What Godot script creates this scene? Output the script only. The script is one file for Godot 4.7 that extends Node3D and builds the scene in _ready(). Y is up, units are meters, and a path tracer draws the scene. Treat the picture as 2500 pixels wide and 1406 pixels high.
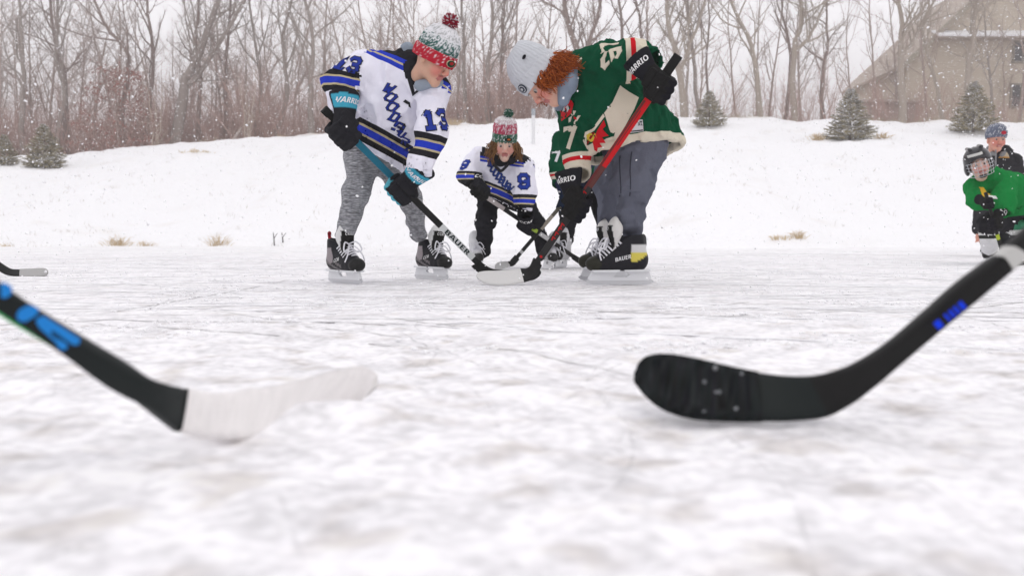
extends Node3D
# A pond hockey face-off in falling snow. y is up, metres, the camera looks along -z.

const FPX := 1962.0          # focal length in pixels of the 2500 px wide photograph
const CAM_H := 0.215
const PITCH := 0.0616
var used := {}
var rng := RandomNumberGenerator.new()
var M := {}


func P(px: float, py: float, z: float) -> Vector3:          # a point seen at that pixel, z metres in front of the lens
	var d := Vector3((px - 1250.0) / FPX, (703.0 - py) / FPX, -1.0).rotated(Vector3.RIGHT, -PITCH)
	return Vector3(0, CAM_H, 0) + d * (z / -d.z)


# ---------------------------------------------------------------- naming
func numbered(called: String) -> String:
	var k: int = used.get(called, 0)
	used[called] = k + 1
	return called if k == 0 else "%s_%03d" % [called, k]


func tag(o: Node3D, label: String, category := "", group := "") -> Node3D:
	o.set_meta("label", label)
	if category: o.set_meta("category", category)
	if group: o.set_meta("group", group)
	return o


func thing(called: String, label: String, category: String, at := Vector3.ZERO, group := "") -> Node3D:
	var o := Node3D.new()
	o.name = numbered(called)
	o.position = at
	add_child(o, true)
	tag(o, label, category, group)
	return o


func part(called: String, mesh: Mesh, mat: Material, parent: Node, world := true) -> MeshInstance3D:
	var o := MeshInstance3D.new()
	o.mesh = mesh
	o.name = called
	if mat: o.material_override = mat
	parent.add_child(o, true)
	if world and not (parent is MeshInstance3D) and parent != self:
		o.position = -parent.position
	return o


func structure(called: String, mesh: Mesh, mat: Material) -> MeshInstance3D:
	var o := part(called, mesh, mat, self)
	o.set_meta("kind", "structure")
	return o


# ---------------------------------------------------------------- mesh builder
class Soup:
	var v := PackedVector3Array()
	var n := PackedVector3Array()
	var c := PackedColorArray()
	var uv := PackedVector2Array()
	var i := PackedInt32Array()
	var use_uv := false

	func tri(a: Vector3, b: Vector3, d: Vector3, na: Vector3, nb: Vector3, nd: Vector3, ca: Color, cb: Color, cd: Color) -> void:
		var k := v.size()
		v.append(a); v.append(b); v.append(d)
		n.append(na); n.append(nb); n.append(nd)
		c.append(ca); c.append(cb); c.append(cd)
		i.append(k); i.append(k + 1); i.append(k + 2)

	func flat(a: Vector3, b: Vector3, d: Vector3, col: Color) -> void:      # a, b, d clockwise from outside
		var m := (d - a).cross(b - a).normalized()
		tri(a, b, d, m, m, m, col, col, col)

	func quad(a: Vector3, b: Vector3, d: Vector3, e: Vector3, col: Color) -> void:
		flat(a, b, d, col)
		flat(a, d, e, col)

	func box(t: Transform3D, half: Vector3, col: Color) -> void:
		var q := []
		for s in 8:
			q.append(t * Vector3(half.x if s & 1 else -half.x, half.y if s & 2 else -half.y, half.z if s & 4 else -half.z))
		for f in [[0, 2, 3, 1], [4, 5, 7, 6], [0, 4, 6, 2], [1, 3, 7, 5], [0, 1, 5, 4], [2, 6, 7, 3]]:
			var mid: Vector3 = (q[f[0]] + q[f[1]] + q[f[2]] + q[f[3]]) / 4.0
			var m: Vector3 = (q[f[2]] - q[f[0]]).cross(q[f[1]] - q[f[0]])
			if m.dot(mid - t.origin) > 0: quad(q[f[0]], q[f[1]], q[f[2]], q[f[3]], col)
			else: quad(q[f[0]], q[f[3]], q[f[2]], q[f[1]], col)

	func tube(pts: PackedVector3Array, radii: PackedFloat32Array, sides: int, col: Color, caps := false, squash := 1.0) -> void:
		var count := pts.size()
		var base := v.size()
		var side := Vector3.ZERO
		for k in count:
			var dir := (pts[mini(k + 1, count - 1)] - pts[maxi(k - 1, 0)]).normalized()
			if side == Vector3.ZERO:
				side = dir.cross(Vector3.UP if absf(dir.y) < 0.9 else Vector3.RIGHT).normalized()
			side = (side - dir * side.dot(dir)).normalized()
			var up := dir.cross(side)
			for s in sides:
				var a := TAU * s / sides
				var m := side * cos(a) + up * sin(a) * squash
				v.append(pts[k] + m * radii[k])
				n.append(m.normalized())
				c.append(col)
		for k in count - 1:
			for s in sides:
				var a := base + k * sides + s
				var b := base + k * sides + (s + 1) % sides
				i.append(a); i.append(b + sides); i.append(b)
				i.append(a); i.append(a + sides); i.append(b + sides)
		if caps:
			for e in [0, count - 1]:
				var k := v.size()
				var dir := (pts[0] - pts[1]).normalized() if e == 0 else (pts[count - 1] - pts[count - 2]).normalized()
				v.append(pts[e] + dir * radii[e] * 0.4); n.append(dir); c.append(col)
				for s in sides:
					var x: int = base + e * sides + s
					var y: int = base + e * sides + (s + 1) % sides
					i.append(k); i.append(x if e == 0 else y); i.append(y if e == 0 else x)

	func ball(at: Vector3, r: Vector3, col: Color, rings := 6, around := 8, turn := Basis()) -> void:
		var base := v.size()
		for a in rings + 1:
			var th := PI * a / rings
			for b in around:
				var ph := TAU * b / around
				var m := Vector3(sin(th) * cos(ph), cos(th), sin(th) * sin(ph))
				v.append(at + turn * (m * r)); n.append((turn * (m / r)).normalized()); c.append(col)
		for a in rings:
			for b in around:
				var k := base + a * around + b
				var l := base + a * around + (b + 1) % around
				i.append(k); i.append(l + around); i.append(l)
				i.append(k); i.append(k + around); i.append(l + around)

	func slab(poly: PackedVector2Array, t: Transform3D, half: float, col: Color) -> void:      # a plate of that outline in the xy plane of t
		var idx := Geometry2D.triangulate_polygon(poly)
		var area := 0.0
		for k in poly.size(): area += poly[k].cross(poly[(k + 1) % poly.size()])
		var cw := area < 0.0
		for k in range(0, idx.size(), 3):
			for s in [1.0, -1.0]:
				var a := t * Vector3(poly[idx[k]].x, poly[idx[k]].y, half * s)
				var b := t * Vector3(poly[idx[k + 1]].x, poly[idx[k + 1]].y, half * s)
				var d := t * Vector3(poly[idx[k + 2]].x, poly[idx[k + 2]].y, half * s)
				if (d - a).cross(b - a).dot(t.basis.z * s) > 0: flat(a, b, d, col)
				else: flat(a, d, b, col)
		for k in poly.size():
			var p := poly[k]
			var q := poly[(k + 1) % poly.size()]
			var a := t * Vector3(p.x, p.y, half)
			var b := t * Vector3(q.x, q.y, half)
			var d := t * Vector3(q.x, q.y, -half)
			var e := t * Vector3(p.x, p.y, -half)
			if cw: quad(a, e, d, b, col)
			else: quad(a, b, d, e, col)

	func mesh() -> ArrayMesh:
		var m := ArrayMesh.new()
		if v.is_empty(): return m
		var arr := []
		arr.resize(Mesh.ARRAY_MAX)
		arr[Mesh.ARRAY_VERTEX] = v
		arr[Mesh.ARRAY_NORMAL] = n
		arr[Mesh.ARRAY_COLOR] = c
		if use_uv: arr[Mesh.ARRAY_TEX_UV] = uv
		arr[Mesh.ARRAY_INDEX] = i
		m.add_surface_from_arrays(Mesh.PRIMITIVE_TRIANGLES, arr)
		return m


func curve(pts: Array, count: int) -> PackedVector3Array:       # a smooth line through points
	var out := PackedVector3Array()
	var n := pts.size()
	for k in count:
		var t := float(k) / (count - 1) * (n - 1)
		var i := mini(int(t), n - 2)
		var a: Vector3 = pts[maxi(i - 1, 0)]
		var b: Vector3 = pts[i]
		var c: Vector3 = pts[i + 1]
		var d: Vector3 = pts[mini(i + 2, n - 1)]
		out.append(b.cubic_interpolate(c, a, d, t - i))
	return out


func even(r: float, count: int, r2 := -1.0) -> PackedFloat32Array:
	var out := PackedFloat32Array()
	for k in count:
		out.append(r if r2 < 0 else lerpf(r, r2, float(k) / maxi(count - 1, 1)))
	return out


func lin(r: float, g: float, b: float) -> Color:
	return Color(r, g, b)


# ---------------------------------------------------------------- materials
func noise(freq: float, sd: int, oct := 3) -> FastNoiseLite:
	var f := FastNoiseLite.new()
	f.noise_type = FastNoiseLite.TYPE_SIMPLEX_SMOOTH
	f.frequency = freq
	f.seed = sd
	f.fractal_octaves = oct
	return f


func relief(freq: float, sd: int, bump: float, size := 256) -> NoiseTexture2D:
	var t := NoiseTexture2D.new()
	t.width = size
	t.height = size
	t.seamless = true
	t.as_normal_map = true
	t.bump_strength = bump
	t.noise = noise(freq, sd, 4)
	return t


func mat(called: String, rough := 0.8, metal := 0.0, nrm: Texture2D = null, scale := 1.0, depth := 1.0) -> StandardMaterial3D:
	var m := StandardMaterial3D.new()
	m.resource_name = called
	m.vertex_color_use_as_albedo = true
	m.roughness = rough
	m.metallic = metal
	if nrm:
		m.normal_enabled = true
		m.normal_texture = nrm
		m.normal_scale = depth
		m.uv1_triplanar = true
		m.uv1_scale = Vector3.ONE * scale
	M[called] = m
	return m


func make_materials() -> void:
	var weave := relief(0.06, 3, 6.0)
	var crease := relief(0.012, 5, 10.0)
	mat("jersey", 0.9, 0.0, weave, 9.0, 0.45)
	mat("fleece", 0.95, 0.0, weave, 7.0, 0.6)
	var fleck := NoiseTexture2D.new()
	fleck.width = 256
	fleck.height = 256
	fleck.seamless = true
	fleck.noise = noise(0.05, 6, 4)
	var ramp := Gradient.new()
	ramp.set_color(0, Color(0.34, 0.34, 0.36))
	ramp.set_color(1, Color(1.0, 1.0, 1.0))
	fleck.color_ramp = ramp
	mat("heather", 0.95, 0.0, weave, 7.0, 0.6)
	M.heather.albedo_texture = fleck
	M.heather.uv1_scale = Vector3(2.2, 9.0, 2.2)
	mat("glove", 0.75, 0.0, crease, 6.0, 0.6)
	mat("skin", 0.5)
	M.skin.subsurf_scatter_enabled = true
	M.skin.subsurf_scatter_strength = 0.15
	for k in ["jersey", "fleece", "glove", "heather"]: M[k].metallic_specular = 0.14
	mat("hair", 0.55)
	mat("print", 0.75)
	mat("boot", 0.42, 0.0, crease, 9.0, 0.35)
	mat("lace", 0.9)
	mat("plastic", 0.3)
	mat("helmet", 0.22)
	mat("steel", 0.3, 0.75)
	mat("carbon", 0.5, 0.0, relief(0.03, 8, 3.0), 6.0, 0.25)
	mat("tape", 0.95, 0.0, weave, 14.0, 0.6)
	for k in ["carbon", "tape", "boot", "hair", "print"]: M[k].metallic_specular = 0.24
	mat("bark", 0.95, 0.0, relief(0.05, 12, 9.0), 1.6, 1.0)
	mat("twig", 0.95)
	mat("needle", 0.8)
	mat("grass", 0.9)
	mat("siding", 0.85, 0.0, relief(0.02, 14, 3.0), 0.6, 0.3)
	mat("snow", 0.75, 0.0, relief(0.05, 15, 4.0), 2.0, 0.5)
	M.snow.metallic_specular = 0.3
	mat("wool", 1.0, 0.0, relief(0.09, 17, 12.0), 12.0, 0.8)
const SHOW := 127
const WHO := 63


func _ready() -> void:
	rng.seed = 11
	# ---- camera
	var cam := Camera3D.new()
	cam.name = "camera"
	var at := CameraAttributesPhysical.new()
	at.frustum_focal_length = 33.487
	at.frustum_focus_distance = 3.85
	at.exposure_aperture = 4.5
	at.frustum_near = 0.02
	at.frustum_far = 900.0
	cam.attributes = at
	cam.fov = rad_to_deg(2.0 * atan(703.0 / FPX))
	cam.near = 0.02
	cam.far = 900.0
	cam.position = Vector3(0, CAM_H, 0)
	cam.rotation.x = -PITCH
	add_child(cam)
	# ---- overcast sky, snowfall haze
	var w := WorldEnvironment.new()
	w.name = "environment"
	var e := Environment.new()
	e.background_mode = Environment.BG_SKY
	var sky := ProceduralSkyMaterial.new()
	sky.sky_top_color = Color(0.955, 0.95, 0.968)
	sky.sky_horizon_color = Color(0.955, 0.945, 0.955)
	sky.sky_curve = 0.2
	sky.ground_bottom_color = Color(0.86, 0.86, 0.88)
	sky.ground_horizon_color = Color(0.955, 0.945, 0.955)
	sky.sky_energy_multiplier = 1.15
	e.sky = Sky.new()
	e.sky.sky_material = sky
	e.background_energy_multiplier = 1.0
	e.tonemap_mode = Environment.TONE_MAPPER_LINEAR
	e.tonemap_exposure = 1.07
	e.fog_enabled = true
	e.fog_density = 0.005
	e.fog_light_color = Color(0.95, 0.935, 0.935)
	e.sdfgi_enabled = true
	e.ssao_enabled = true
	e.ssil_enabled = true
	w.environment = e
	add_child(w)
	var sun := DirectionalLight3D.new()
	sun.name = "sun"
	sun.light_energy = 0.2
	sun.light_angular_distance = 25.0
	sun.light_color = Color(1.0, 0.985, 0.96)
	sun.rotation_degrees = Vector3(-62, 35, 0)
	sun.shadow_enabled = true
	add_child(sun)
	make_materials()
	build_ground()
	if SHOW & 1: build_house()
	if SHOW & 2: build_woods()
	if SHOW & 4: build_spruces()
	if SHOW & 8: build_people()
	if SHOW & 16: build_sticks()
	if SHOW & 32: build_plants()
	if SHOW & 64: build_snowfall()


# ---------------------------------------------------------------- ground
const CREST_X := [-140.0, -60.0, -30.6, -20.8, -13.0, -6.1, 1.2, 11.0, 20.0, 30.6, 60.0, 140.0]
const CREST_Y := [3.2, 3.9, 4.55, 5.4, 6.05, 6.62, 6.99, 7.11, 7.0, 6.75, 6.0, 4.0]
const CREST_Z := 48.0
const SHORE_Z := 20.5
var lumps := noise(0.16, 21, 3)
var ripples := noise(2.2, 22, 4)


func bank_y(x: float, z: float) -> float:      # z counts away from the camera
	var i := 0
	while i < CREST_X.size() - 2 and x > CREST_X[i + 1]: i += 1
	var f := clampf((x - CREST_X[i]) / (CREST_X[i + 1] - CREST_X[i]), 0, 1)
	var top: float = lerpf(CREST_Y[i], CREST_Y[i + 1], smoothstep(0.0, 1.0, f) * 0.4 + f * 0.6)
	var shore := SHORE_Z + lumps.get_noise_2d(x * 0.55, 5.0) * 5.5
	var s := (z - shore) / (CREST_Z - shore)
	var y := 0.0
	if s < 0: y = s * 1.2
	elif s <= 1: y = top * (s * 0.55 + 0.45 * sin(s * PI * 0.5)) + 0.10 * smoothstep(0.0, 0.03, s)
	else: y = top + 0.10 + (z - CREST_Z) * 0.06 - pow((z - CREST_Z) * 0.055, 2.0)
	if s > 1.0: y = maxf(y, -3.0)
	return y + (lumps.get_noise_2d(x, z) * 0.36 + ripples.get_noise_2d(x * 0.5, z * 0.5) * 0.10) * smoothstep(0.02, 0.3, s)


func steps(spans: Array) -> PackedFloat32Array:      # [from, to, step] ...
	var out := PackedFloat32Array()
	for s in spans:
		var n := maxi(1, int(round((s[1] - s[0]) / s[2])))
		for k in n: out.append(lerpf(s[0], s[1], float(k) / n))
	out.append(spans[-1][1])
	return out


func sheet(xs: PackedFloat32Array, zs: PackedFloat32Array, height: Callable, tint: Callable, tile: float) -> ArrayMesh:
	var s := Soup.new()
	s.use_uv = true
	var nx := xs.size()
	for z in zs:
		for x in xs:
			s.v.append(Vector3(x, height.call(x, z), -z))
			s.c.append(tint.call(x, z))
			s.uv.append(Vector2(x, -z) / tile)
	s.n.resize(s.v.size())
	for b in zs.size():
		for a in nx:
			var k := b * nx + a
			var du := s.v[k + 1 if a < nx - 1 else k] - s.v[k - 1 if a > 0 else k]
			var dw := s.v[k + nx if b < zs.size() - 1 else k] - s.v[k - nx if b > 0 else k]
			s.n[k] = du.cross(dw).normalized()
	for b in zs.size() - 1:
		for a in nx - 1:
			var k := b * nx + a
			s.i.append(k); s.i.append(k + nx); s.i.append(k + nx + 1)
			s.i.append(k); s.i.append(k + nx + 1); s.i.append(k + 1)
	return s.mesh()


func scratch_picture(size: int) -> Array:        # skate cuts and trodden snow on the ice: [colour, relief]
	var r := RandomNumberGenerator.new()
	r.seed = 77
	var grain := noise(0.02, 31, 5).get_seamless_image(size, size)
	grain.convert(Image.FORMAT_L8)
	var fine := noise(0.11, 32, 2).get_seamless_image(size, size)
	fine.convert(Image.FORMAT_L8)
	var ga := grain.get_data()
	var fa := fine.get_data()
	var h := PackedFloat32Array()
	h.resize(size * size)
	for k in size * size:
		h[k] = 0.80 + (ga[k] - 128) * 0.0016 + (fa[k] - 128) * 0.0014
	for k in 900:                                     # each cut a thin curved line, some with a pale ridge along it
		var x := r.randf() * size
		var y := r.randf() * size
		var a := r.randf() * TAU
		if r.randf() < 0.6: a = r.randf_range(-0.35, 0.35) + (PI if r.randf() < 0.5 else 0.0)
		var bend := r.randfn(0.0, 0.0035)
		var deep := r.randf_range(0.05, 0.30) * (1.0 if r.randf() < 0.72 else -0.35)
		var length := int(r.randf_range(60, 520))
		var wide := 1 if r.randf() < 0.75 else 2
		for q in length:
			a += bend
			x += cos(a); y += sin(a)
			var d := deep * minf(1.0, minf(q, length - q) / 25.0) * (0.6 + 0.4 * sin(q * 0.21 + k))
			for w in wide:
				var i := (int(y) + w + size) % size * size + (int(x) + size * 4) % size
				h[i] = clampf(h[i] - d, 0.2, 1.0)
	for k in 26:                                      # snow scraped off by braking: short combed strokes side by side
		var cx := r.randf() * size
		var cy := r.randf() * size
		var a := r.randf() * TAU
		for q in 26:
			var x := cx + r.randfn(0, 14.0)
			var y := cy + r.randfn(0, 14.0)
			for t in int(r.randf_range(10, 50)):
				x += cos(a); y += sin(a)
				var i := (int(y) + size * 4) % size * size + (int(x) + size * 4) % size
				h[i] = clampf(h[i] - 0.05, 0.3, 1.0)
	var col := PackedByteArray()
	col.resize(size * size * 3)
	var bump := PackedByteArray()
	bump.resize(size * size)
	for k in size * size:
		var t := h[k]
		col[k * 3] = int(clampf(150 + t * 118, 0, 255))
		col[k * 3 + 1] = int(clampf(149 + t * 118.5, 0, 255))
		col[k * 3 + 2] = int(clampf(150 + t * 119.5, 0, 255))
		bump[k] = int(t * 200)
	var b := Image.create_from_data(size, size, false, Image.FORMAT_L8, bump)
	b.convert(Image.FORMAT_RGBA8)
	b.bump_map_to_normal_map(2.2)
	return [ImageTexture.create_from_image(Image.create_from_data(size, size, false, Image.FORMAT_RGB8, col)), ImageTexture.create_from_image(b)]


var big := noise(0.9, 41, 3)
var mid := noise(3.2, 42, 4)
var small := noise(14.0, 43, 3)
var bare := noise(7.5, 44, 5)


func ice_y(x: float, z: float) -> float:
	if absf(x) > 4.5 or z > 6.5 or z < -1.0: return 0.0
	var near := 1.0 - smoothstep(1.2, 3.0, z)
	var edge := (1.0 - smoothstep(3.0, 4.5, absf(x))) * (1.0 - smoothstep(4.0, 6.5, z)) * smoothstep(-1.0, -0.4, z)
	var m := mid.get_noise_2d(x, z)
	var y := edge * ((big.get_noise_2d(x, z) * 0.010 + maxf(m, -0.1) * 0.012 + small.get_noise_2d(x, z) * 0.0034) * (0.12 + 0.88 * near) + small.get_noise_2d(x * 0.5, z * 1.6) * 0.0012 - 0.0012)
	return y + 0.020 * exp(-pow((x + 0.215) / 0.11, 2.0) - pow((z - 0.96) / 0.045, 2.0)) + 0.010 * exp(-pow((x + 0.30) / 0.07, 2.0) - pow((z - 0.92) / 0.04, 2.0))      # snow pushed up by the near blade


func skate_marks() -> void:      # cuts left by blades: a shallow grey groove with a crumb of snow thrown up along it
	var r := RandomNumberGenerator.new()
	r.seed = 49
	var s := Soup.new()
	for k in 520:
		var z := 2.1 + 14.0 * pow(r.randf(), 1.3)
		var x := r.randf_range(-0.8, 0.8) * z
		var a := r.randfn(0.0, 0.35) if r.randf() < 0.7 else r.randf() * TAU
		var bend := r.randfn(0.0, 0.05)
		var length := r.randf_range(0.3, 2.6)
		var n := int(length / 0.08) + 2
		var wide := r.randf_range(0.0015, 0.0045)
		var tone := r.randf_range(0.50, 0.74)
		var pts := PackedVector3Array()
		for q in n:
			a += bend * 0.3 + r.randfn(0, 0.01)
			x += cos(a) * 0.08
			z += sin(a) * 0.08
			if z < 1.2: break
			pts.append(Vector3(x, ice_y(x, z) + 0.0012, -z))
		for q in pts.size() - 1:
			var d := (pts[q + 1] - pts[q]).normalized()
			var w := d.cross(Vector3.UP) * wide
			var t0 := minf(1.0, minf(q, pts.size() - 1 - q) / 3.0)
			var t1 := minf(1.0, minf(q + 1, pts.size() - 2 - q) / 3.0)
			if int(q * 0.31 + k) % 7 == 0: continue
			s.quad(pts[q] - w * t0, pts[q + 1] - w * t1, pts[q + 1] + w * t1, pts[q] + w * t0, Color(tone, tone * 0.99, tone * 0.985))
		if r.randf() < 0.45 and pts.size() > 3:
			var up := PackedVector3Array()
			var rad := PackedFloat32Array()
			for q in pts.size():
				up.append(pts[q] + Vector3(0, 0.0005, wide + 0.002))
				rad.append(0.0008 + 0.0028 * absf(fold_b.get_noise_2d(q * 0.02, k)))
			s.tube(up, rad, 4, Color(0.94, 0.94, 0.96))
	var o := part("skate_marks", s.mesh(), M.grass, self)
	o.set_meta("kind", "stuff")
	tag(o, "fine crossing skate cuts in the snowy ice", "skate marks")


func build_ground() -> void:
	var ice_tint := func(x: float, z: float) -> Color:
		var t := 0.0
		if absf(x) < 12.0 and z < 24.0 and z > -6.0:
			var b := bare.get_noise_2d(x, z * 1.1)
			t = smoothstep(lerpf(0.04, 0.2, smoothstep(1.0, 2.4, z)), 0.58, b + 0.3 * small.get_noise_2d(x * 0.6, z * 0.6)) * lerpf(0.72, 0.4, smoothstep(1.2, 3.0, z))
			t = clampf(t - maxf(0.0, mid.get_noise_2d(x, z)) * 0.5, 0.0, 1.0)
		return Color(0.94, 0.93, 0.94).lerp(Color(1.0, 1.0, 1.0), smoothstep(7.0, 14.0, z)).lerp(Color(0.62, 0.58, 0.54), t)
	var pics := scratch_picture(1536)
	var ice := StandardMaterial3D.new()
	ice.resource_name = "scratched snowy ice"
	ice.albedo_texture = pics[0]
	ice.vertex_color_use_as_albedo = true
	ice.roughness = 0.62
	ice.metallic_specular = 0.35
	ice.normal_enabled = true
	ice.normal_texture = pics[1]
	ice.normal_scale = 0.7
	var xs := steps([[-160.0, -40.0, 12.0], [-40.0, -8.0, 2.0], [-8.0, -3.0, 0.25], [-3.0, -1.4, 0.03], [-1.4, 1.4, 0.014], [1.4, 3.0, 0.03], [3.0, 8.0, 0.25], [8.0, 40.0, 2.0], [40.0, 160.0, 12.0]])
	var zs := steps([[-120.0, -12.0, 9.0], [-12.0, 0.1, 0.4], [0.1, 0.4, 0.03], [0.4, 2.2, 0.012], [2.2, 6.5, 0.03], [6.5, 24.0, 0.35]])
	crumbs()
	skate_marks()
	structure("ice", sheet(xs, zs, ice_y, ice_tint, 4.6), ice)
	var tuft := noise(0.45, 45, 4)
	var bank_tint := func(x: float, z: float) -> Color:
		var t := smoothstep(0.3, 0.75, tuft.get_noise_2d(x, z * 1.5)) * 0.3
		var edge := smoothstep(44.0, 50.0, z) * smoothstep(-0.1, 0.35, tuft.get_noise_2d(x * 0.7, z)) * 0.75
		return Color(0.94, 0.94, 0.955).lerp(Color(0.55, 0.46, 0.35), maxf(t * 0.6, edge))
	var bx := steps([[-420.0, -60.0, 15.0], [-60.0, -30.0, 0.5], [-30.0, 30.0, 0.25], [30.0, 60.0, 0.5], [60.0, 420.0, 15.0]])
	var bz := steps([[13.0, 26.0, 0.2], [26.0, 60.0, 0.35], [60.0, 120.0, 4.0], [120.0, 800.0, 40.0]])
	var sm := StandardMaterial3D.new()
	sm.resource_name = "hillside snow"
	sm.vertex_color_use_as_albedo = true
	sm.roughness = 0.8
	sm.normal_enabled = true
	sm.normal_texture = relief(0.03, 46, 5.0)
	sm.normal_scale = 0.5
	sm.uv1_scale = Vector3.ONE * 1.0
	structure("snow_bank", sheet(bx, bz, bank_y, bank_tint, 1.7), sm)


func crumbs() -> void:      # grains of scraped snow lying about, too many to count
	var r := RandomNumberGenerator.new()
	r.seed = 47
	var c := Soup.new()
	c.ball(Vector3(0, 0.2, 0), Vector3(1.0, 0.7, 0.8), Color(0.93, 0.93, 0.95), 4, 6)
	c.ball(Vector3(0.7, 0.1, 0.3), Vector3(0.6, 0.5, 0.7), Color(0.93, 0.93, 0.95), 4, 6)
	var patch := noise(1.3, 48, 3)
	var mm := MultiMesh.new()
	mm.transform_format = MultiMesh.TRANSFORM_3D
	mm.mesh = c.mesh()
	mm.instance_count = 9000
	for k in 9000:
		var p := Vector3.ZERO
		for q in 8:
			var z := 1.5 + 8.0 * pow(r.randf(), 1.3)
			p = Vector3(r.randf_range(-0.75, 0.75) * z, 0.0, -z)
			if patch.get_noise_2d(p.x, z) > 0.08: break
		var size := 0.0022 + 0.005 * pow(r.randf(), 5.0)
		mm.set_instance_transform(k, Transform3D(Basis(Vector3.UP, r.randf() * TAU).scaled(Vector3(size, size * 0.8, size)), p + Vector3(0, 0.001, 0)))
	var o := MultiMeshInstance3D.new()
	o.name = "snow_crumbs"
	o.multimesh = mm
	o.material_override = M.snow
	add_child(o)
	o.set_meta("kind", "stuff")
	tag(o, "loose crumbs of scraped snow lying on the ice", "snow")


# ---------------------------------------------------------------- woods
func limb(wood: Soup, twig: Soup, start: Vector3, dir: Vector3, length: float, radius: float, level: int, r: RandomNumberGenerator, col: Color, path: Array = []) -> void:
	var count: int = [14, 8, 6, 4][level]
	var pts := PackedVector3Array()
	var radii := PackedFloat32Array()
	if path.size():
		pts = curve(path, count)
		for k in range(1, count - 1): pts[k] += Vector3(r.randfn(0, 0.05), 0, r.randfn(0, 0.05))
	else:
		var p := start
		var d := dir
		for k in count:
			pts.append(p)
			d = (d + Vector3(r.randfn(0, 1), r.randfn(0, 1), r.randfn(0, 1)) * [0.05, 0.13, 0.17, 0.22][level] + Vector3(0, [0.03, 0.07, 0.06, 0.03][level], 0)).normalized()
			p += d * length / (count - 1)
	for k in count:
		var t := float(k) / (count - 1)
		radii.append(radius * (lerpf(1.0, 0.22, t) + (0.2 * pow(1.0 - t, 12.0) if level == 0 else 0.0)))
	var s := wood if level == 0 else twig
	s.tube(pts, radii, [7, 5, 3, 3][level], col)
	if level == 3: return
	var kids: int = [13, 8, 7][level]
	for k in kids:
		var t := lerpf([0.28, 0.22, 0.12][level], 1.0, (k + r.randf() * 0.8) / kids)
		var q := minf(t, 0.999) * (count - 1)
		var i := int(q)
		var at := pts[i].lerp(pts[i + 1], q - i)
		var along := (pts[i + 1] - pts[i]).normalized()
		var spin := r.randf() * TAU
		var side := along.cross(Vector3(cos(spin), 0.13, sin(spin))).normalized()
		var open := deg_to_rad(r.randf_range(24, 58) if level < 2 else r.randf_range(25, 70))
		var d := (along * cos(open) + side * sin(open)).normalized()
		var l := length * r.randf_range(0.22, 0.5) * (1.15 - 0.6 * t)
		limb(wood, twig, at, d, l, minf(radii[i] * r.randf_range(0.35, 0.7), [0.07, 0.026, 0.0115][level]), level + 1, r, col)


func tree_meshes(sd: int, height: float, radius: float, col: Color, path: Array = [], fork := []) -> Array:
	var r := RandomNumberGenerator.new()
	r.seed = sd
	var wood := Soup.new()
	var twig := Soup.new()
	limb(wood, twig, Vector3.ZERO, Vector3(r.randfn(0, 0.06), 1, r.randfn(0, 0.06)).normalized(), height, radius, 0, r, col, path)
	for f in fork: limb(wood, twig, Vector3.ZERO, Vector3.UP, height * 0.8, radius * f[0], 0, r, col, f[1])
	return [wood.mesh(), twig.mesh()]


func put_tree(called: String, meshes: Array, at: Vector3, turn: float, size: float, label: String, category: String, group := "") -> Node3D:
	var t := thing(called, label, category, at, group)
	t.rotation.y = turn
	t.scale = Vector3.ONE * size
	part("trunk", meshes[0], M.bark, t, false)
	part("branches", meshes[1], M.twig, t, false)
	return t


func on_bank(px: float, z: float) -> Vector3:
	var x := (px - 1250.0) / FPX * z
	return Vector3(x, bank_y(x, z) - 0.08, -z)


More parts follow.
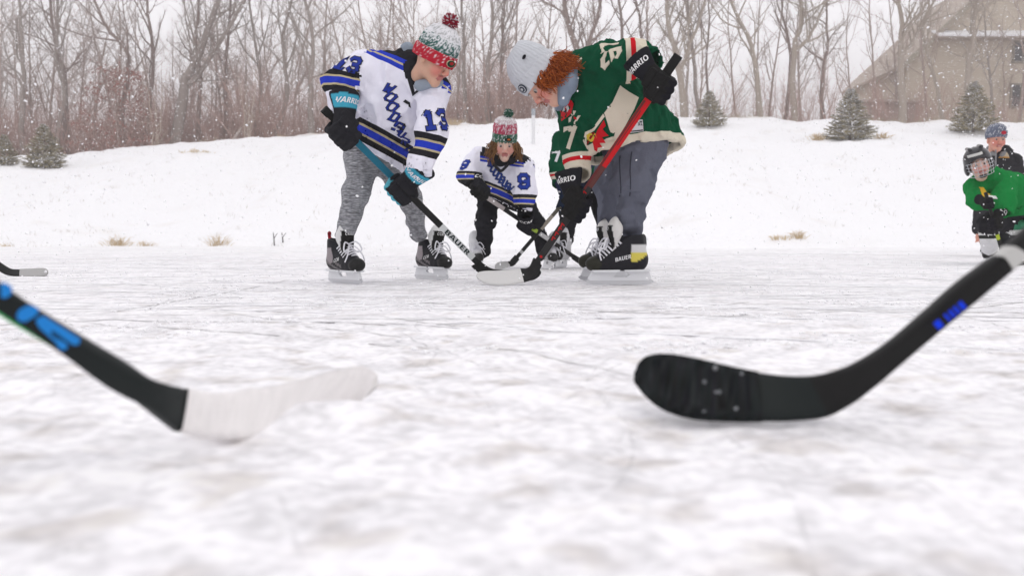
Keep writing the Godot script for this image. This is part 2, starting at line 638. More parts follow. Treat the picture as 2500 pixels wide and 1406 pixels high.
func build_woods() -> void:
	var brown := lin(0.37, 0.275, 0.24)
	var grey := lin(0.44, 0.365, 0.33)
	var pale := lin(0.56, 0.47, 0.395)
	# the trees one can tell apart: [foot px, distance, waypoints (px, py) up the stem, thickness px, colour, label]
	var single := [
		[62, 50.0, [[52, 250], [62, 140], [30, -20]], 17, grey, "slender grey tree with a wavy stem behind the leftmost spruce"],
		[140, 51.0, [[152, 230], [128, 120], [135, -30]], 15, grey, "bare tree rising straight above the second spruce from the left"],
		[172, 52.0, [[158, 200], [140, 130], [122, -30]], 17, brown, "bare tree with an S-bent stem just right of the second spruce"],
		[305, 50.5, [[308, 250], [315, 130], [255, 60], [215, -40]], 16, brown, "dark tree beside the rust-leaved young oak, its stem bending left above"],
		[352, 52.0, [[362, 230], [372, 100], [352, -30]], 14, brown, "straight dark stem between the rust-leaved oak and the big leaning tree"],
		[428, 50.0, [[448, 200], [470, 160], [515, 50], [545, -60]], 30, grey, "thick pale grey tree leaning to the right in the left wood"],
		[486, 52.0, [[484, 200], [476, 100], [484, -30]], 13, brown, "straight thin dark tree just right of the thick leaning trunk"],
		[556, 53.0, [[556, 200], [558, 90], [570, -30]], 13, brown, "bare tree with a high fork near the middle of the left wood"],
		[622, 53.0, [[640, 220], [620, 100], [604, -30]], 12, grey, "thin bare tree behind the pale sapling clump"],
		[676, 51.0, [[700, 230], [690, 110], [720, -30]], 15, grey, "grey tree whose stem curves right, left of the player with the bobble hat"],
		[762, 50.0, [[756, 220], [764, 110], [738, -30]], 18, grey, "grey trunk directly left of the white jersey's sleeve"],
		[1140, 52.0, [[1136, 210], [1130, 100], [1125, -30]], 14, grey, "straight bare tree just right of the red and green bobble hat"],
		[1196, 51.0, [[1190, 220], [1200, 90], [1200, -30]], 17, grey, "bare tree with upright twin tops between the two bobble hats"],
		[1240, 53.0, [[1225, 200], [1226, 80], [1232, -30]], 13, brown, "thin dark tree behind the tip of the light grey beanie"],
		[1460, 49.0, [[1420, 160], [1390, 60], [1372, -40]], 25, brown, "stout dark tree leaning left over the bent player's red hair"],
		[1515, 52.0, [[1518, 90], [1505, -30]], 12, brown, "thin tree rising above the number on the green shoulder"],
		[1590, 53.0, [[1568, 100], [1550, -30]], 12, brown, "slim tree behind the green player's raised cuff"],
		[1668, 49.0, [[1662, 180], [1634, 70], [1628, -30]], 22, pale, "pale thick tree behind the taped butt of the red stick"],
		[1704, 50.0, [[1697, 160], [1684, 60], [1678, -30]], 13, grey, "straight grey tree just left of the first spruce on the right"],
		[1728, 52.0, [[1728, 150], [1728, 60], [1730, -30]], 8, brown, "pencil-thin straight tree above the first spruce on the right"],
		[1852, 49.5, [[1850, 190], [1838, 100], [1800, 40], [1778, -30]], 17, pale, "pale tree bending left at mid height between two spruces"],
		[1932, 50.0, [[1936, 130], [1962, 40], [1950, -30]], 18, pale, "pale tree with a curved right stem, joined at the foot to a darker one"],
		[1908, 51.0, [[1928, 130], [1918, 40], [1910, -30]], 10, brown, "dark straight tree crossing the pale curved trunk"],
		[2008, 51.0, [[2006, 190], [2020, 110], [2012, 20]], 12, brown, "low bushy-topped bare tree left of the middle spruce"],
		[2194, 48.5, [[2200, 130], [2192, 60], [2196, -40]], 20, pale, "tall pale tree with a wide fork in front of the house's left edge"],
		[2300, 50.0, [[2280, 150], [2262, 80], [2272, -30]], 11, pale, "thin pale tree leaning left in front of the tan house wall"],
		[2374, 48.5, [[2370, 200], [2384, 80], [2386, -40]], 24, pale, "thick pale trunk in front of the house gable above a spruce"],
		[2420, 52.0, [[2424, 200], [2404, 100]], 9, grey, "short bare tree against the house right of the thick pale trunk"],
	]
	for k in single.size():
		var s: Array = single[k]
		var z: float = s[1]
		var foot := on_bank(s[0], z)
		var path := [Vector3.ZERO]
		for w in s[2]:
			var q := P(w[0], w[1], z) - foot
			path.append(q + Vector3(0, 0, rng.randfn(0, 0.25)))
		path.append(path[-1] + (path[-1] - path[-2]).normalized() * 2.2)
		var ms := tree_meshes(100 + k, path[-1].length(), s[3] / FPX * z * 0.43, s[4] * 0.72, path, [[0.7, [path[1], path[1].lerp(path[2], 0.5) + Vector3(0.9, 0.3, 0.2), path[-1] + Vector3(3.2, -0.6, 0.5)]]] if k in [5, 14, 21, 24, 17] else [])
		put_tree("bare_tree", ms, foot, 0.0, 1.0, s[5], "tree")
	# the rest of the wood: a few kinds, set out again and again
	var kinds := []
	for k in 7: kinds.append(tree_meshes(300 + k, 11.0 + k % 3, 0.085 + 0.014 * (k % 4), brown.lerp(grey, (k % 4) / 3.0)))
	var first := []
	for k in 84:
		var px := 0.0
		if k < 58: px = -60 + 1300.0 * (k + rng.randf()) / 58.0
		else: px = 1250 + 1300.0 * (k - 58 + rng.randf()) / 26.0
		var z := rng.randf_range(52.0, 66.0)
		var left := k < 58
		var o := put_tree("woodland_tree", kinds[k % 7], on_bank(px, z), rng.randf() * TAU, rng.randf_range(0.75, 1.15),
			"slim bare tree inside the dense grey-brown wood on the left" if left else "slim bare tree in the thin row behind the crest on the right",
			"tree", "trees inside the left wood" if left else "thin trees behind the crest")
	# pale sapling clumps and a leaning dead pole at the wood's edge
	for c in [[382, 48.8, [[366, 300], [372, 240], [364, 215]], "clump of tan sapling stems at the snow's edge below the rust-leaved oak"], [606, 49.0, [[592, 310], [586, 250], [580, 200]], "clump of pale tan saplings near the middle of the left wood's edge"]]:
		var foot := on_bank(c[0], c[1])
		var t := thing("sapling_clump", c[3], "sapling", foot)
		for k in 4:
			var s := Soup.new()
			var tw := Soup.new()
			var top := Vector3([-0.5, 0.05, 0.75, 0.3][k], [4.2, 3.6, 4.5, 2.8][k], 0.2 * k - 0.3)
			limb(s, tw, Vector3.ZERO, Vector3.UP, 3.4, 0.062 - 0.008 * k, 1, rng, pale, [Vector3(0.07 * k - 0.1, 0, 0), top * 0.4 + Vector3(0.12, 0, 0), top])
			part("stem", tw.mesh(), M.twig, t, false)
	var lf := on_bank(562, 48.6)
	var pole := Soup.new()
	pole.tube(curve([Vector3.ZERO, Vector3(0.5, 0.55, 0), Vector3(0.85, 1.05, 0.1)], 5), even(0.11, 5, 0.07), 7, grey, true)
	var lp := part("leaning_log", pole.mesh(), M.bark, self)
	lp.position = lf
	tag(lp, "short broken log leaning out of the snow at the left wood's edge", "log")
	# a young oak that kept its rust-red leaves
	var oz := 48.9
	var of := on_bank(300, oz)
	var om := tree_meshes(410, 6.2, 0.09, brown)
	var oak := put_tree("young_oak", om, of, 0.6, 1.0, "young oak holding rust-red leaves low in the left wood", "tree")
	var leaf := Soup.new()
	for k in 4200:
		var a := rng.randf() * TAU
		var up := rng.randf()
		var layer := floorf(up * 5.0) / 5.0
		var rad := sqrt(rng.randf()) * (3.1 - 1.9 * layer)
		var p := Vector3(cos(a) * rad, 0.5 + layer * 5.4 + rng.randfn(0, 0.28) + rad * 0.06, sin(a) * rad)
		if lumps.get_noise_3d(p.x * 5, p.y * 6, p.z * 5) < -0.02: continue
		var u := Vector3(rng.randfn(0, 1), rng.randfn(0, 1), rng.randfn(0, 1)).normalized() * 0.075
		var w := u.cross(Vector3(rng.randf(), rng.randf(), rng.randf())).normalized() * 0.05
		var col := lin(0.30, 0.10, 0.075).lerp(lin(0.34, 0.20, 0.165), rng.randf())
		leaf.quad(p - u, p + w, p + u, p - w, col)
	part("leaves", leaf.mesh(), M.grass, oak, false).set_meta("kind", "stuff")
	# tangle of brush between the trunks, and the far wood
	var bush := []
	for k in 4:
		var s := Soup.new()
		var tw := Soup.new()
		var r := RandomNumberGenerator.new()
		r.seed = 500 + k
		for j in 5:
			limb(s, tw, Vector3(r.randfn(0, 0.3), 0, r.randfn(0, 0.3)), Vector3(r.randfn(0, 0.28), 1, r.randfn(0, 0.28)).normalized(), r.randf_range(2.4, 4.6), 0.022, 1, r, lin(0.48, 0.325, 0.28))
		bush.append(tw.mesh())
	scatter("thicket", "dense tangle of bare brush filling the left wood", bush[0], M.twig, 300, 1, -520, 1330, 49.5, 62, 0.8, 1.3)
	scatter("thicket_001", "tall thin whips of brush among the left wood's trunks", bush[1], M.twig, 230, 2, -520, 1330, 50.0, 66, 0.9, 1.7)
	scatter("thicket_002", "sparse low brush along the crest on the right", bush[2], M.twig, 140, 3, 1300, 2900, 49.5, 60, 0.4, 1.1)
	scatter("thicket_003", "low twiggy growth at the foot of the left wood", bush[3], M.twig, 270, 4, -520, 1300, 49.0, 55, 0.35, 0.7)
	scatter("far_wood", "far trees of the left wood, pale in the snowfall", kinds[2][1], M.twig, 100, 5, -900, 1350, 68, 105, 1.0, 1.5)
	scatter("far_wood_001", "far thin trees behind the right of the crest, pale in the snowfall", kinds[4][1], M.twig, 26, 6, 1350, 3200, 72, 110, 0.8, 1.2)


func scatter(called: String, label: String, mesh: Mesh, m: Material, count: int, sd: int, px0: float, px1: float, z0: float, z1: float, s0: float, s1: float, kind := true) -> void:
	var mm := MultiMesh.new()
	mm.transform_format = MultiMesh.TRANSFORM_3D
	mm.mesh = mesh
	mm.instance_count = count
	var r := RandomNumberGenerator.new()
	r.seed = sd
	for k in count:
		var z := r.randf_range(z0, z1)
		var at := on_bank(r.randf_range(px0, px1), z)
		mm.set_instance_transform(k, Transform3D(Basis(Vector3.UP, r.randf() * TAU).scaled(Vector3.ONE * r.randf_range(s0, s1)), at))
	var o := MultiMeshInstance3D.new()
	o.name = called
	o.multimesh = mm
	o.material_override = m
	add_child(o, true)
	o.set_meta("kind", "stuff")
	tag(o, label, "brush")


# ---------------------------------------------------------------- spruces
func spruce_meshes(sd: int, snowy: float) -> Array:
	var r := RandomNumberGenerator.new()
	r.seed = sd
	var green := Soup.new()
	var stem := Soup.new()
	var white := Soup.new()
	stem.tube(curve([Vector3.ZERO, Vector3(0, 1.2, 0), Vector3(0, 2.45, 0)], 6), even(0.06, 6, 0.008), 6, lin(0.16, 0.12, 0.09))
	for k in 300:
		var t := pow((k + 0.5) / 300.0, 1.25)
		var y := 0.12 + t * 2.3
		var a := k * 2.39996 + r.randfn(0, 0.3)
		var reach := pow(1.0 - t, 0.8) * 1.08 * r.randf_range(0.72, 1.06) + 0.07
		if y < 0.5: reach *= 0.86 + 0.14 * y / 0.5
		var out := Vector3(cos(a), 0, sin(a))
		var tip := Vector3(0, y, 0) + out * reach + Vector3(0, reach * r.randf_range(-0.06, 0.22), 0)
		var root := Vector3(0, y + 0.02, 0) + out * reach * 0.12
		var side := out.cross(Vector3.UP)
		var tone := r.randf()
		var n := 10 + int(reach * 26)
		for j in n:
			var f := pow(r.randf(), 0.6)
			var p := root.lerp(tip, f) + Vector3(0, -0.05 * sin(f * PI), 0)
			var d := (out * r.randf_range(0.3, 1.0) + side * r.randfn(0, 0.9) + Vector3(0, r.randf_range(-0.15, 0.75), 0)).normalized()
			var l := r.randf_range(0.07, 0.15) * (1.1 - 0.3 * t)
			var w := d.cross(Vector3(r.randfn(0, 1), r.randfn(0, 1), r.randfn(0, 1))).normalized() * 0.016
			var col := lin(0.20, 0.175, 0.085).lerp(lin(0.56, 0.47, 0.25), tone * 0.5 + r.randf() * 0.5)
			green.flat(p - w, p + d * l, p + w, col)
			green.flat(p - w.rotated(d, 1.5), p + d * l * 0.9, p + w.rotated(d, 1.5), col)
			if r.randf() < snowy * 0.75 * (1.0 if d.y > 0.1 else 0.3):
				var q := p + d * l * 0.5 + Vector3(0, 0.012, 0)
				var u := side * r.randf_range(0.02, 0.075)
				var b := out * r.randf_range(0.02, 0.06)
				white.quad(q - u, q + b + Vector3(0, 0.012, 0), q + u, q - b, lin(0.85, 0.85, 0.88))
	return [stem.mesh(), green.mesh(), white.mesh()]


func build_spruces() -> void:
	var kinds := [spruce_meshes(61, 0.7), spruce_meshes(62, 1.1), spruce_meshes(63, 0.8)]
	for s in [[20, 405, 44.0, 80, 0, "dark young spruce cut by the photo's left edge"], [117, 412, 43.0, 112, 2, "young green spruce second from the left, at the foot of the left wood"], [1727, 311, 46.0, 92, 0, "small spruce on the crest, nearest the green player, leftmost of the right three"], [2068, 344, 40.0, 130, 1, "largest young spruce, in the middle of the right-hand slope beside tan grass"], [2366, 323, 43.0, 126, 2, "snow-laden young spruce in front of the house, above the watching man"]]:
		var z: float = s[2]
		var at := on_bank(s[0], z)
		at.y = P(s[0], s[1], z).y
		var x := at.x
		var gy := bank_y(x, z)
		# slide along the view depth until the slope is under it
		for k in 60:
			if absf(gy - P(s[0], s[1], z).y) < 0.04: break
			z += clampf((P(s[0], s[1], z).y - gy) * 1.2, -0.6, 0.6)
			x = (s[0] - 1250.0) / FPX * z
			gy = bank_y(x, z)
		var t := thing("young_spruce", s[5], "spruce", Vector3(x, gy - 0.06, -z), "young spruces planted on the slope")
		var size: float = s[3] / FPX * z / 2.5
		t.scale = Vector3(size * 1.12, size, size * 1.12)
		t.rotation.y = rng.randf() * TAU
		part("trunk", kinds[s[4]][0], M.bark, t, false)
		part("crown", kinds[s[4]][1], M.needle, t, false)
		part("snow", kinds[s[4]][2], M.snow, t, false)


# ---------------------------------------------------------------- house behind the right of the crest
func build_house() -> void:
	var z := 60.0
	var tan_ := lin(0.58, 0.50, 0.40)
	var dark := lin(0.40, 0.33, 0.285)
	var o := thing("house", "large tan gabled house behind the trees at the right edge", "house", Vector3(P(2450, 300, z).x, 6.0, -z))
	var X := func(px: float) -> float: return P(px, 300, z).x
	var Y := func(py: float) -> float: return P(2300, py, z).y
	var wall := Soup.new()
	var base := 5.0
	var x0: float = X.call(2208)
	var x1: float = X.call(2680)
	var eave: float = Y.call(152)
	var xm: float = (x0 + x1) / 2
	var rise: float = (xm - x0) * 0.93
	wall.slab(PackedVector2Array([Vector2(x0, base), Vector2(x1, base), Vector2(x1, eave), Vector2(xm, eave + rise), Vector2(x0, eave)]), Transform3D(Basis(), Vector3(0, 0, -z - 5)), 5.0, tan_)
	var wm := part("wall", wall.mesh(), M.siding, o)
	# clapboard courses, each a real lap, joined: too fine to pick apart from here
	var lap := Soup.new()
	var y := base
	while y < eave + rise - 0.3:
		var inset := maxf(0.0, (y - eave) / 0.93)
		if x1 - x0 - 2 * inset > 0.5:
			lap.box(Transform3D(Basis(Vector3.RIGHT, -0.12), Vector3(xm, y, -z + 0.02)), Vector3((x1 - x0) / 2 - inset - 0.05, 0.085, 0.016), tan_)
		y += 0.18
	part("siding", lap.mesh(), M.siding, wm).set_meta("kind", "stuff")
	# the two roof planes with barge boards
	for s in [-1.0, 1.0]:
		var slope := Vector2(1, -0.93).normalized()
		var length: float = (xm - x0) / slope.x + 0.95
		var mid := Vector3(xm + s * slope.x * length / 2, eave + rise + slope.y * length / 2 + 0.12, -z - 4.6)
		var rf := Soup.new()
		rf.box(Transform3D(Basis(Vector3(0, 0, 1), -s * atan(0.93)), mid), Vector3(length / 2, 0.11, 5.2), dark.lerp(tan_, 0.3))
		var rp := part("roof", rf.mesh(), M.siding, o)
		var bb := Soup.new()
		bb.box(Transform3D(Basis(Vector3(0, 0, 1), -s * atan(0.93)), mid + Vector3(0, -0.06, 5.24)), Vector3(length / 2, 0.17, 0.03), lin(0.36, 0.32, 0.25))
		part("barge_board", bb.mesh(), M.siding, rp)
	# snow lying on the small roof across the gable
	var pent := Soup.new()
	var py_: float = Y.call(96)
	pent.slab(PackedVector2Array([Vector2(0, 0), Vector2(0.95, 0), Vector2(0.95, 0.1), Vector2(0, 0.62)]), Transform3D(Basis(Vector3(0, 0, 1), Vector3(0, 1, 0), Vector3(-1, 0, 0)), Vector3((X.call(2268) + x1) / 2, py_ - 0.1, -z + 0.01)), (x1 - X.call(2268)) / 2, dark)
	var pp := part("gable_roof", pent.mesh(), M.siding, o)
	var sn := Soup.new()
	sn.slab(PackedVector2Array([Vector2(0, 0.63), Vector2(1.0, 0.08), Vector2(1.02, 0.18), Vector2(0.6, 0.46), Vector2(0, 0.75)]), Transform3D(Basis(Vector3(0, 0, 1), Vector3(0, 1, 0), Vector3(-1, 0, 0)), Vector3((X.call(2268) + x1) / 2, py_ - 0.1, -z + 0.012)), (x1 - X.call(2268)) / 2, lin(0.86, 0.86, 0.88))
	part("roof_snow", sn.mesh(), M.snow, pp)
	# windows
	var glass := StandardMaterial3D.new()
	glass.resource_name = "dark window glass"
	glass.albedo_color = Color(0.2, 0.19, 0.2)
	glass.roughness = 0.12
	for q in [[2468, 102, 2512, 152], [2466, 206, 2512, 262], [2560, 206, 2610, 262]]:
		var a := Vector2(X.call(q[0]), Y.call(q[3]))
		var b := Vector2(X.call(q[2]), Y.call(q[1]))
		var f := Soup.new()
		var c := (a + b) / 2
		var hw := (b - a) / 2
		for e in [[0, hw.y, hw.x + 0.1, 0.07], [0, -hw.y, hw.x + 0.1, 0.07], [hw.x, 0, 0.07, hw.y - 0.07], [-hw.x, 0, 0.07, hw.y - 0.07], [0, 0, 0.03, hw.y - 0.07]]:
			f.box(Transform3D(Basis(), Vector3(c.x + e[0], c.y + e[1], -z + 0.08)), Vector3(e[2], e[3], 0.05), lin(0.24, 0.2, 0.16))
		var fr := part("window", f.mesh(), M.siding, o)
		for side in [-1.0, 1.0]:
			var g := Soup.new()
			g.box(Transform3D(Basis(), Vector3(c.x + side * hw.x / 2, c.y, -z + 0.06)), Vector3(hw.x / 2 - 0.035, hw.y - 0.07, 0.012), Color.WHITE)
			part("pane", g.mesh(), glass, fr)
	# the low wing left of the house
	var wing := thing("low_shed", "long low dark brown shed at the foot of the house, left of it", "shed", Vector3(X.call(2170), 6.0, -z + 1))
	var s2 := Soup.new()
	s2.box(Transform3D(Basis(), Vector3((X.call(2108) + X.call(2232)) / 2, (Y.call(250) + base) / 2, -z - 0.6)), Vector3((X.call(2232) - X.call(2108)) / 2, (Y.call(250) - base) / 2, 1.4), dark)
	part("wall", s2.mesh(), M.siding, wing)
	var s3 := Soup.new()
	s3.box(Transform3D(Basis(Vector3.RIGHT, 0.2), Vector3((X.call(2108) + X.call(2232)) / 2, Y.call(243), -z - 0.5)), Vector3((X.call(2232) - X.call(2108)) / 2 + 0.2, 0.07, 1.7), dark)
	part("roof", s3.mesh(), M.siding, wing)


# ---------------------------------------------------------------- dry grass, weeds, post
func blades(s: Soup, count: int, wide: float, tall: float, r: RandomNumberGenerator, thick := 0.006) -> void:
	for k in count:
		var p := Vector3(r.randfn(0, wide * 0.5), -0.02, r.randfn(0, wide * 0.3))
		var h := tall * r.randf_range(0.35, 1.0) * (1.0 - 0.35 * minf(1.0, absf(p.x) / wide))
		var lean := Vector3(r.randfn(0, 0.4) + p.x / wide * 0.7, 1.0, r.randfn(0, 0.35)).normalized()
		var droop := Vector3(lean.x, -0.25, lean.z) * h * r.randf_range(0.1, 0.6)
		var col := lin(0.62, 0.45, 0.24).lerp(lin(0.70, 0.58, 0.40), r.randf())
		s.tube(PackedVector3Array([p, p + lean * h * 0.6, p + lean * h * 0.85 + droop]), PackedFloat32Array([thick, thick * 0.8, thick * 0.3]), 3, col)


func build_plants() -> void:
	var r := RandomNumberGenerator.new()
	r.seed = 91
	var spot := func(px: float, py: float) -> Vector3:       # where the line of sight through a pixel meets the bank
		var z := 17.0
		while z < 50.0:
			var p := P(px, py, z)
			if bank_y(p.x, z) >= p.y: return Vector3(p.x, bank_y(p.x, z), -z)
			z += 0.05
		var q := (px - 1250.0) / FPX * CREST_Z
		return Vector3(q, bank_y(q, CREST_Z), -CREST_Z)
	for g in [[10, 603, 40, 14, 26, "small tan grass tuft on the pond's far shore at the left edge"], [288, 600, 90, 30, 90, "widest tan grass tuft on the far shore left of the white-jersey player"], [355, 601, 45, 18, 40, "little tan tuft right beside the widest shore tuft"], [530, 600, 65, 34, 60, "spiky tan grass tuft on the shore midway to the white-jersey player"], [1905, 585, 80, 16, 50, "low tan grass patch on the shore right of the green player"], [1950, 582, 46, 26, 50, "upright tan grass tuft at the right end of the shore patch"],
		[2000, 342, 44, 20, 60, "golden grass clump on the slope just left of the largest spruce"], [2155, 338, 40, 18, 40, "golden grass clump on the slope just right of the largest spruce"], [1445, 300, 80, 16, 60, "tan grass on the crest beside the white-topped post"], [690, 333, 50, 14, 40, "rusty grass clump at the edge of the left wood"], [480, 372, 110, 10, 60, "tan grass strip at the snow's edge under the thick leaning tree"], [1105, 305, 60, 20, 60, "tan grass clump behind the white-jersey player's elbow on the crest"]]:
		var at: Vector3 = spot.call(g[0], g[1])
		var k := -at.z / FPX
		var s := Soup.new()
		blades(s, int(g[4] * 1.2), g[2] * k * 0.36, g[3] * k * 1.45, r, 0.006 if at.z > -30 else 0.013)
		var o := part("grass_tuft", s.mesh(), M.grass, self)
		o.name = numbered("grass_tuft")
		o.position = at
		tag(o, g[5], "grass tuft", "dry grass tufts in the snow")
	# two dark stubs on the shore
	for g in [[669, 600, 32, "thicker dark stub of a cut stem on the shore left of the white-jersey player"], [690, 594, 24, "thin forked dark stub on the shore, nearer the white-jersey player"]]:
		var at: Vector3 = spot.call(g[0], g[1])
		var k := -at.z / FPX
		var s := Soup.new()
		s.tube(curve([Vector3(0, -0.05, 0), Vector3(-0.01, g[2] * k * 0.5, 0), Vector3(-0.03, g[2] * k, 0)], 5), even(0.022, 5, 0.01), 5, lin(0.06, 0.05, 0.05), true)
		s.tube(curve([Vector3(-0.01, g[2] * k * 0.5, 0), Vector3(0.05, g[2] * k * 0.8, 0), Vector3(0.1, g[2] * k * 0.95, 0)], 4), even(0.011, 4, 0.006), 4, lin(0.07, 0.06, 0.05))
		var o := part("plant_stub", s.mesh(), M.bark, self)
		o.name = numbered("plant_stub")
		o.position = at
		tag(o, g[3], "plant stub")
	# faint weeds poking through the slope, too many to count
	var weed := Soup.new()
	for k in 1600:
		var z := r.randf_range(20.8, 47.0)
		var x := r.randf_range(-0.75, 0.75) * z
		if lumps.get_noise_2d(x * 2.2, z * 3.0) < 0.06: continue
		var y := bank_y(x, z)
		for j in 3:
			var p := Vector3(x + r.randfn(0, 0.12), y - 0.01, -z + r.randfn(0, 0.08))
			var d := Vector3(r.randfn(0, 0.5), 1, r.randfn(0, 0.4)).normalized() * r.randf_range(0.04, 0.17)
			weed.tube(PackedVector3Array([p, p + d * 0.6, p + d]), PackedFloat32Array([0.0045, 0.004, 0.002]), 3, lin(0.42, 0.36, 0.29))
	for k in 1500:                                        # the grassy rim of the wood
		var px := r.randf_range(380, 2560)
		var z := r.randf_range(47.5, 50.5)
		if lumps.get_noise_2d(px * 0.05, 3.0) < -0.1: continue
		var at := on_bank(px, z) + Vector3(0, 0.06, 0)
		for j in 2:
			var d := Vector3(r.randfn(0, 0.4), 1, r.randfn(0, 0.3)).normalized() * r.randf_range(0.15, 0.5)
			weed.tube(PackedVector3Array([at, at + d * 0.6, at + d + Vector3(0.05, -0.03, 0)]), PackedFloat32Array([0.012, 0.01, 0.004]), 3, lin(0.44, 0.35, 0.24).lerp(lin(0.5, 0.44, 0.36), r.randf()))
	var w := part("weeds", weed.mesh(), M.grass, self)
	w.set_meta("kind", "stuff")
	tag(w, "sparse dry weeds poking through the snow and along the wood's edge", "weeds")
	# the post behind the small player
	var foot: Vector3 = spot.call(1302, 352)
	var k2 := -foot.z / FPX
	var t := thing("marker_post", "thin white marker post on the slope behind the crouching player", "post", foot)
	var s4 := Soup.new()
	s4.tube(PackedVector3Array([Vector3(0, -0.2, 0), Vector3(0, 70 * k2, 0)]), even(4.6 * k2, 2), 10, lin(0.8, 0.8, 0.82), true)
	part("pole", s4.mesh(), M.plastic, t, false)
	var s5 := Soup.new()
	s5.tube(PackedVector3Array([Vector3(0, 68 * k2, 0), Vector3(0, 83 * k2, 0)]), even(5.2 * k2, 2), 10, lin(0.34, 0.37, 0.40), true)
	part("cap", s5.mesh(), M.plastic, t, false)


# ---------------------------------------------------------------- falling snow
func build_snowfall() -> void:
	var r := RandomNumberGenerator.new()
	r.seed = 5
	var flake := Soup.new()
	for k in 3:
		var t := Basis.from_euler(Vector3(k * 1.1, k * 0.7, k * 2.0))
		flake.ball(t * Vector3(0.25, 0, 0), Vector3(0.75, 0.42, 0.55), lin(0.93, 0.93, 0.95), 3, 5, t)
	var mm := MultiMesh.new()
	mm.transform_format = MultiMesh.TRANSFORM_3D
	mm.mesh = flake.mesh()
	var count := 36000
	mm.instance_count = count
	for k in count:
		var z := pow(r.randf(), 0.6) * 24.0 + 2.2
		var p := Vector3(r.randf_range(-0.72, 0.72) * z, 0, -z)
		var floor_y := 0.0 if z < 20 else (z - 20) * 0.22
		p.y = floor_y + 0.03 + r.randf() * (0.36 * z + 0.3 - floor_y)
		var size := 0.0036 * (0.8 + 0.5 * absf(r.randfn(0, 1))) * (1.0 + z * 0.055)
		mm.set_instance_transform(k, Transform3D(Basis.from_euler(Vector3(r.randf() * 6, r.randf() * 6, r.randf() * 6)).scaled(Vector3.ONE * size), p))
	var o := MultiMeshInstance3D.new()
	o.name = "falling_snow"
	o.multimesh = mm
	o.material_override = M.snow
	add_child(o)
	o.set_meta("kind", "stuff")
	tag(o, "snowflakes drifting down through the air", "snow")


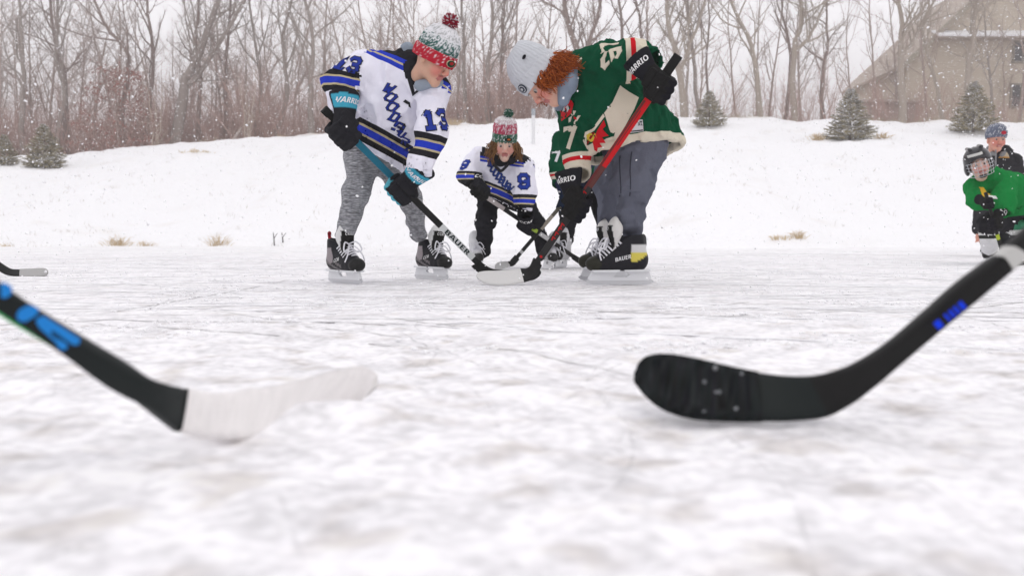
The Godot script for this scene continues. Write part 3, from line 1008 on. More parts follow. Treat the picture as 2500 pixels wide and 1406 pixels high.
# ---------------------------------------------------------------- bodies and cloth: distance fields meshed as surface nets
class Field:
	var o: Vector3
	var h: float
	var nx: int
	var ny: int
	var nz: int
	var d := PackedFloat32Array()
	var id := PackedByteArray()

	func _init(lo: Vector3, hi: Vector3, cell: float) -> void:
		o = lo
		h = cell
		nx = int(ceil((hi.x - lo.x) / cell)) + 1
		ny = int(ceil((hi.y - lo.y) / cell)) + 1
		nz = int(ceil((hi.z - lo.z) / cell)) + 1
		d.resize(nx * ny * nz)
		d.fill(1.0)
		id.resize(nx * ny * nz)

	func cone(a: Vector3, b: Vector3, ra: float, rb: float, mark := 0, k := 0.03, thin := Vector3.ZERO, f := 1.0) -> void:
		# a tapered capsule; with thin and f it is f times thinner along that direction
		var reach := Vector3.ONE * (maxf(ra, rb) + k + 2.0 * h)
		var lo := (a.min(b) - reach - o) / h
		var hi := (a.max(b) + reach - o) / h
		var x0 := maxi(0, int(lo.x)); var x1 := mini(nx - 1, int(hi.x) + 1)
		var y0 := maxi(0, int(lo.y)); var y1 := mini(ny - 1, int(hi.y) + 1)
		var z0 := maxi(0, int(lo.z)); var z1 := mini(nz - 1, int(hi.z) + 1)
		var ba := b - a
		var flat := thin != Vector3.ZERO
		if flat: ba += thin * ba.dot(thin) * (f - 1.0)
		var inv := 1.0 / maxf(ba.dot(ba), 1e-9)
		for z in range(z0, z1 + 1):
			for y in range(y0, y1 + 1):
				var i := (z * ny + y) * nx + x0
				var p := o + Vector3(x0, y, z) * h - a
				for x in range(x0, x1 + 1):
					var q := p
					if flat: q += thin * (q.dot(thin) * (f - 1.0))
					var t := clampf(q.dot(ba) * inv, 0.0, 1.0)
					var e := (q - ba * t).length() - ra - (rb - ra) * t
					if flat and e > 0.0: e /= f
					var was := d[i]
					if e < was: id[i] = mark
					var s := k - absf(e - was)
					d[i] = minf(e, was) - (s * s / (4.0 * k) if s > 0.0 else 0.0)
					p.x += h
					i += 1

	func blob(c: Vector3, r: Vector3, turn := Basis(), mark := 0, k := 0.02) -> void:
		var m := maxf(r.x, maxf(r.y, r.z))
		var reach := Vector3.ONE * (m + k + 2.0 * h)
		var lo := (c - reach - o) / h
		var hi := (c + reach - o) / h
		var least := minf(r.x, minf(r.y, r.z))
		var back := turn.transposed()
		for z in range(maxi(0, int(lo.z)), mini(nz - 1, int(hi.z) + 1) + 1):
			for y in range(maxi(0, int(lo.y)), mini(ny - 1, int(hi.y) + 1) + 1):
				for x in range(maxi(0, int(lo.x)), mini(nx - 1, int(hi.x) + 1) + 1):
					var i := (z * ny + y) * nx + x
					var q := back * (o + Vector3(x, y, z) * h - c)
					var k0 := (q / r).length()
					var k1 := (q / (r * r)).length()
					var e := k0 * (k0 - 1.0) / k1 if k1 > 1e-6 else -least
					var was := d[i]
					if e < was: id[i] = mark
					var s := k - absf(e - was)
					d[i] = minf(e, was) - (s * s / (4.0 * k) if s > 0.0 else 0.0)

	func brick(t: Transform3D, half: Vector3, r: float, mark := 0, k := 0.008) -> void:
		var m := half.length() + r
		var reach := Vector3.ONE * (m + k + 2.0 * h)
		var lo := (t.origin - reach - o) / h
		var hi := (t.origin + reach - o) / h
		var back := t.basis.transposed()
		for z in range(maxi(0, int(lo.z)), mini(nz - 1, int(hi.z) + 1) + 1):
			for y in range(maxi(0, int(lo.y)), mini(ny - 1, int(hi.y) + 1) + 1):
				for x in range(maxi(0, int(lo.x)), mini(nx - 1, int(hi.x) + 1) + 1):
					var i := (z * ny + y) * nx + x
					var q := (back * (o + Vector3(x, y, z) * h - t.origin)).abs() - half
					var e := q.max(Vector3.ZERO).length() + minf(maxf(q.x, maxf(q.y, q.z)), 0.0) - r
					var was := d[i]
					if e < was: id[i] = mark
					var s := k - absf(e - was)
					d[i] = minf(e, was) - (s * s / (4.0 * k) if s > 0.0 else 0.0)

	func carve(c: Vector3, r: float, k := 0.006) -> void:
		var reach := Vector3.ONE * (r + k + 2.0 * h)
		var lo := (c - reach - o) / h
		var hi := (c + reach - o) / h
		for z in range(maxi(0, int(lo.z)), mini(nz - 1, int(hi.z) + 1) + 1):
			for y in range(maxi(0, int(lo.y)), mini(ny - 1, int(hi.y) + 1) + 1):
				for x in range(maxi(0, int(lo.x)), mini(nx - 1, int(hi.x) + 1) + 1):
					var i := (z * ny + y) * nx + x
					var e := r - (o + Vector3(x, y, z) * h - c).length()
					var was := d[i]
					var s := k - absf(e - was)
					d[i] = maxf(e, was) + (s * s / (4.0 * k) if s > 0.0 else 0.0)

	func cut(n: Vector3, at: Vector3, near := 9.0, shell := 0.0, deep := 0.1) -> void:
		# take away what lies beyond a plane (within that distance of its point); with shell, hollow out that far behind it
		var i := 0
		for z in nz:
			for y in ny:
				var p := o + Vector3(0, y, z) * h - at
				for x in nx:
					if d[i] < 0.12 and p.length_squared() < near * near:
						var s := p.dot(n)
						if shell > 0.0 and s > -deep: d[i] = maxf(d[i], minf(-(d[i] + shell), s + deep))
						d[i] = maxf(d[i], s)
					p.x += h
					i += 1

	func wrinkle(f: Callable) -> void:
		var i := 0
		for z in nz:
			for y in ny:
				for x in nx:
					if absf(d[i]) < 0.06: d[i] += clampf(f.call(o + Vector3(x, y, z) * h), -0.02, 0.02) * (1.0 - smoothstep(0.02, 0.06, absf(d[i])))
					i += 1

	func at(p: Vector3) -> float:
		var q := (p - o) / h
		var x := int(floor(q.x)); var y := int(floor(q.y)); var z := int(floor(q.z))
		if x < 0 or y < 0 or z < 0 or x > nx - 2 or y > ny - 2 or z > nz - 2: return 1.0
		var f := q - Vector3(x, y, z)
		var i := (z * ny + y) * nx + x
		var s := nx
		var t := nx * ny
		var a := lerpf(lerpf(d[i], d[i + 1], f.x), lerpf(d[i + s], d[i + s + 1], f.x), f.y)
		var b := lerpf(lerpf(d[i + t], d[i + t + 1], f.x), lerpf(d[i + t + s], d[i + t + s + 1], f.x), f.y)
		return lerpf(a, b, f.z)

	func slope(p: Vector3) -> Vector3:
		var e := h * 0.8
		return Vector3(at(p + Vector3(e, 0, 0)) - at(p - Vector3(e, 0, 0)), at(p + Vector3(0, e, 0)) - at(p - Vector3(0, e, 0)), at(p + Vector3(0, 0, e)) - at(p - Vector3(0, 0, e))).normalized()

	func hit(from: Vector3, dir: Vector3, far := 0.6) -> Vector3:       # where a ray first meets the surface; Vector3.INF if it misses
		var t := 0.0
		while t < far:
			var p := from + dir * t
			var e := at(p)
			if e < 0.0:
				var lo := t - h
				var hi := t
				for k in 6:
					var m := (lo + hi) / 2
					if at(from + dir * m) < 0.0: hi = m
					else: lo = m
				return from + dir * hi
			t += clampf(e * 0.8, h * 0.35, h) if e < 0.9 else h
		return Vector3.INF

	func net() -> Array:      # [points, normals, marks, triangles]
		var v := PackedVector3Array()
		var n := PackedVector3Array()
		var m := PackedByteArray()
		var tri := PackedInt32Array()
		var where := PackedInt32Array()
		where.resize(nx * ny * nz)
		where.fill(-1)
		var s := nx
		var t := nx * ny
		var off := [0, 1, s, s + 1, t, t + 1, t + s, t + s + 1]
		var edge := [[0, 1], [2, 3], [4, 5], [6, 7], [0, 2], [1, 3], [4, 6], [5, 7], [0, 4], [1, 5], [2, 6], [3, 7]]
		var corner: Array[Vector3] = []
		for k in 8: corner.append(Vector3(k & 1, (k >> 1) & 1, k >> 2))
		var g := PackedFloat32Array()
		g.resize(8)
		var most := h * 4.5
		for z in nz - 1:
			for y in ny - 1:
				var i := (z * ny + y) * nx - 1
				for x in nx - 1:
					i += 1
					var d0 := d[i]
					if d0 > most or d0 < -most: continue
					var low := 0
					for k in 8:
						var e := d[i + off[k]]
						g[k] = e
						if e < 0.0: low += 1
					if low == 0 or low == 8: continue
					var sum := Vector3.ZERO
					var count := 0
					for e in edge:
						var a := g[e[0]]
						var b := g[e[1]]
						if (a < 0.0) != (b < 0.0):
							sum += corner[e[0]].lerp(corner[e[1]], a / (a - b))
							count += 1
					var f := sum / count
					where[i] = v.size()
					v.append(o + (Vector3(x, y, z) + f) * h)
					n.append(Vector3(
						lerpf(lerpf(g[1] - g[0], g[3] - g[2], f.y), lerpf(g[5] - g[4], g[7] - g[6], f.y), f.z),
						lerpf(lerpf(g[2] - g[0], g[3] - g[1], f.x), lerpf(g[6] - g[4], g[7] - g[5], f.x), f.z),
						lerpf(lerpf(g[4] - g[0], g[5] - g[1], f.x), lerpf(g[6] - g[2], g[7] - g[3], f.x), f.y)).normalized())
					var best := 0
					for k in 8:
						if absf(g[k]) < absf(g[best]): best = k
					m.append(id[i + off[best]])
		for z in range(1, nz - 1):
			for y in range(1, ny - 1):
				var i := (z * ny + y) * nx
				for x in range(1, nx - 1):
					i += 1
					if where[i] < 0 and where[i - 1] < 0 and where[i - s] < 0 and where[i - t] < 0: continue
					var inside := d[i] < 0.0
					for axis in 3:
						var st: int = [1, s, t][axis]
						if (d[i + st] < 0.0) == inside: continue
						var u: int = [s, t, 1][axis]
						var w: int = [t, 1, s][axis]
						var a := where[i]; var b := where[i - u]; var c := where[i - u - w]; var e := where[i - w]
						if a < 0 or b < 0 or c < 0 or e < 0: continue
						if inside:
							tri.append(a); tri.append(c); tri.append(b)
							tri.append(a); tri.append(e); tri.append(c)
						else:
							tri.append(a); tri.append(b); tri.append(c)
							tri.append(a); tri.append(c); tri.append(e)
		return [v, n, m, tri]


# From a field to a coloured mesh. Colours come from the marks; dye(point, normal, mark, colour) may change one at a point.
# band(centre, mark) may return {a, u, levels, cols}: the triangle is then cut at the levels of (p - a).u and coloured between them.
func skin_mesh(f: Field, cols: Array, dye: Variant = null, band: Variant = null) -> ArrayMesh:
	var net := f.net()
	var v: PackedVector3Array = net[0]
	var n: PackedVector3Array = net[1]
	var m: PackedByteArray = net[2]
	var tri: PackedInt32Array = net[3]
	var s := Soup.new()
	if band == null:
		s.v = v
		s.n = n
		for k in v.size():
			var c: Color = cols[m[k]]
			if dye != null: c = dye.call(v[k], n[k], m[k], c)
			s.c.append(c)
		s.i = tri
		return s.mesh()
	for k in range(0, tri.size(), 3):
		var ia := tri[k]; var ib := tri[k + 1]; var ic := tri[k + 2]
		var mid := (v[ia] + v[ib] + v[ic]) / 3.0
		var b: Variant = band.call(mid, m[ia])
		if b == null:
			var c: Color = cols[m[ia]]
			s.tri(v[ia], v[ib], v[ic], n[ia], n[ib], n[ic], c, c, c)
			continue
		var poly := [[v[ia], n[ia]], [v[ib], n[ib]], [v[ic], n[ic]]]
		var levels: Array = b.levels
		var at: Vector3 = b.a
		var u: Vector3 = b.u
		for j in levels.size() + 1:
			var below := []
			var above := []
			if j == levels.size(): below = poly
			else:
				var level: float = levels[j]
				for q in poly.size():
					var p0: Array = poly[q]
					var p1: Array = poly[(q + 1) % poly.size()]
					var s0: float = (p0[0] - at).dot(u) - level
					var s1: float = (p1[0] - at).dot(u) - level
					if s0 < 0: below.append(p0)
					else: above.append(p0)
					if (s0 < 0) != (s1 < 0):
						var t := s0 / (s0 - s1)
						var x := [p0[0].lerp(p1[0], t), p0[1].lerp(p1[1], t)]
						below.append(x)
						above.append(x)
			var c: Color = b.cols[j]
			for q in range(1, below.size() - 1):
				s.tri(below[0][0], below[q][0], below[q + 1][0], below[0][1], below[q][1], below[q + 1][1], c, c, c)
			poly = above
			if poly.size() < 3: break
	return s.mesh()


# ---------------------------------------------------------------- print on cloth: flat shapes laid onto a field along a direction
var fonts := {}


func font(family: String, weight: int, bold := 0.0, slant := 0.0) -> Font:
	var key := "%s %d %f %f" % [family, weight, bold, slant]
	if not fonts.has(key):
		var sf := SystemFont.new()
		sf.font_names = PackedStringArray([family])
		sf.font_weight = weight
		var fv := FontVariation.new()
		fv.base_font = sf
		fv.variation_embolden = bold
		fv.variation_transform = Transform2D(Vector2(1, slant), Vector2(0, 1), Vector2.ZERO)
		fonts[key] = fv
	return fonts[key]


func letters(text: String, f: Font, height: float) -> PackedVector2Array:       # triangles of the text, centred on (0, 0), capitals that tall
	var tm := TextMesh.new()
	tm.text = text
	tm.font = f
	tm.font_size = 64
	tm.depth = 0.0
	tm.pixel_size = 0.01
	tm.curve_step = 2.0
	var out := PackedVector2Array()
	var arr := tm.get_mesh_arrays() if tm.get_surface_count() else []
	if arr.is_empty(): return out
	var v: PackedVector3Array = arr[Mesh.ARRAY_VERTEX]
	var ix: Variant = arr[Mesh.ARRAY_INDEX]
	var lo := Vector2.INF
	var hi := -Vector2.INF
	for p in v:
		lo = lo.min(Vector2(p.x, p.y))
		hi = hi.max(Vector2(p.x, p.y))
	var c := (lo + hi) / 2.0
	var k := height / maxf(hi.y - lo.y, 1e-6)
	var count: int = ix.size() if ix != null and ix.size() else v.size()
	for q in count:
		var p: Vector3 = v[ix[q]] if ix != null and ix.size() else v[q]
		out.append((Vector2(p.x, p.y) - c) * k)
	return out


func shape(poly: Array) -> PackedVector2Array:       # triangles of an outline
	var p := PackedVector2Array(poly)
	var out := PackedVector2Array()
	for k in Geometry2D.triangulate_polygon(p): out.append(p[k])
	return out


func lay(s: Soup, f: Field, tris: PackedVector2Array, at: Vector3, right: Vector3, up: Vector3, col: Color, lift := 0.003, fine := 0.02) -> void:
	# at is in front of the cloth; the print is thrown along -(right x up)
	right = right.normalized()
	var out := right.cross(up).normalized()
	up = out.cross(right).normalized()
	var todo := []
	for k in range(0, tris.size(), 3): todo.append([tris[k], tris[k + 1], tris[k + 2]])
	while todo.size():
		var t: Array = todo.pop_back()
		var l := [t[0].distance_to(t[1]), t[1].distance_to(t[2]), t[2].distance_to(t[0])]
		var e := 0 if l[0] >= l[1] and l[0] >= l[2] else (1 if l[1] >= l[2] else 2)
		if l[e] > fine:
			var mid: Vector2 = (t[e] + t[(e + 1) % 3]) / 2.0
			todo.append([t[e], mid, t[(e + 2) % 3]])
			todo.append([mid, t[(e + 1) % 3], t[(e + 2) % 3]])
			continue
		var q := []
		for p in t:
			var from: Vector3 = at + right * p.x + up * p.y
			if f == null:
				q.append([from, out])
				continue
			var x := f.hit(from, -out, 0.5)
			if x == Vector3.INF: break
			q.append([x + out * lift, f.slope(x)])
		if q.size() < 3: continue
		if maxf(q[0][0].distance_to(q[1][0]), q[1][0].distance_to(q[2][0])) > fine * 3.0: continue
		var face: Vector3 = (q[2][0] - q[0][0]).cross(q[1][0] - q[0][0])
		if face.dot(out) > 0: s.tri(q[0][0], q[1][0], q[2][0], q[0][1], q[1][1], q[2][1], col, col, col)
		else: s.tri(q[0][0], q[2][0], q[1][0], q[0][1], q[2][1], q[1][1], col, col, col)


# ---------------------------------------------------------------- block letters of athletic cut, made of straight strokes
const STROKES := {
	"W": [[0, 6, 1, 0], [1, 0, 2, 4], [2, 4, 3, 0], [3, 0, 4, 6]],
	"O": [[1, 0, 3, 0], [3, 0, 4, 1], [4, 1, 4, 5], [4, 5, 3, 6], [3, 6, 1, 6], [1, 6, 0, 5], [0, 5, 0, 1], [0, 1, 1, 0]],
	"D": [[0, 0, 3, 0], [3, 0, 4, 1], [4, 1, 4, 5], [4, 5, 3, 6], [3, 6, 0, 6], [0.6, 0, 0.6, 6]],
	"B": [[0, 0, 3.4, 0], [3.4, 0, 4, 0.8], [4, 0.8, 4, 2.4], [4, 2.4, 3.4, 3], [0.6, 3, 3.4, 3], [3.4, 3, 3.9, 3.7], [3.9, 3.7, 3.9, 5.3], [3.9, 5.3, 3.3, 6], [3.3, 6, 0, 6], [0.6, 0, 0.6, 6]],
	"U": [[0.5, 6, 0.5, 1], [0.5, 1, 1.3, 0], [1.3, 0, 2.7, 0], [2.7, 0, 3.5, 1], [3.5, 1, 3.5, 6]],
	"R": [[0.6, 0, 0.6, 6], [0, 6, 3.3, 6], [3.3, 6, 4, 5.2], [4, 5.2, 4, 3.8], [4, 3.8, 3.3, 3], [3.3, 3, 0.6, 3], [2, 3, 4, 0]],
	"Y": [[0, 6, 2, 3], [4, 6, 2, 3], [2, 3, 2, 0], [1, 0, 3, 0]],
	"1": [[0.8, 4.8, 2, 6], [2, 6, 2, 0], [0.7, 0, 3.3, 0]],
	"3": [[0, 5, 1, 6], [1, 6, 3, 6], [3, 6, 4, 5], [4, 5, 4, 4], [4, 4, 3.2, 3], [3.2, 3, 1.6, 3], [3.2, 3, 4, 2], [4, 2, 4, 1], [4, 1, 3, 0], [3, 0, 1, 0], [1, 0, 0, 1]],
	"7": [[0, 6, 4, 6], [4, 6, 1.8, 0]],
	"9": [[4, 3, 1, 2.6], [1, 2.6, 0, 3.4], [0, 3.4, 0, 5], [0, 5, 1, 6], [1, 6, 3, 6], [3, 6, 4, 5], [4, 5, 4, 1], [4, 1, 3, 0], [3, 0, 1, 0], [1, 0, 0, 0.9]],
}


func strokes(text: String, height: float, thick: float) -> PackedVector2Array:
	var out := PackedVector2Array()
	var u := height / 6.0
	var w := text.length() * 5.6 - 1.6
	for k in text.length():
		for q in STROKES[text[k]]:
			var a := Vector2(q[0] + k * 5.6 - w / 2, q[1] - 3.0) * u
			var b := Vector2(q[2] + k * 5.6 - w / 2, q[3] - 3.0) * u
			var d := (b - a).normalized() * thick * 0.5
			var e := Vector2(-d.y, d.x)
			a -= d * 0.72
			b += d * 0.72
			out.append_array(PackedVector2Array([a - e, b - e, b + e, a - e, b + e, a + e]))
	return out


func lettering(s: Soup, f: Field, text: String, at: Vector3, right: Vector3, up: Vector3, height: float, fill: Color, edge: Color, wide := 1.45, slant := 0.0, broad := 1.0) -> void:
	for pass_ in 2:
		var t := strokes(text, height, height / 6.0 * (wide + 0.75 if pass_ == 0 else wide))
		for k in t.size(): t[k].x = t[k].x * broad + t[k].y * slant
		for k in range(0, t.size(), 6):
			lay(s, f, t.slice(k, k + 6), at, right, up, edge if pass_ == 0 else fill, 0.0025 + 0.0016 * pass_ + 0.00003 * (k / 6), 0.03)


func flat_text(s: Soup, f: Field, text: String, at: Vector3, right: Vector3, up: Vector3, height: float, col: Color, slant := 0.2, lift := 0.003) -> void:
	lay(s, f, letters(text, font("Droid Sans", 700, 0.0, slant), height), at, right, up, col, lift, 0.03)


# ---------------------------------------------------------------- heads
func place(o: Node3D, x: Transform3D, root: Node3D) -> Node3D:
	o.transform = Transform3D(x.basis, x.origin - root.position)
	return o


func facing(at: Vector3, dir: Vector3, up: Vector3, size := 1.0) -> Transform3D:     # +z of the head looks along dir
	var z := dir.normalized()
	var x := up.cross(z).normalized()
	return Transform3D(Basis(x, z.cross(x), z) * size, at)


func make_head(who: Node3D, x: Transform3D, skin: Color, flush: float, hair: Color, smile := false, under: Soup = null) -> MeshInstance3D:
	var f := Field.new(Vector3(-0.105, -0.2, -0.125), Vector3(0.105, 0.145, 0.13), 0.0042)
	f.blob(Vector3(0, 0.03, -0.014), Vector3(0.074, 0.094, 0.092), Basis(), 0, 0.01)
	f.cone(Vector3(0, -0.02, 0.022), Vector3(0, -0.082, 0.05), 0.060, 0.026, 0, 0.03)
	f.cone(Vector3(0.035, -0.06, 0.005), Vector3(0, -0.09, 0.055), 0.026, 0.018, 0, 0.025)
	f.cone(Vector3(-0.035, -0.06, 0.005), Vector3(0, -0.09, 0.055), 0.026, 0.018, 0, 0.025)
	for s in [-1.0, 1.0]:
		f.blob(Vector3(s * 0.036, -0.03, 0.052), Vector3(0.03, 0.028, 0.026), Basis(), 0, 0.02)
		f.blob(Vector3(s * 0.077, -0.005, -0.008), Vector3(0.010, 0.031, 0.019), Basis(Vector3.UP, s * 0.35), 0, 0.008)
		f.cone(Vector3(s * 0.014, 0.03, 0.079), Vector3(s * 0.045, 0.032, 0.066), 0.011, 0.010, 0, 0.012)
		f.carve(Vector3(s * 0.03, 0.008, 0.096), 0.017, 0.012)
		f.cone(Vector3(s * 0.018, 0.036, 0.086), Vector3(s * 0.046, 0.038, 0.070), 0.0042, 0.003, 2, 0.003)
	f.cone(Vector3(0, 0.012, 0.084), Vector3(0, -0.024, 0.100), 0.008, 0.0115, 0, 0.012)
	for s in [-1.0, 1.0]: f.blob(Vector3(s * 0.011, -0.03, 0.093), Vector3(0.009, 0.008, 0.01), Basis(), 0, 0.008)
	var lip := 0.024 if smile else 0.019
	f.cone(Vector3(-lip, -0.054, 0.074), Vector3(0, -0.0535, 0.084), 0.0045, 0.0058, 1, 0.004)
	f.cone(Vector3(lip, -0.054, 0.074), Vector3(0, -0.0535, 0.084), 0.0045, 0.0058, 1, 0.004)
	f.cone(Vector3(-lip * 0.8, -0.063, 0.075), Vector3(lip * 0.8, -0.063, 0.075), 0.0062, 0.0062, 1, 0.004)
	f.carve(Vector3(0, -0.0585, 0.094), 0.0075, 0.003)
	f.cone(Vector3(0, -0.05, -0.025), Vector3(0, -0.10, -0.045), 0.050, 0.046, 0, 0.03)
	var dye := func(p: Vector3, _n: Vector3, mk: int, c: Color) -> Color:
		if mk == 0:
			var a := minf(p.distance_to(Vector3(0.042, -0.03, 0.07)), p.distance_to(Vector3(-0.042, -0.03, 0.07)))
			var b := p.distance_to(Vector3(0, -0.026, 0.105))
			var t := maxf(1.0 - smoothstep(0.012, 0.05, a), 0.8 * (1.0 - smoothstep(0.008, 0.026, b))) * flush
			c = c.lerp(Color(0.62, 0.17, 0.14), t)
			if p.y > 0.045 and p.z < 0.06: c = hair
		return c
	var m := skin_mesh(f, [skin, Color(0.44, 0.155, 0.14), hair.lerp(skin, 0.25)], dye)
	if under and under.v.size():
		var turn := x.affine_inverse()
		var a := m.surface_get_arrays(0)
		var s := Soup.new()
		s.v = a[Mesh.ARRAY_VERTEX]; s.n = a[Mesh.ARRAY_NORMAL]; s.c = a[Mesh.ARRAY_COLOR]; s.i = a[Mesh.ARRAY_INDEX]
		var base := s.v.size()
		for k in under.v.size():
			s.v.append(turn * under.v[k]); s.n.append((turn.basis * under.n[k]).normalized()); s.c.append(skin)
		for k in under.i: s.i.append(base + k)
		m = s.mesh()
	var o := part("body", m, M.skin, who)
	place(o, x, who)
	for s in [-1.0, 1.0]:
		var e := Soup.new()
		e.ball(Vector3(s * 0.031, 0.007, 0.0700), Vector3.ONE * 0.0118, Color(0.42, 0.38, 0.36), 8, 12)
		e.ball(Vector3(s * 0.031, 0.005, 0.0765), Vector3(0.0078, 0.0078, 0.0070), Color(0.04, 0.03, 0.025), 6, 10)
		part("eye", e.mesh(), M.plastic, o)
	if smile:
		var t := Soup.new()
		t.ball(Vector3(0, -0.0585, 0.079), Vector3(0.016, 0.0042, 0.006), Color(0.75, 0.73, 0.68), 5, 12)
		part("teeth", t.mesh(), M.plastic, o)
	return o


# a knitted hat of rings: rows of [height, radius, colour]; the tip may slump towards lean
func beanie(who: Node3D, x: Transform3D, rows: Array, ribs: int, lean: Vector3, snow: float, back := 0.22) -> MeshInstance3D:
	var s := Soup.new()
	var around := ribs * 4
	var spots := noise(85.0, 51, 2)
	var fleck := RandomNumberGenerator.new()
	fleck.seed = 19
	var lines := []
	for k in rows.size() - 1:
		for q in 4: lines.append([lerpf(rows[k][0], rows[k + 1][0], q / 4.0), lerpf(rows[k][1], rows[k + 1][1], q / 4.0), rows[k][2], rows[k][3]])
	lines.append([rows[-1][0], rows[-1][1], rows[-1][2], rows[-1][3]])
	var top: float = rows[-1][0]
	for k in lines.size():
		var l: Array = lines[k]
		for a in around:
			var th := TAU * a / around
			var rib := 1.0 + 0.018 * cos(th * ribs) + 0.012 * sin(l[0] * 160.0 + a * 2.0)
			var tilt: float = l[0] - back * cos(th) * 0.0
			var up := clampf((l[0] - 0.05) / maxf(top - 0.05, 0.01), 0.0, 1.0)
			var p := Vector3(sin(th) * l[1] * 0.93 * rib, tilt, cos(th) * l[1] * 1.08 * rib - 0.012) + lean * up * up
			p.y -= (0.5 - 0.5 * cos(th)) * back * 0.16 * (1.0 - up)          # lower at the nape than over the brow
			var c: Color = l[2]
			var t := clampf((snow * l[3] + spots.get_noise_3dv(p) * 0.35 - fleck.randf()) * 6.0 + 0.5, 0.0, 0.9) if snow > 0 else 0.0
			c = c.lerp(Color(0.82, 0.82, 0.85), t)
			s.v.append(p); s.c.append(c); s.n.append(Vector3.UP)
	for k in lines.size() - 1:
		for a in around:
			var q := k * around + a
			var r := k * around + (a + 1) % around
			s.i.append(q); s.i.append(q + around); s.i.append(r + around)
			s.i.append(q); s.i.append(r + around); s.i.append(r)
	for k in lines.size():
		for a in around:
			var r0 := k * around + (a + around - 1) % around
			var r1 := k * around + (a + 1) % around
			var u := s.v[mini(k + 1, lines.size() - 1) * around + a] - s.v[maxi(k - 1, 0) * around + a]
			s.n[k * around + a] = (s.v[r1] - s.v[r0]).cross(-u).normalized() * -1.0
	var o := part("hat", s.mesh(), M.wool, who)
	place(o, x, who)
	return o


func pompom(hat: MeshInstance3D, at: Vector3, r: float, a: Color, b: Color, snow: float) -> void:
	var s := Soup.new()
	var g := RandomNumberGenerator.new()
	g.seed = 9
	s.ball(at, Vector3.ONE * r * 0.72, a * 0.7, 8, 10)
	for k in 420:
		var d := Vector3(g.randfn(0, 1), g.randfn(0, 1), g.randfn(0, 1)).normalized()
		var c := a.lerp(b, g.randf())
		if g.randf() < snow * (0.5 + 0.5 * d.y): c = Color(0.82, 0.82, 0.85)
		var w := d.cross(Vector3(g.randf(), g.randf(), g.randf())).normalized() * r * 0.13
		var tip := at + d * r * g.randf_range(0.85, 1.1)
		s.tube(PackedVector3Array([at + d * r * 0.6, tip + w * 0.4]), PackedFloat32Array([r * 0.09, r * 0.05]), 4, c, true)
	part("pompom", s.mesh(), M.wool, hat)


# an ellipse badge on a hat's brim, [shapes] in its own plane
func badge(hat: MeshInstance3D, at: Vector3, out: Vector3, size: Vector2, layers: Array) -> void:
	var s := Soup.new()
	var z := out.normalized()
	var x := Vector3.UP.cross(z).normalized()
	var b := Basis(x, z.cross(x), z)
	for k in layers.size():
		var l: Array = layers[k]
		var p := PackedVector2Array()
		for a in 20: p.append(Vector2(cos(TAU * a / 20) * size.x * l[1] + l[2], sin(TAU * a / 20) * size.y * l[1] + l[3]))
		s.slab(p, Transform3D(b, at + z * 0.0015 * k), 0.002, l[0])
	part("badge", s.mesh(), M.print, hat)


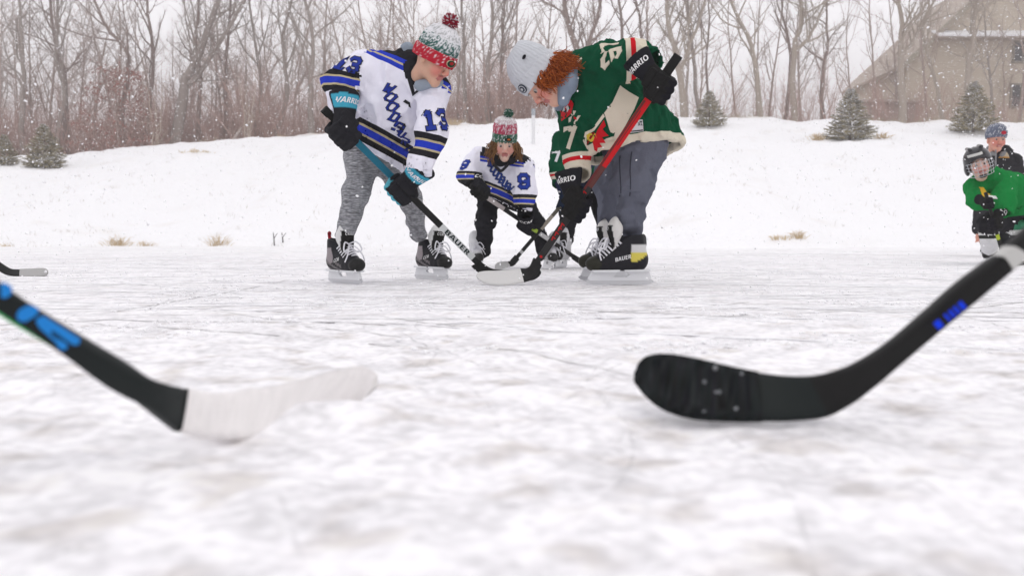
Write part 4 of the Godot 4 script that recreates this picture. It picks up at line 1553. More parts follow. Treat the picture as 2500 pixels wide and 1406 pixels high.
# ---------------------------------------------------------------- gloves
# g: grip on the stick, s: along the stick to the thumb's side, fore: from the hand to the elbow
func glove(who: Node3D, g: Vector3, s: Vector3, fore: Vector3, n_hint: Vector3, cols: Array, text: String, ink: Color, size := 1.0) -> void:
	s = s.normalized()
	var n := s.cross(fore).normalized()
	if n.dot(n_hint) < 0: n = -n
	var fw := (fore - s * fore.dot(s)).normalized()
	var lean := fore.normalized()
	var z := size
	var f := Field.new(g - Vector3.ONE * 0.22 * z, g + Vector3.ONE * 0.22 * z, 0.0062 * z)
	var wrist := g + (lean * 0.065 + n * 0.022) * z
	# palm and back
	f.cone(g + (n * 0.030 - fw * 0.022 + s * 0.022) * z, wrist, 0.036 * z, 0.037 * z, 0, 0.01)
	f.cone(g + (n * 0.030 - fw * 0.022 - s * 0.022) * z, wrist - s * 0.012 * z, 0.036 * z, 0.037 * z, 0, 0.01)
	# four fingers rolled round the shaft, each in three joints with their own pads
	for k in 4:
		var off := s * (0.047 - 0.0305 * k) * z
		var l: float = [0.94, 1.0, 0.96, 0.84][k]
		var knuckle := g + off + (n * 0.040 - fw * 0.038) * z
		var mid := g + off + (n * 0.012 - fw * 0.066 * l) * z
		var far := g + off + (-n * 0.030 - fw * 0.040 * l) * z
		var tip := g + off + (-n * 0.034 + fw * 0.006) * z
		f.cone(knuckle, mid, 0.0168 * z, 0.0160 * z, 1 if k < 4 else 0, 0.003)
		f.cone(mid, far, 0.0158 * z, 0.0148 * z, 1, 0.003)
		f.cone(far, tip, 0.0145 * z, 0.0125 * z, 0, 0.003)
		# padded rolls on the back of the hand
		var along := (mid - knuckle).normalized()
		f.brick(Transform3D(Basis(s, along.cross(s).normalized(), along), knuckle + n * 0.006 * z + along * 0.002), Vector3(0.009, 0.006, 0.010) * z, 0.006 * z, 0, 0.002)
		f.brick(Transform3D(Basis(s, n, s.cross(n)), g + off * 0.95 + (n * 0.062 - fw * 0.008) * z), Vector3(0.0085, 0.006, 0.015) * z, 0.006 * z, 0, 0.002)
	# thumb, from the side of the palm
	f.cone(g + (s * 0.040 + lean * 0.036 + n * 0.012) * z, g + (s * 0.070 - n * 0.006 + fw * 0.012) * z, 0.020 * z, 0.018 * z, 0, 0.008)
	f.cone(g + (s * 0.070 - n * 0.006 + fw * 0.012) * z, g + (s * 0.074 - n * 0.030 - fw * 0.016) * z, 0.0175 * z, 0.0145 * z, 0, 0.004)
	# roll above the wrist and the flared cuff
	f.brick(Transform3D(Basis(s, n, s.cross(n)), g + (n * 0.056 + lean * 0.036) * z), Vector3(0.036, 0.006, 0.010) * z, 0.008 * z, 0, 0.004)
	f.cone(wrist + lean * 0.002 * z, wrist + lean * 0.082 * z, 0.046 * z, 0.068 * z, 2, 0.006, n, 1.2)
	f.cut(lean, wrist + lean * 0.092 * z, 0.14 * z, 0.011 * z, 0.05 * z)
	var dye := func(p: Vector3, nn: Vector3, mk: int, c: Color) -> Color:
		if mk == 2:
			var t := (p - wrist).dot(lean) / z
			if cols.size() > 3 and t > 0.018 and t < 0.074 and nn.dot(n) > -0.1: c = cols[3]
		return c
	var o := part("glove", skin_mesh(f, cols, dye), M.glove, who)
	if text:
		var p := Soup.new()
		var right := n.cross(lean).normalized()
		if right.x < 0: right = -right
		var up := n.cross(right)
		var at := wrist + lean * 0.046 * z + n * 0.2
		flat_text(p, f, text, at, right, up, (0.0225 if text.length() > 4 else 0.034) * z, ink, 0.22, 0.004)
		if p.v.size(): part("lettering", p.mesh(), M.print, o, true)


# ---------------------------------------------------------------- skates
# built with the toe to +x, up +y, blade bottom at 0; cols: boot, toe cap, quarter panel, tongue, lining
func skate(who: Node3D, x: Transform3D, cols: Array, word: String, ink: Color, guard: Color) -> void:
	var f := Field.new(Vector3(-0.18, 0.05, -0.085), Vector3(0.2, 0.37, 0.085), 0.0072)
	var zt := Vector3(0, 0, 1)
	f.cone(Vector3(-0.085, 0.108, 0), Vector3(0.075, 0.100, 0), 0.046, 0.045, 0, 0.02, zt, 1.08)
	f.cone(Vector3(-0.08, 0.13, 0), Vector3(-0.062, 0.215, 0), 0.049, 0.053, 0, 0.02, zt, 1.1)
	f.cone(Vector3(-0.035, 0.180, 0), Vector3(0.085, 0.112, 0), 0.046, 0.036, 0, 0.02, zt, 1.05)
	f.blob(Vector3(0.115, 0.098, 0), Vector3(0.046, 0.037, 0.044), Basis(), 1, 0.006)
	f.cone(Vector3(-0.116, 0.19, 0), Vector3(-0.128, 0.262, 0) if word == "CCM" else Vector3(-0.112, 0.222, 0), 0.011, 0.0115, 4, 0.01)
	f.cut(Vector3(0.12, 0.99, 0), Vector3(-0.05, 0.230, 0), 0.078, 0.012, 0.03)
	f.cut(Vector3(0, -1, 0), Vector3(0, 0.066, 0))
	var dye := func(p: Vector3, _n: Vector3, mk: int, c: Color) -> Color:
		if mk == 0 and absf(p.z) > 0.012:
			if p.x < -0.04 and p.y > 0.105 and p.y < 0.188 and p.y > 0.072 - p.x * 0.55: c = cols[2] if p.y < 0.15 or word == "CCM" else Color(0.6, 0.6, 0.6)
			elif word == "CCM" and p.y < 0.112 and p.x < 0.03 and p.x > -0.11 and sin(p.x * 90.0 + p.y * 200.0) > 0.1: c = cols[2].lerp(cols[0], 0.45)
		return c
	var boot := part("skate", skin_mesh(f, [cols[0], cols[1], cols[2], cols[3], guard], dye), M.boot, who)
	place(boot, x, who)
	# felt-lined tongue standing up and forward
	var t := Field.new(Vector3(-0.1, 0.15, -0.07), Vector3(0.12, 0.37, 0.07), 0.007)
	t.cone(Vector3(0.040, 0.155, 0), Vector3(0.018, 0.235, 0), 0.034, 0.048, 0, 0.01, Vector3(0.94, 0.33, 0), 2.4)
	t.cone(Vector3(0.018, 0.235, 0), Vector3(0.034, 0.272, 0), 0.050, 0.046, 0, 0.01, Vector3(0.94, 0.33, 0), 2.2)
	var td := func(p: Vector3, n: Vector3, _mk: int, c: Color) -> Color:
		return cols[4] if n.x < 0.15 or p.y > 0.275 or absf(p.z) > 0.040 else c
	part("tongue", skin_mesh(t, [cols[3]], td), M.fleece, boot)
	# laces across the instep, then a bow
	for k in 7:
		var u := k / 6.0
		var c := Vector3(0.086, 0.132, 0).lerp(Vector3(0.008, 0.198, 0), u)
		var up := Vector3(0.62, 0.78, 0)
		var s := Soup.new()
		s.tube(curve([c + Vector3(-0.012, -0.018, 0.037), c + up * 0.012 + Vector3(0, 0, 0.017), c + up * 0.016 + Vector3(0.004, 0.003, -0.012), c + Vector3(-0.006, -0.008, -0.037)], 9), even(0.0048, 9), 5, Color(0.78, 0.78, 0.82))
		part("lace", s.mesh(), M.lace, boot)
	var bow := Soup.new()
	for s in [-1.0, 1.0]:
		bow.tube(curve([Vector3(0.05, 0.205, 0), Vector3(0.07, 0.215, s * 0.035), Vector3(0.088, 0.175, s * 0.055), Vector3(0.075, 0.165, s * 0.03), Vector3(0.055, 0.20, 0)], 14), even(0.004, 14), 5, Color(0.78, 0.78, 0.82))
		bow.tube(curve([Vector3(0.05, 0.20, 0), Vector3(0.085, 0.19, s * 0.02), Vector3(0.105, 0.15, s * 0.045), Vector3(0.10, 0.115, s * 0.06)], 10), even(0.0036, 10), 5, Color(0.78, 0.78, 0.82))
	part("bow", bow.mesh(), M.lace, boot)
	# white holder with its two posts, steel runner
	var h := Soup.new()
	var pale := Color(0.74, 0.75, 0.77)
	h.slab(PackedVector2Array([Vector2(-0.135, 0.072), Vector2(-0.02, 0.072), Vector2(-0.045, 0.048), Vector2(-0.03, 0.036), Vector2(0.03, 0.036), Vector2(0.022, 0.052), Vector2(0.01, 0.070), Vector2(0.13, 0.070), Vector2(0.150, 0.030), Vector2(0.140, 0.021), Vector2(-0.135, 0.021), Vector2(-0.15, 0.030)]), Transform3D(), 0.0075, pale)
	h.slab(PackedVector2Array([Vector2(-0.14, 0.062), Vector2(-0.02, 0.062), Vector2(-0.015, 0.070), Vector2(-0.135, 0.073)]), Transform3D(), 0.030, pale)
	h.slab(PackedVector2Array([Vector2(0.01, 0.060), Vector2(0.13, 0.060), Vector2(0.135, 0.070), Vector2(0.005, 0.071)]), Transform3D(), 0.034, pale)
	part("holder", h.mesh(), M.plastic, boot)
	var b := Soup.new()
	b.slab(PackedVector2Array([Vector2(-0.150, 0.026), Vector2(-0.162, 0.016), Vector2(-0.150, 0.006), Vector2(-0.12, 0.001), Vector2(0.12, 0.0), Vector2(0.150, 0.006), Vector2(0.163, 0.018), Vector2(0.150, 0.027)]), Transform3D(), 0.002, Color(0.62, 0.63, 0.65))
	part("blade", b.mesh(), M.steel, boot)
	if word:
		var p := Soup.new()
		for s in [-1.0, 1.0]:
			flat_text(p, f, word, Vector3(-0.005, 0.125, s * 0.2), Vector3(s, 0.22, 0), Vector3(-0.22 * s, 1, 0), 0.018, ink)
		flat_text(p, t, word if word.length() < 4 else "PRO", Vector3(0.3, 0.335, 0), Vector3(0, 0, -1), Vector3(-0.3, 0.95, 0), 0.016, ink)
		if p.v.size(): part("lettering", p.mesh(), M.print, boot)


# ---------------------------------------------------------------- curls and strands
func strands(who: Node3D, x: Transform3D, roots: Array, length: float, curl: float, thick: float, a: Color, b: Color, sd: int, fall: Vector3) -> void:
	var r := RandomNumberGenerator.new()
	r.seed = sd
	var s := Soup.new()
	for q in roots:
		var p: Vector3 = q
		var out := Vector3(p.x, 0, p.z + 0.012).normalized()
		var pts := PackedVector3Array()
		var rad := PackedFloat32Array()
		var turn := r.randf() * TAU
		var l := length * r.randf_range(0.6, 1.1)
		var d := (out * 0.55 + fall * 0.8 + Vector3(r.randfn(0, 0.25), r.randfn(0, 0.2), r.randfn(0, 0.25))).normalized()
		var side := d.cross(Vector3(0.3, 0.2, 0.9)).normalized()
		var oth := d.cross(side)
		for k in 10:
			var t := k / 9.0
			var w := curl * (0.3 + 0.7 * t)
			pts.append(p + d * l * t + fall * l * t * t * 0.5 + (side * cos(turn + t * 8.0) + oth * sin(turn + t * 8.0)) * w - (side * cos(turn) + oth * sin(turn)) * curl * 0.3)
			rad.append(thick * (1.0 - 0.6 * t))
		s.tube(pts, rad, 4, a.lerp(b, r.randf()))
	var o := part("hair", s.mesh(), M.hair, who)
	place(o, x, who)


# ---------------------------------------------------------------- people
func F(px: float, py: float, z: float) -> Vector3:      # in front of the cloth that is seen there, z metres off
	return P(px, py, z) + Vector3(0, 0, 0.26)


var fold_a := noise(6.5, 61, 2)
var fold_b := noise(17.0, 62, 2)


func folds(amount: float, stretch := Vector3(1, 1, 1)) -> Callable:
	return func(p: Vector3) -> float:
		var q := p * stretch
		return amount * (absf(fold_a.get_noise_3dv(q)) * 2.3 - 0.5 - 0.6 * absf(fold_b.get_noise_3dv(q)) + 0.15)


func A(px: float, py: float, z: float, right: Vector3, up: Vector3) -> Vector3:      # the same, in front along the print's own normal
	return P(px, py, z) + right.normalized().cross(up).normalized() * 0.26


func span(pts: Array, margin: float) -> Array:
	var lo := Vector3.INF
	var hi := -Vector3.INF
	for p in pts:
		lo = lo.min(p)
		hi = hi.max(p)
	return [lo - Vector3.ONE * margin, hi + Vector3.ONE * margin]


func under_body(b: Dictionary) -> Soup:       # the body under the clothes, joined to the head's mesh
	var s := span(b.points, 0.2)
	var f := Field.new(s[0], s[1], 0.017)
	for l in b.limbs: f.cone(l[0], l[1], l[2] * 0.64, l[3] * 0.6, 0, 0.02)
	var net := f.net()
	var out := Soup.new()
	out.v = net[0]; out.n = net[1]; out.i = net[3]
	return out


func stripes(a: Vector3, u: Vector3, widths: Array, cols: Array) -> Dictionary:     # bands across direction u, starting at a
	var l := [0.0]
	for w in widths: l.append(l[-1] + w)
	return {"a": a, "u": u.normalized(), "levels": l, "cols": cols}


const WHITE := Color(0.80, 0.795, 0.89)
const BLACK := Color(0.022, 0.023, 0.027)
const BLUE := Color(0.025, 0.05, 0.46)
const GOLD := Color(0.50, 0.43, 0.26)
const GREEN := Color(0.006, 0.069, 0.035)
const CREAM := Color(0.66, 0.60, 0.49)
const RED := Color(0.55, 0.012, 0.02)
const HEATHER := Color(0.33, 0.335, 0.345)
const SLATE := Color(0.125, 0.13, 0.165)
const HOOD := Color(0.27, 0.31, 0.37)


func build_people() -> void:
	if WHO & 1: player_in_white()
	if WHO & 2: player_in_green()
	if WHO & 4: small_player()
	if WHO & 8: hidden_player()
	if WHO & 16: helmet_child()
	if WHO & 32: watching_man()


func player_in_white() -> void:
	var who := thing("person", "tall player in white jersey with red-brimmed bobble hat, leaning over a teal stick", "person", Vector3(P(930, 690, 3.95).x, 0, -3.95))
	var neck := P(1020, 172, 3.62)
	var chest := P(972, 235, 3.70)
	var belly := P(935, 330, 3.84)
	var hem := P(905, 405, 3.92)
	var shr := P(890, 172, 3.70)
	var elr := P(829, 205, 3.66)
	var wrr := P(842, 282, 3.58)
	var shl := P(1056, 216, 3.58)
	var ell := P(1054, 322, 3.52)
	var wrl := P(1020, 418, 3.50)
	var thin := Vector3(0.12, 0.25, 0.96).normalized()
	var sp := span([neck, belly, hem, shr, elr, wrr, shl, ell, wrl], 0.2)
	var f := Field.new(sp[0], sp[1], 0.0095)
	f.cone(neck, chest, 0.085, 0.155, 0, 0.05, thin, 1.45)
	f.cone(chest, belly, 0.158, 0.160, 0, 0.05, thin, 1.4)
	f.cone(belly, hem, 0.162, 0.172, 0, 0.04, thin, 1.35)
	f.cone(P(1000, 172, 3.64), shr, 0.082, 0.080, 5, 0.05)
	f.cone(P(1015, 195, 3.62), shl, 0.072, 0.068, 5, 0.05)
	f.cone(P(1002, 150, 3.66), P(1016, 176, 3.56), 0.060, 0.052, 6, 0.02)
	f.cone(shr, elr, 0.082, 0.078, 1, 0.035)
	f.cone(elr, wrr, 0.076, 0.060, 2, 0.03)
	f.cone(shl, ell, 0.066, 0.064, 3, 0.03)
	f.cone(ell, wrl, 0.063, 0.056, 4, 0.03)
	var u := (P(880, 390, 3.8) - P(1000, 160, 3.8)).normalized()
	var down := (u + Vector3(0, 0, 0.12)).normalized()
	f.wrinkle(folds(0.015, Vector3(1.15, 0.7, 1.0)))
	f.cut(down, P(920, 392, 3.88), 0.42, 0.016, 0.12)
	f.cut((wrr - elr).normalized(), wrr + (wrr - elr).normalized() * 0.005, 0.13, 0.014, 0.05)
	f.cut((wrl - ell).normalized(), wrl + (wrl - ell).normalized() * 0.005, 0.13, 0.014, 0.05)
	var arm_r := stripes(P(829, 181, 3.66), Vector3(-0.12, -1, 0.1), [0.024, 0.009, 0.030, 0.009, 0.026], [WHITE, BLACK, GOLD, BLUE, GOLD, BLACK, WHITE])
	var arm_l := stripes(P(1052, 331, 3.55), Vector3(-0.22, -1, 0.0), [0.026, 0.009, 0.030, 0.009, 0.028], [WHITE, BLACK, GOLD, BLUE, GOLD, BLACK, WHITE])
	var yoke := stripes(P(985, 172, 3.64) - u * 0.033, u, [0.018, 0.008, 0.019], [BLACK, BLUE, GOLD, BLUE, WHITE])
	var low := stripes(P(940, 322, 3.8), u, [0.020, 0.009, 0.030, 0.009, 0.026], [WHITE, BLACK, GOLD, BLUE, GOLD, BLACK, WHITE])
	var band := func(c: Vector3, mk: int) -> Variant:
		if mk == 1 or mk == 2: return arm_r
		if mk == 3 or mk == 4: return arm_l
		if mk == 6: return null
		if (c - chest).dot(u) > 0.02: return low
		return yoke
	var jersey := part("jersey", skin_mesh(f, [WHITE, WHITE, WHITE, WHITE, WHITE, WHITE, BLACK], null, band), M.jersey, who)
	# lettering down the chest, numbers on both sleeves, a small emblem
	var ink := Color(0.02, 0.04, 0.28)
	var s := Soup.new()
	var word := "WOODBURY"
	var rows := [[948, 214], [952, 236], [956, 259], [960, 283], [967, 305], [973, 321], [978, 336], [982, 350]]
	for k in 8:
		var small := 1.0 if k < 5 else 0.72
		lettering(s, f, word[k], F(rows[k][0], rows[k][1], 3.56), Vector3(0.93, -0.36, 0), Vector3(0.36, 0.93, 0), 0.036 * small, ink, BLACK, 1.1, 0.4, 1.35)
	part("chest_lettering", s.mesh(), M.print, jersey)
	s = Soup.new()
	lettering(s, f, "13", A(853, 157, 3.63, Vector3(0.93, -0.22, 0.25), Vector3(0.2, 0.97, 0.0)), Vector3(0.93, -0.22, 0.25), Vector3(0.2, 0.97, 0.0), 0.062, ink, BLACK, 1.5)
	part("sleeve_number", s.mesh(), M.print, jersey)
	s = Soup.new()
	lettering(s, f, "13", A(1068, 290, 3.46, Vector3(0.9, 0.10, -0.4), Vector3(-0.14, 1, 0)), Vector3(0.9, 0.10, -0.4), Vector3(-0.14, 1, 0), 0.072, ink, BLACK, 1.5, 0.0, 0.9)
	part("sleeve_number", s.mesh(), M.print, jersey)
	s = Soup.new()
	var em := shape([Vector2(-0.02, 0.006), Vector2(-0.012, 0.018), Vector2(0.012, 0.008), Vector2(0.02, -0.014), Vector2(0.01, -0.012), Vector2(0.006, -0.002), Vector2(-0.004, 0.0)])
	lay(s, f, em, F(990, 249, 3.54), Vector3(0.97, -0.2, 0), Vector3(0.2, 0.97, 0), BLACK, 0.003, 0.01)
	part("emblem", s.mesh(), M.print, jersey)
	# black collar with its V, the grey hood standing behind the neck
	var cn := P(1030, 172, 3.58)
	var col := Soup.new()
	var v_shape := []
	for q in [[984, 160], [1000, 158], [1010, 222], [1040, 206], [1044, 213], [1004, 231]]: v_shape.append(Vector2(q[0] - 1005, 200 - q[1]) * (3.5 / FPX))
	lay(col, f, shape(v_shape), F(1005, 200, 3.52), Vector3.RIGHT, Vector3.UP, BLACK, 0.004, 0.02)
	part("collar", col.mesh(), M.jersey, jersey)
	var hd := Field.new(cn - Vector3.ONE * 0.22, cn + Vector3.ONE * 0.22, 0.008)
	hd.cone(P(994, 122, 3.66), P(998, 168, 3.66), 0.034, 0.042, 0, 0.02)
	hd.cone(P(1000, 168, 3.68), P(1030, 196, 3.55), 0.038, 0.035, 0, 0.02)
	hd.cone(P(1024, 210, 3.50), P(1066, 203, 3.52), 0.024, 0.022, 0, 0.02)
	hd.cone(P(1066, 203, 3.52), P(1062, 196, 3.62), 0.022, 0.03, 0, 0.02)
	hd.wrinkle(folds(0.006))
	part("hood", skin_mesh(hd, [HOOD]), M.fleece, who)
	# heather grey trousers
	var hipr := P(885, 385, 3.90)
	var hipl := P(950, 395, 3.98)
	var knr := P(868, 470, 3.83)
	var knl := P(1000, 478, 4.0)
	var anr := P(841, 575, 3.86)
	var anl := P(1022, 572, 4.2)
	sp = span([hipr, hipl, knr, knl, anr, anl], 0.16)
	var g := Field.new(sp[0], sp[1], 0.0105)
	g.cone(P(900, 365, 3.92), P(935, 372, 3.96), 0.12, 0.12, 0, 0.04)
	g.cone(hipr, knr, 0.080, 0.062, 0, 0.035)
	g.cone(knr, P(855, 520, 3.83), 0.060, 0.053, 0, 0.025)
	g.cone(P(855, 520, 3.83), anr, 0.053, 0.043, 0, 0.02)
	g.cone(hipl, knl, 0.080, 0.062, 0, 0.035)
	g.cone(knl, anl, 0.060, 0.044, 0, 0.025)
	g.wrinkle(folds(0.010, Vector3(0.8, 1.0, 0.8)))
	var heather := noise(60.0, 71, 3)
	var dye := func(p: Vector3, _n: Vector3, _m: int, c: Color) -> Color:
		return c * (1.9 + 0.5 * heather.get_noise_3d(p.x * 0.35 + p.y * 0.15, p.y * 2.2, p.z * 0.35))
	part("trousers", skin_mesh(g, [HEATHER], dye), M.heather, who)
	# head
	var hx := facing(P(1061, 147, 3.50), Vector3(0.78, -0.58, 0.46), Vector3(0.26, 0.95, 0.15), 0.87)
	var ub := under_body({"points": [neck, hem, shr, elr, wrr, shl, wrl, anr, anl, knl, P(1045, 160, 3.58)], "limbs": [[neck, belly, 0.07, 0.09], [belly, hipr.lerp(hipl, 0.5), 0.09, 0.07], [neck, shr, 0.05, 0.05], [neck, shl, 0.05, 0.05], [shr, elr, 0.045, 0.04], [elr, elr.lerp(wrr, 0.6), 0.04 * 0.85, 0.03 * 0.9], [shl, ell, 0.045, 0.04], [ell, ell.lerp(wrl, 0.6), 0.04 * 0.85, 0.03 * 0.9], [hipr, knr, 0.05, 0.045], [knr, anr, 0.045, 0.032], [hipl, knl, 0.05, 0.045], [P(1045, 160, 3.58), neck, 0.055, 0.055], [knl, anl, 0.045, 0.032]]})
	make_head(who, hx, Color(0.58, 0.34, 0.24), 0.75, Color(0.16, 0.10, 0.06), false, ub)
	var red := Color(0.48, 0.012, 0.035)
	var teal := Color(0.03, 0.12, 0.10)
	var grey := Color(0.45, 0.46, 0.47)
	var hat := beanie(who, hx, [[0.004, 0.094, red, 0.03], [0.000, 0.103, red, 0.03], [0.022, 0.108, red, 0.12], [0.056, 0.106, red, 0.3], [0.060, 0.099, teal, 0.4], [0.086, 0.099, teal, 1.0], [0.112, 0.094, teal, 1.5], [0.127, 0.088, grey, 1.2], [0.152, 0.072, grey, 1.6], [0.172, 0.044, grey, 1.8], [0.18, 0.005, grey, 1.8]], 26, Vector3(0, 0, 0), 0.5, 0.1)
	pompom(hat, Vector3(0, 0.198, -0.015), 0.040, Color(0.42, 0.015, 0.04), Color(0.30, 0.02, 0.05), 0.35)
	badge(hat, Vector3(-0.010, 0.03, 0.104), Vector3(-0.08, 0.0, 0.97), Vector2(0.030, 0.018), [[Color(0.5, 0.42, 0.28), 1.0, 0, 0], [Color(0.01, 0.05, 0.03), 0.9, 0, 0], [Color(0.35, 0.02, 0.02), 0.45, 0.0, 0.003]])
	# gloves on the stick
	var cols := [BLACK, Color(0.025, 0.026, 0.03), BLACK, Color(0.06, 0.36, 0.50)]
	var sdir := P(1172, 655, 4.02) - P(795, 270, 3.50)
	glove(who, P(836, 318, 3.52), sdir, Vector3(-0.05, 1, -0.15), Vector3(0.2, 0, 1), cols, "WARRIOR", Color(0.78, 0.78, 0.8), 1.02)
	var cols2 := [BLACK, Color(0.10, 0.40, 0.50), BLACK, Color(0.06, 0.36, 0.50)]
	glove(who, P(983, 455, 3.66), sdir, P(1034, 400, 3.60) - P(983, 455, 3.66), Vector3(0.3, 0, 1), cols2, "WARRIOR", Color(0.78, 0.78, 0.8), 0.98)
	# skates
	var white := Color(0.72, 0.72, 0.72)
	var sc := [Color(0.018, 0.019, 0.02), Color(0.02, 0.022, 0.022), Color(0.30, 0.27, 0.28), Color(0.02, 0.02, 0.02), white]
	skate(who, stance(P(842, 692, 3.86), Vector3(0.70, 0, 0.71), 0.04, 0.92), sc, "CCM", white, Color(0.30, 0.01, 0.02))
	skate(who, stance(P(1052, 681, 4.24), Vector3(0.68, 0, 0.73), -0.10, 0.92), sc, "CCM", white, Color(0.02, 0.02, 0.02))


func stance(at: Vector3, heading: Vector3, roll: float, size: float, pitch := 0.0) -> Transform3D:     # a skate standing on its blade
	var x := heading.normalized()
	var z := x.cross(Vector3.UP).normalized()
	var b := Basis(x, Vector3.UP, z)
	b = Basis(x, roll) * Basis(z, pitch) * b
	return Transform3D(b.scaled_local(Vector3.ONE * size), Vector3(at.x, 0.0, at.z))


func player_in_green() -> void:
	var who := thing("person", "red-haired player in dark green jersey and grey beanie, bent over a red stick", "person", Vector3(P(1520, 690, 3.85).x, 0, -3.9))
	var neck := P(1395, 190, 3.72)
	var chest := P(1455, 235, 3.75)
	var belly := P(1525, 300, 3.80)
	var pel := P(1568, 340, 3.86)
	var shl := P(1478, 165, 3.66)
	var ell := P(1545, 137, 3.52)
	var wrl := P(1592, 152, 3.44)
	var shr := P(1407, 268, 3.86)
	var elr := P(1402, 345, 3.80)
	var wrr := P(1412, 425, 3.68)
	var sp := span([neck, chest, belly, P(1600, 420, 3.9), shl, ell, wrl, shr, elr, wrr], 0.24)
	var f := Field.new(sp[0], sp[1], 0.0098)
	f.cone(neck, chest, 0.095, 0.165, 0, 0.05)
	f.cone(chest, belly, 0.165, 0.185, 0, 0.06)
	f.cone(belly, pel + Vector3(0.02, -0.03, 0), 0.188, 0.168, 0, 0.05)
	f.cone(P(1545, 320, 3.83), P(1560, 385, 3.83), 0.185, 0.215, 0, 0.05, Vector3(0.1, 0, 1).normalized(), 1.15)
	f.cone(P(1480, 290, 3.78), P(1498, 370, 3.80), 0.145, 0.15, 0, 0.05)
	f.cone(P(1430, 215, 3.76), P(1425, 300, 3.84), 0.12, 0.09, 0, 0.05)
	f.cone(P(1420, 180, 3.74), shl, 0.10, 0.105, 0, 0.05)
	f.cone(shl, ell, 0.105, 0.080, 3, 0.04)
	f.cone(ell, wrl, 0.078, 0.062, 4, 0.03)
	f.cone(P(1405, 215, 3.80), shr, 0.085, 0.085, 0, 0.05)
	var hn := Vector3(0.16, -0.95, 0.16).normalized()
	f.wrinkle(folds(0.019, Vector3(1.1, 0.65, 1.0)))
	f.cut(hn, P(1580, 366, 3.8), 0.46, 0.026, 0.13)
	f.cone(shr, elr, 0.076, 0.070, 1, 0.02)
	f.cone(elr, wrr, 0.068, 0.060, 2, 0.02)
	f.wrinkle(folds(0.006))
	f.cut((wrl - ell).normalized(), wrl + (wrl - ell).normalized() * 0.012, 0.12, 0.014, 0.05)
	f.cut((wrr - elr).normalized(), wrr + (wrr - elr).normalized() * 0.008, 0.12, 0.014, 0.05)
	var bl := stripes(P(1527, 150, 3.55), Vector3(1, 0.06, 0.1), [0.021, 0.021, 0.050], [GREEN, CREAM, RED, CREAM, GREEN])
	var br := stripes(P(1400, 378, 3.74), Vector3(0.12, -1, 0.1), [0.021, 0.021, 0.5], [GREEN, CREAM, RED, CREAM, GREEN])
	var hm := stripes(P(1580, 366, 3.8) - hn * 0.038, hn, [0.2], [GREEN, CREAM, CREAM])
	var band := func(c: Vector3, mk: int) -> Variant:
		if mk == 3 or mk == 4: return bl
		if mk == 1 or mk == 2: return br
		return hm
	var jersey := part("jersey", skin_mesh(f, [GREEN, GREEN, GREEN, GREEN, GREEN, GREEN], null, band), M.jersey, who)
	# print: crest, numbers, collar shield, size tag
	var s := Soup.new()
	var zz := 3.55
	var px := func(list: Array, c: Vector2, z: float) -> PackedVector2Array:      # outline in photograph pixels to metres about c
		var o := []
		for q in list: o.append(Vector2(q.x - c.x, c.y - q.y) * (z / FPX))
		return shape(o)
	var c0 := Vector2(1470, 270)
	var from := P(c0.x, c0.y, zz) + Vector3(0, 0, 0.25)
	var put := func(to: Soup, list: Array, col: Color, lift: float) -> void:
		lay(to, f, px.call(list, c0, zz * 1.0), from, Vector3.RIGHT, Vector3.UP, col, lift, 0.02)
	put.call(s, [Vector2(1517, 205), Vector2(1564, 233), Vector2(1552, 262), Vector2(1532, 300), Vector2(1509, 338), Vector2(1500, 319), Vector2(1496, 317), Vector2(1478, 272), Vector2(1498, 246)], CREAM, 0.003)
	put.call(s, [Vector2(1476, 273), Vector2(1452, 306), Vector2(1435, 313), Vector2(1432, 332), Vector2(1442, 353), Vector2(1446, 356), Vector2(1440, 335), Vector2(1439, 320), Vector2(1456, 312), Vector2(1480, 280)], CREAM, 0.003)
	put.call(s, [Vector2(1478, 288), Vector2(1484, 301), Vector2(1476, 309), Vector2(1492, 325), Vector2(1476, 327), Vector2(1486, 341), Vector2(1471, 341), Vector2(1478, 350), Vector2(1467, 352), Vector2(1467, 361), Vector2(1459, 357), Vector2(1454, 338), Vector2(1463, 312)], RED, 0.0036)
	put.call(s, [Vector2(1438, 320), Vector2(1446, 315), Vector2(1459, 318), Vector2(1463, 327), Vector2(1460, 335), Vector2(1450, 337), Vector2(1441, 331)], Color(0.62, 0.44, 0.05), 0.0034)
	put.call(s, [Vector2(1452, 314), Vector2(1458, 316), Vector2(1447, 336), Vector2(1441, 345), Vector2(1440, 338)], Color(0.25, 0.01, 0.01), 0.0042)
	part("crest", s.mesh(), M.print, jersey)
	s = Soup.new()
	put.call(s, [Vector2(1376, 238), Vector2(1399, 236), Vector2(1405, 245), Vector2(1401, 266), Vector2(1380, 276), Vector2(1371, 258)], RED, 0.003)
	put.call(s, [Vector2(1383, 247), Vector2(1392, 247), Vector2(1395, 256), Vector2(1388, 265), Vector2(1380, 258)], Color(0.6, 0.6, 0.6), 0.0036)
	put.call(s, [Vector2(1385, 250), Vector2(1390, 250), Vector2(1392, 256), Vector2(1388, 262), Vector2(1383, 257)], Color(0.02, 0.03, 0.03), 0.0042)
	put.call(s, [Vector2(1396, 273), Vector2(1404, 262), Vector2(1411, 264), Vector2(1401, 283), Vector2(1397, 284)], CREAM, 0.003)
	put.call(s, [Vector2(1407, 288), Vector2(1416, 274), Vector2(1422, 275), Vector2(1411, 292), Vector2(1408, 292)], CREAM, 0.003)
	put.call(s, [Vector2(1402, 272), Vector2(1414, 280), Vector2(1413, 284), Vector2(1400, 276)], RED, 0.0036)
	part("collar_shield", s.mesh(), M.print, jersey)
	s = Soup.new()
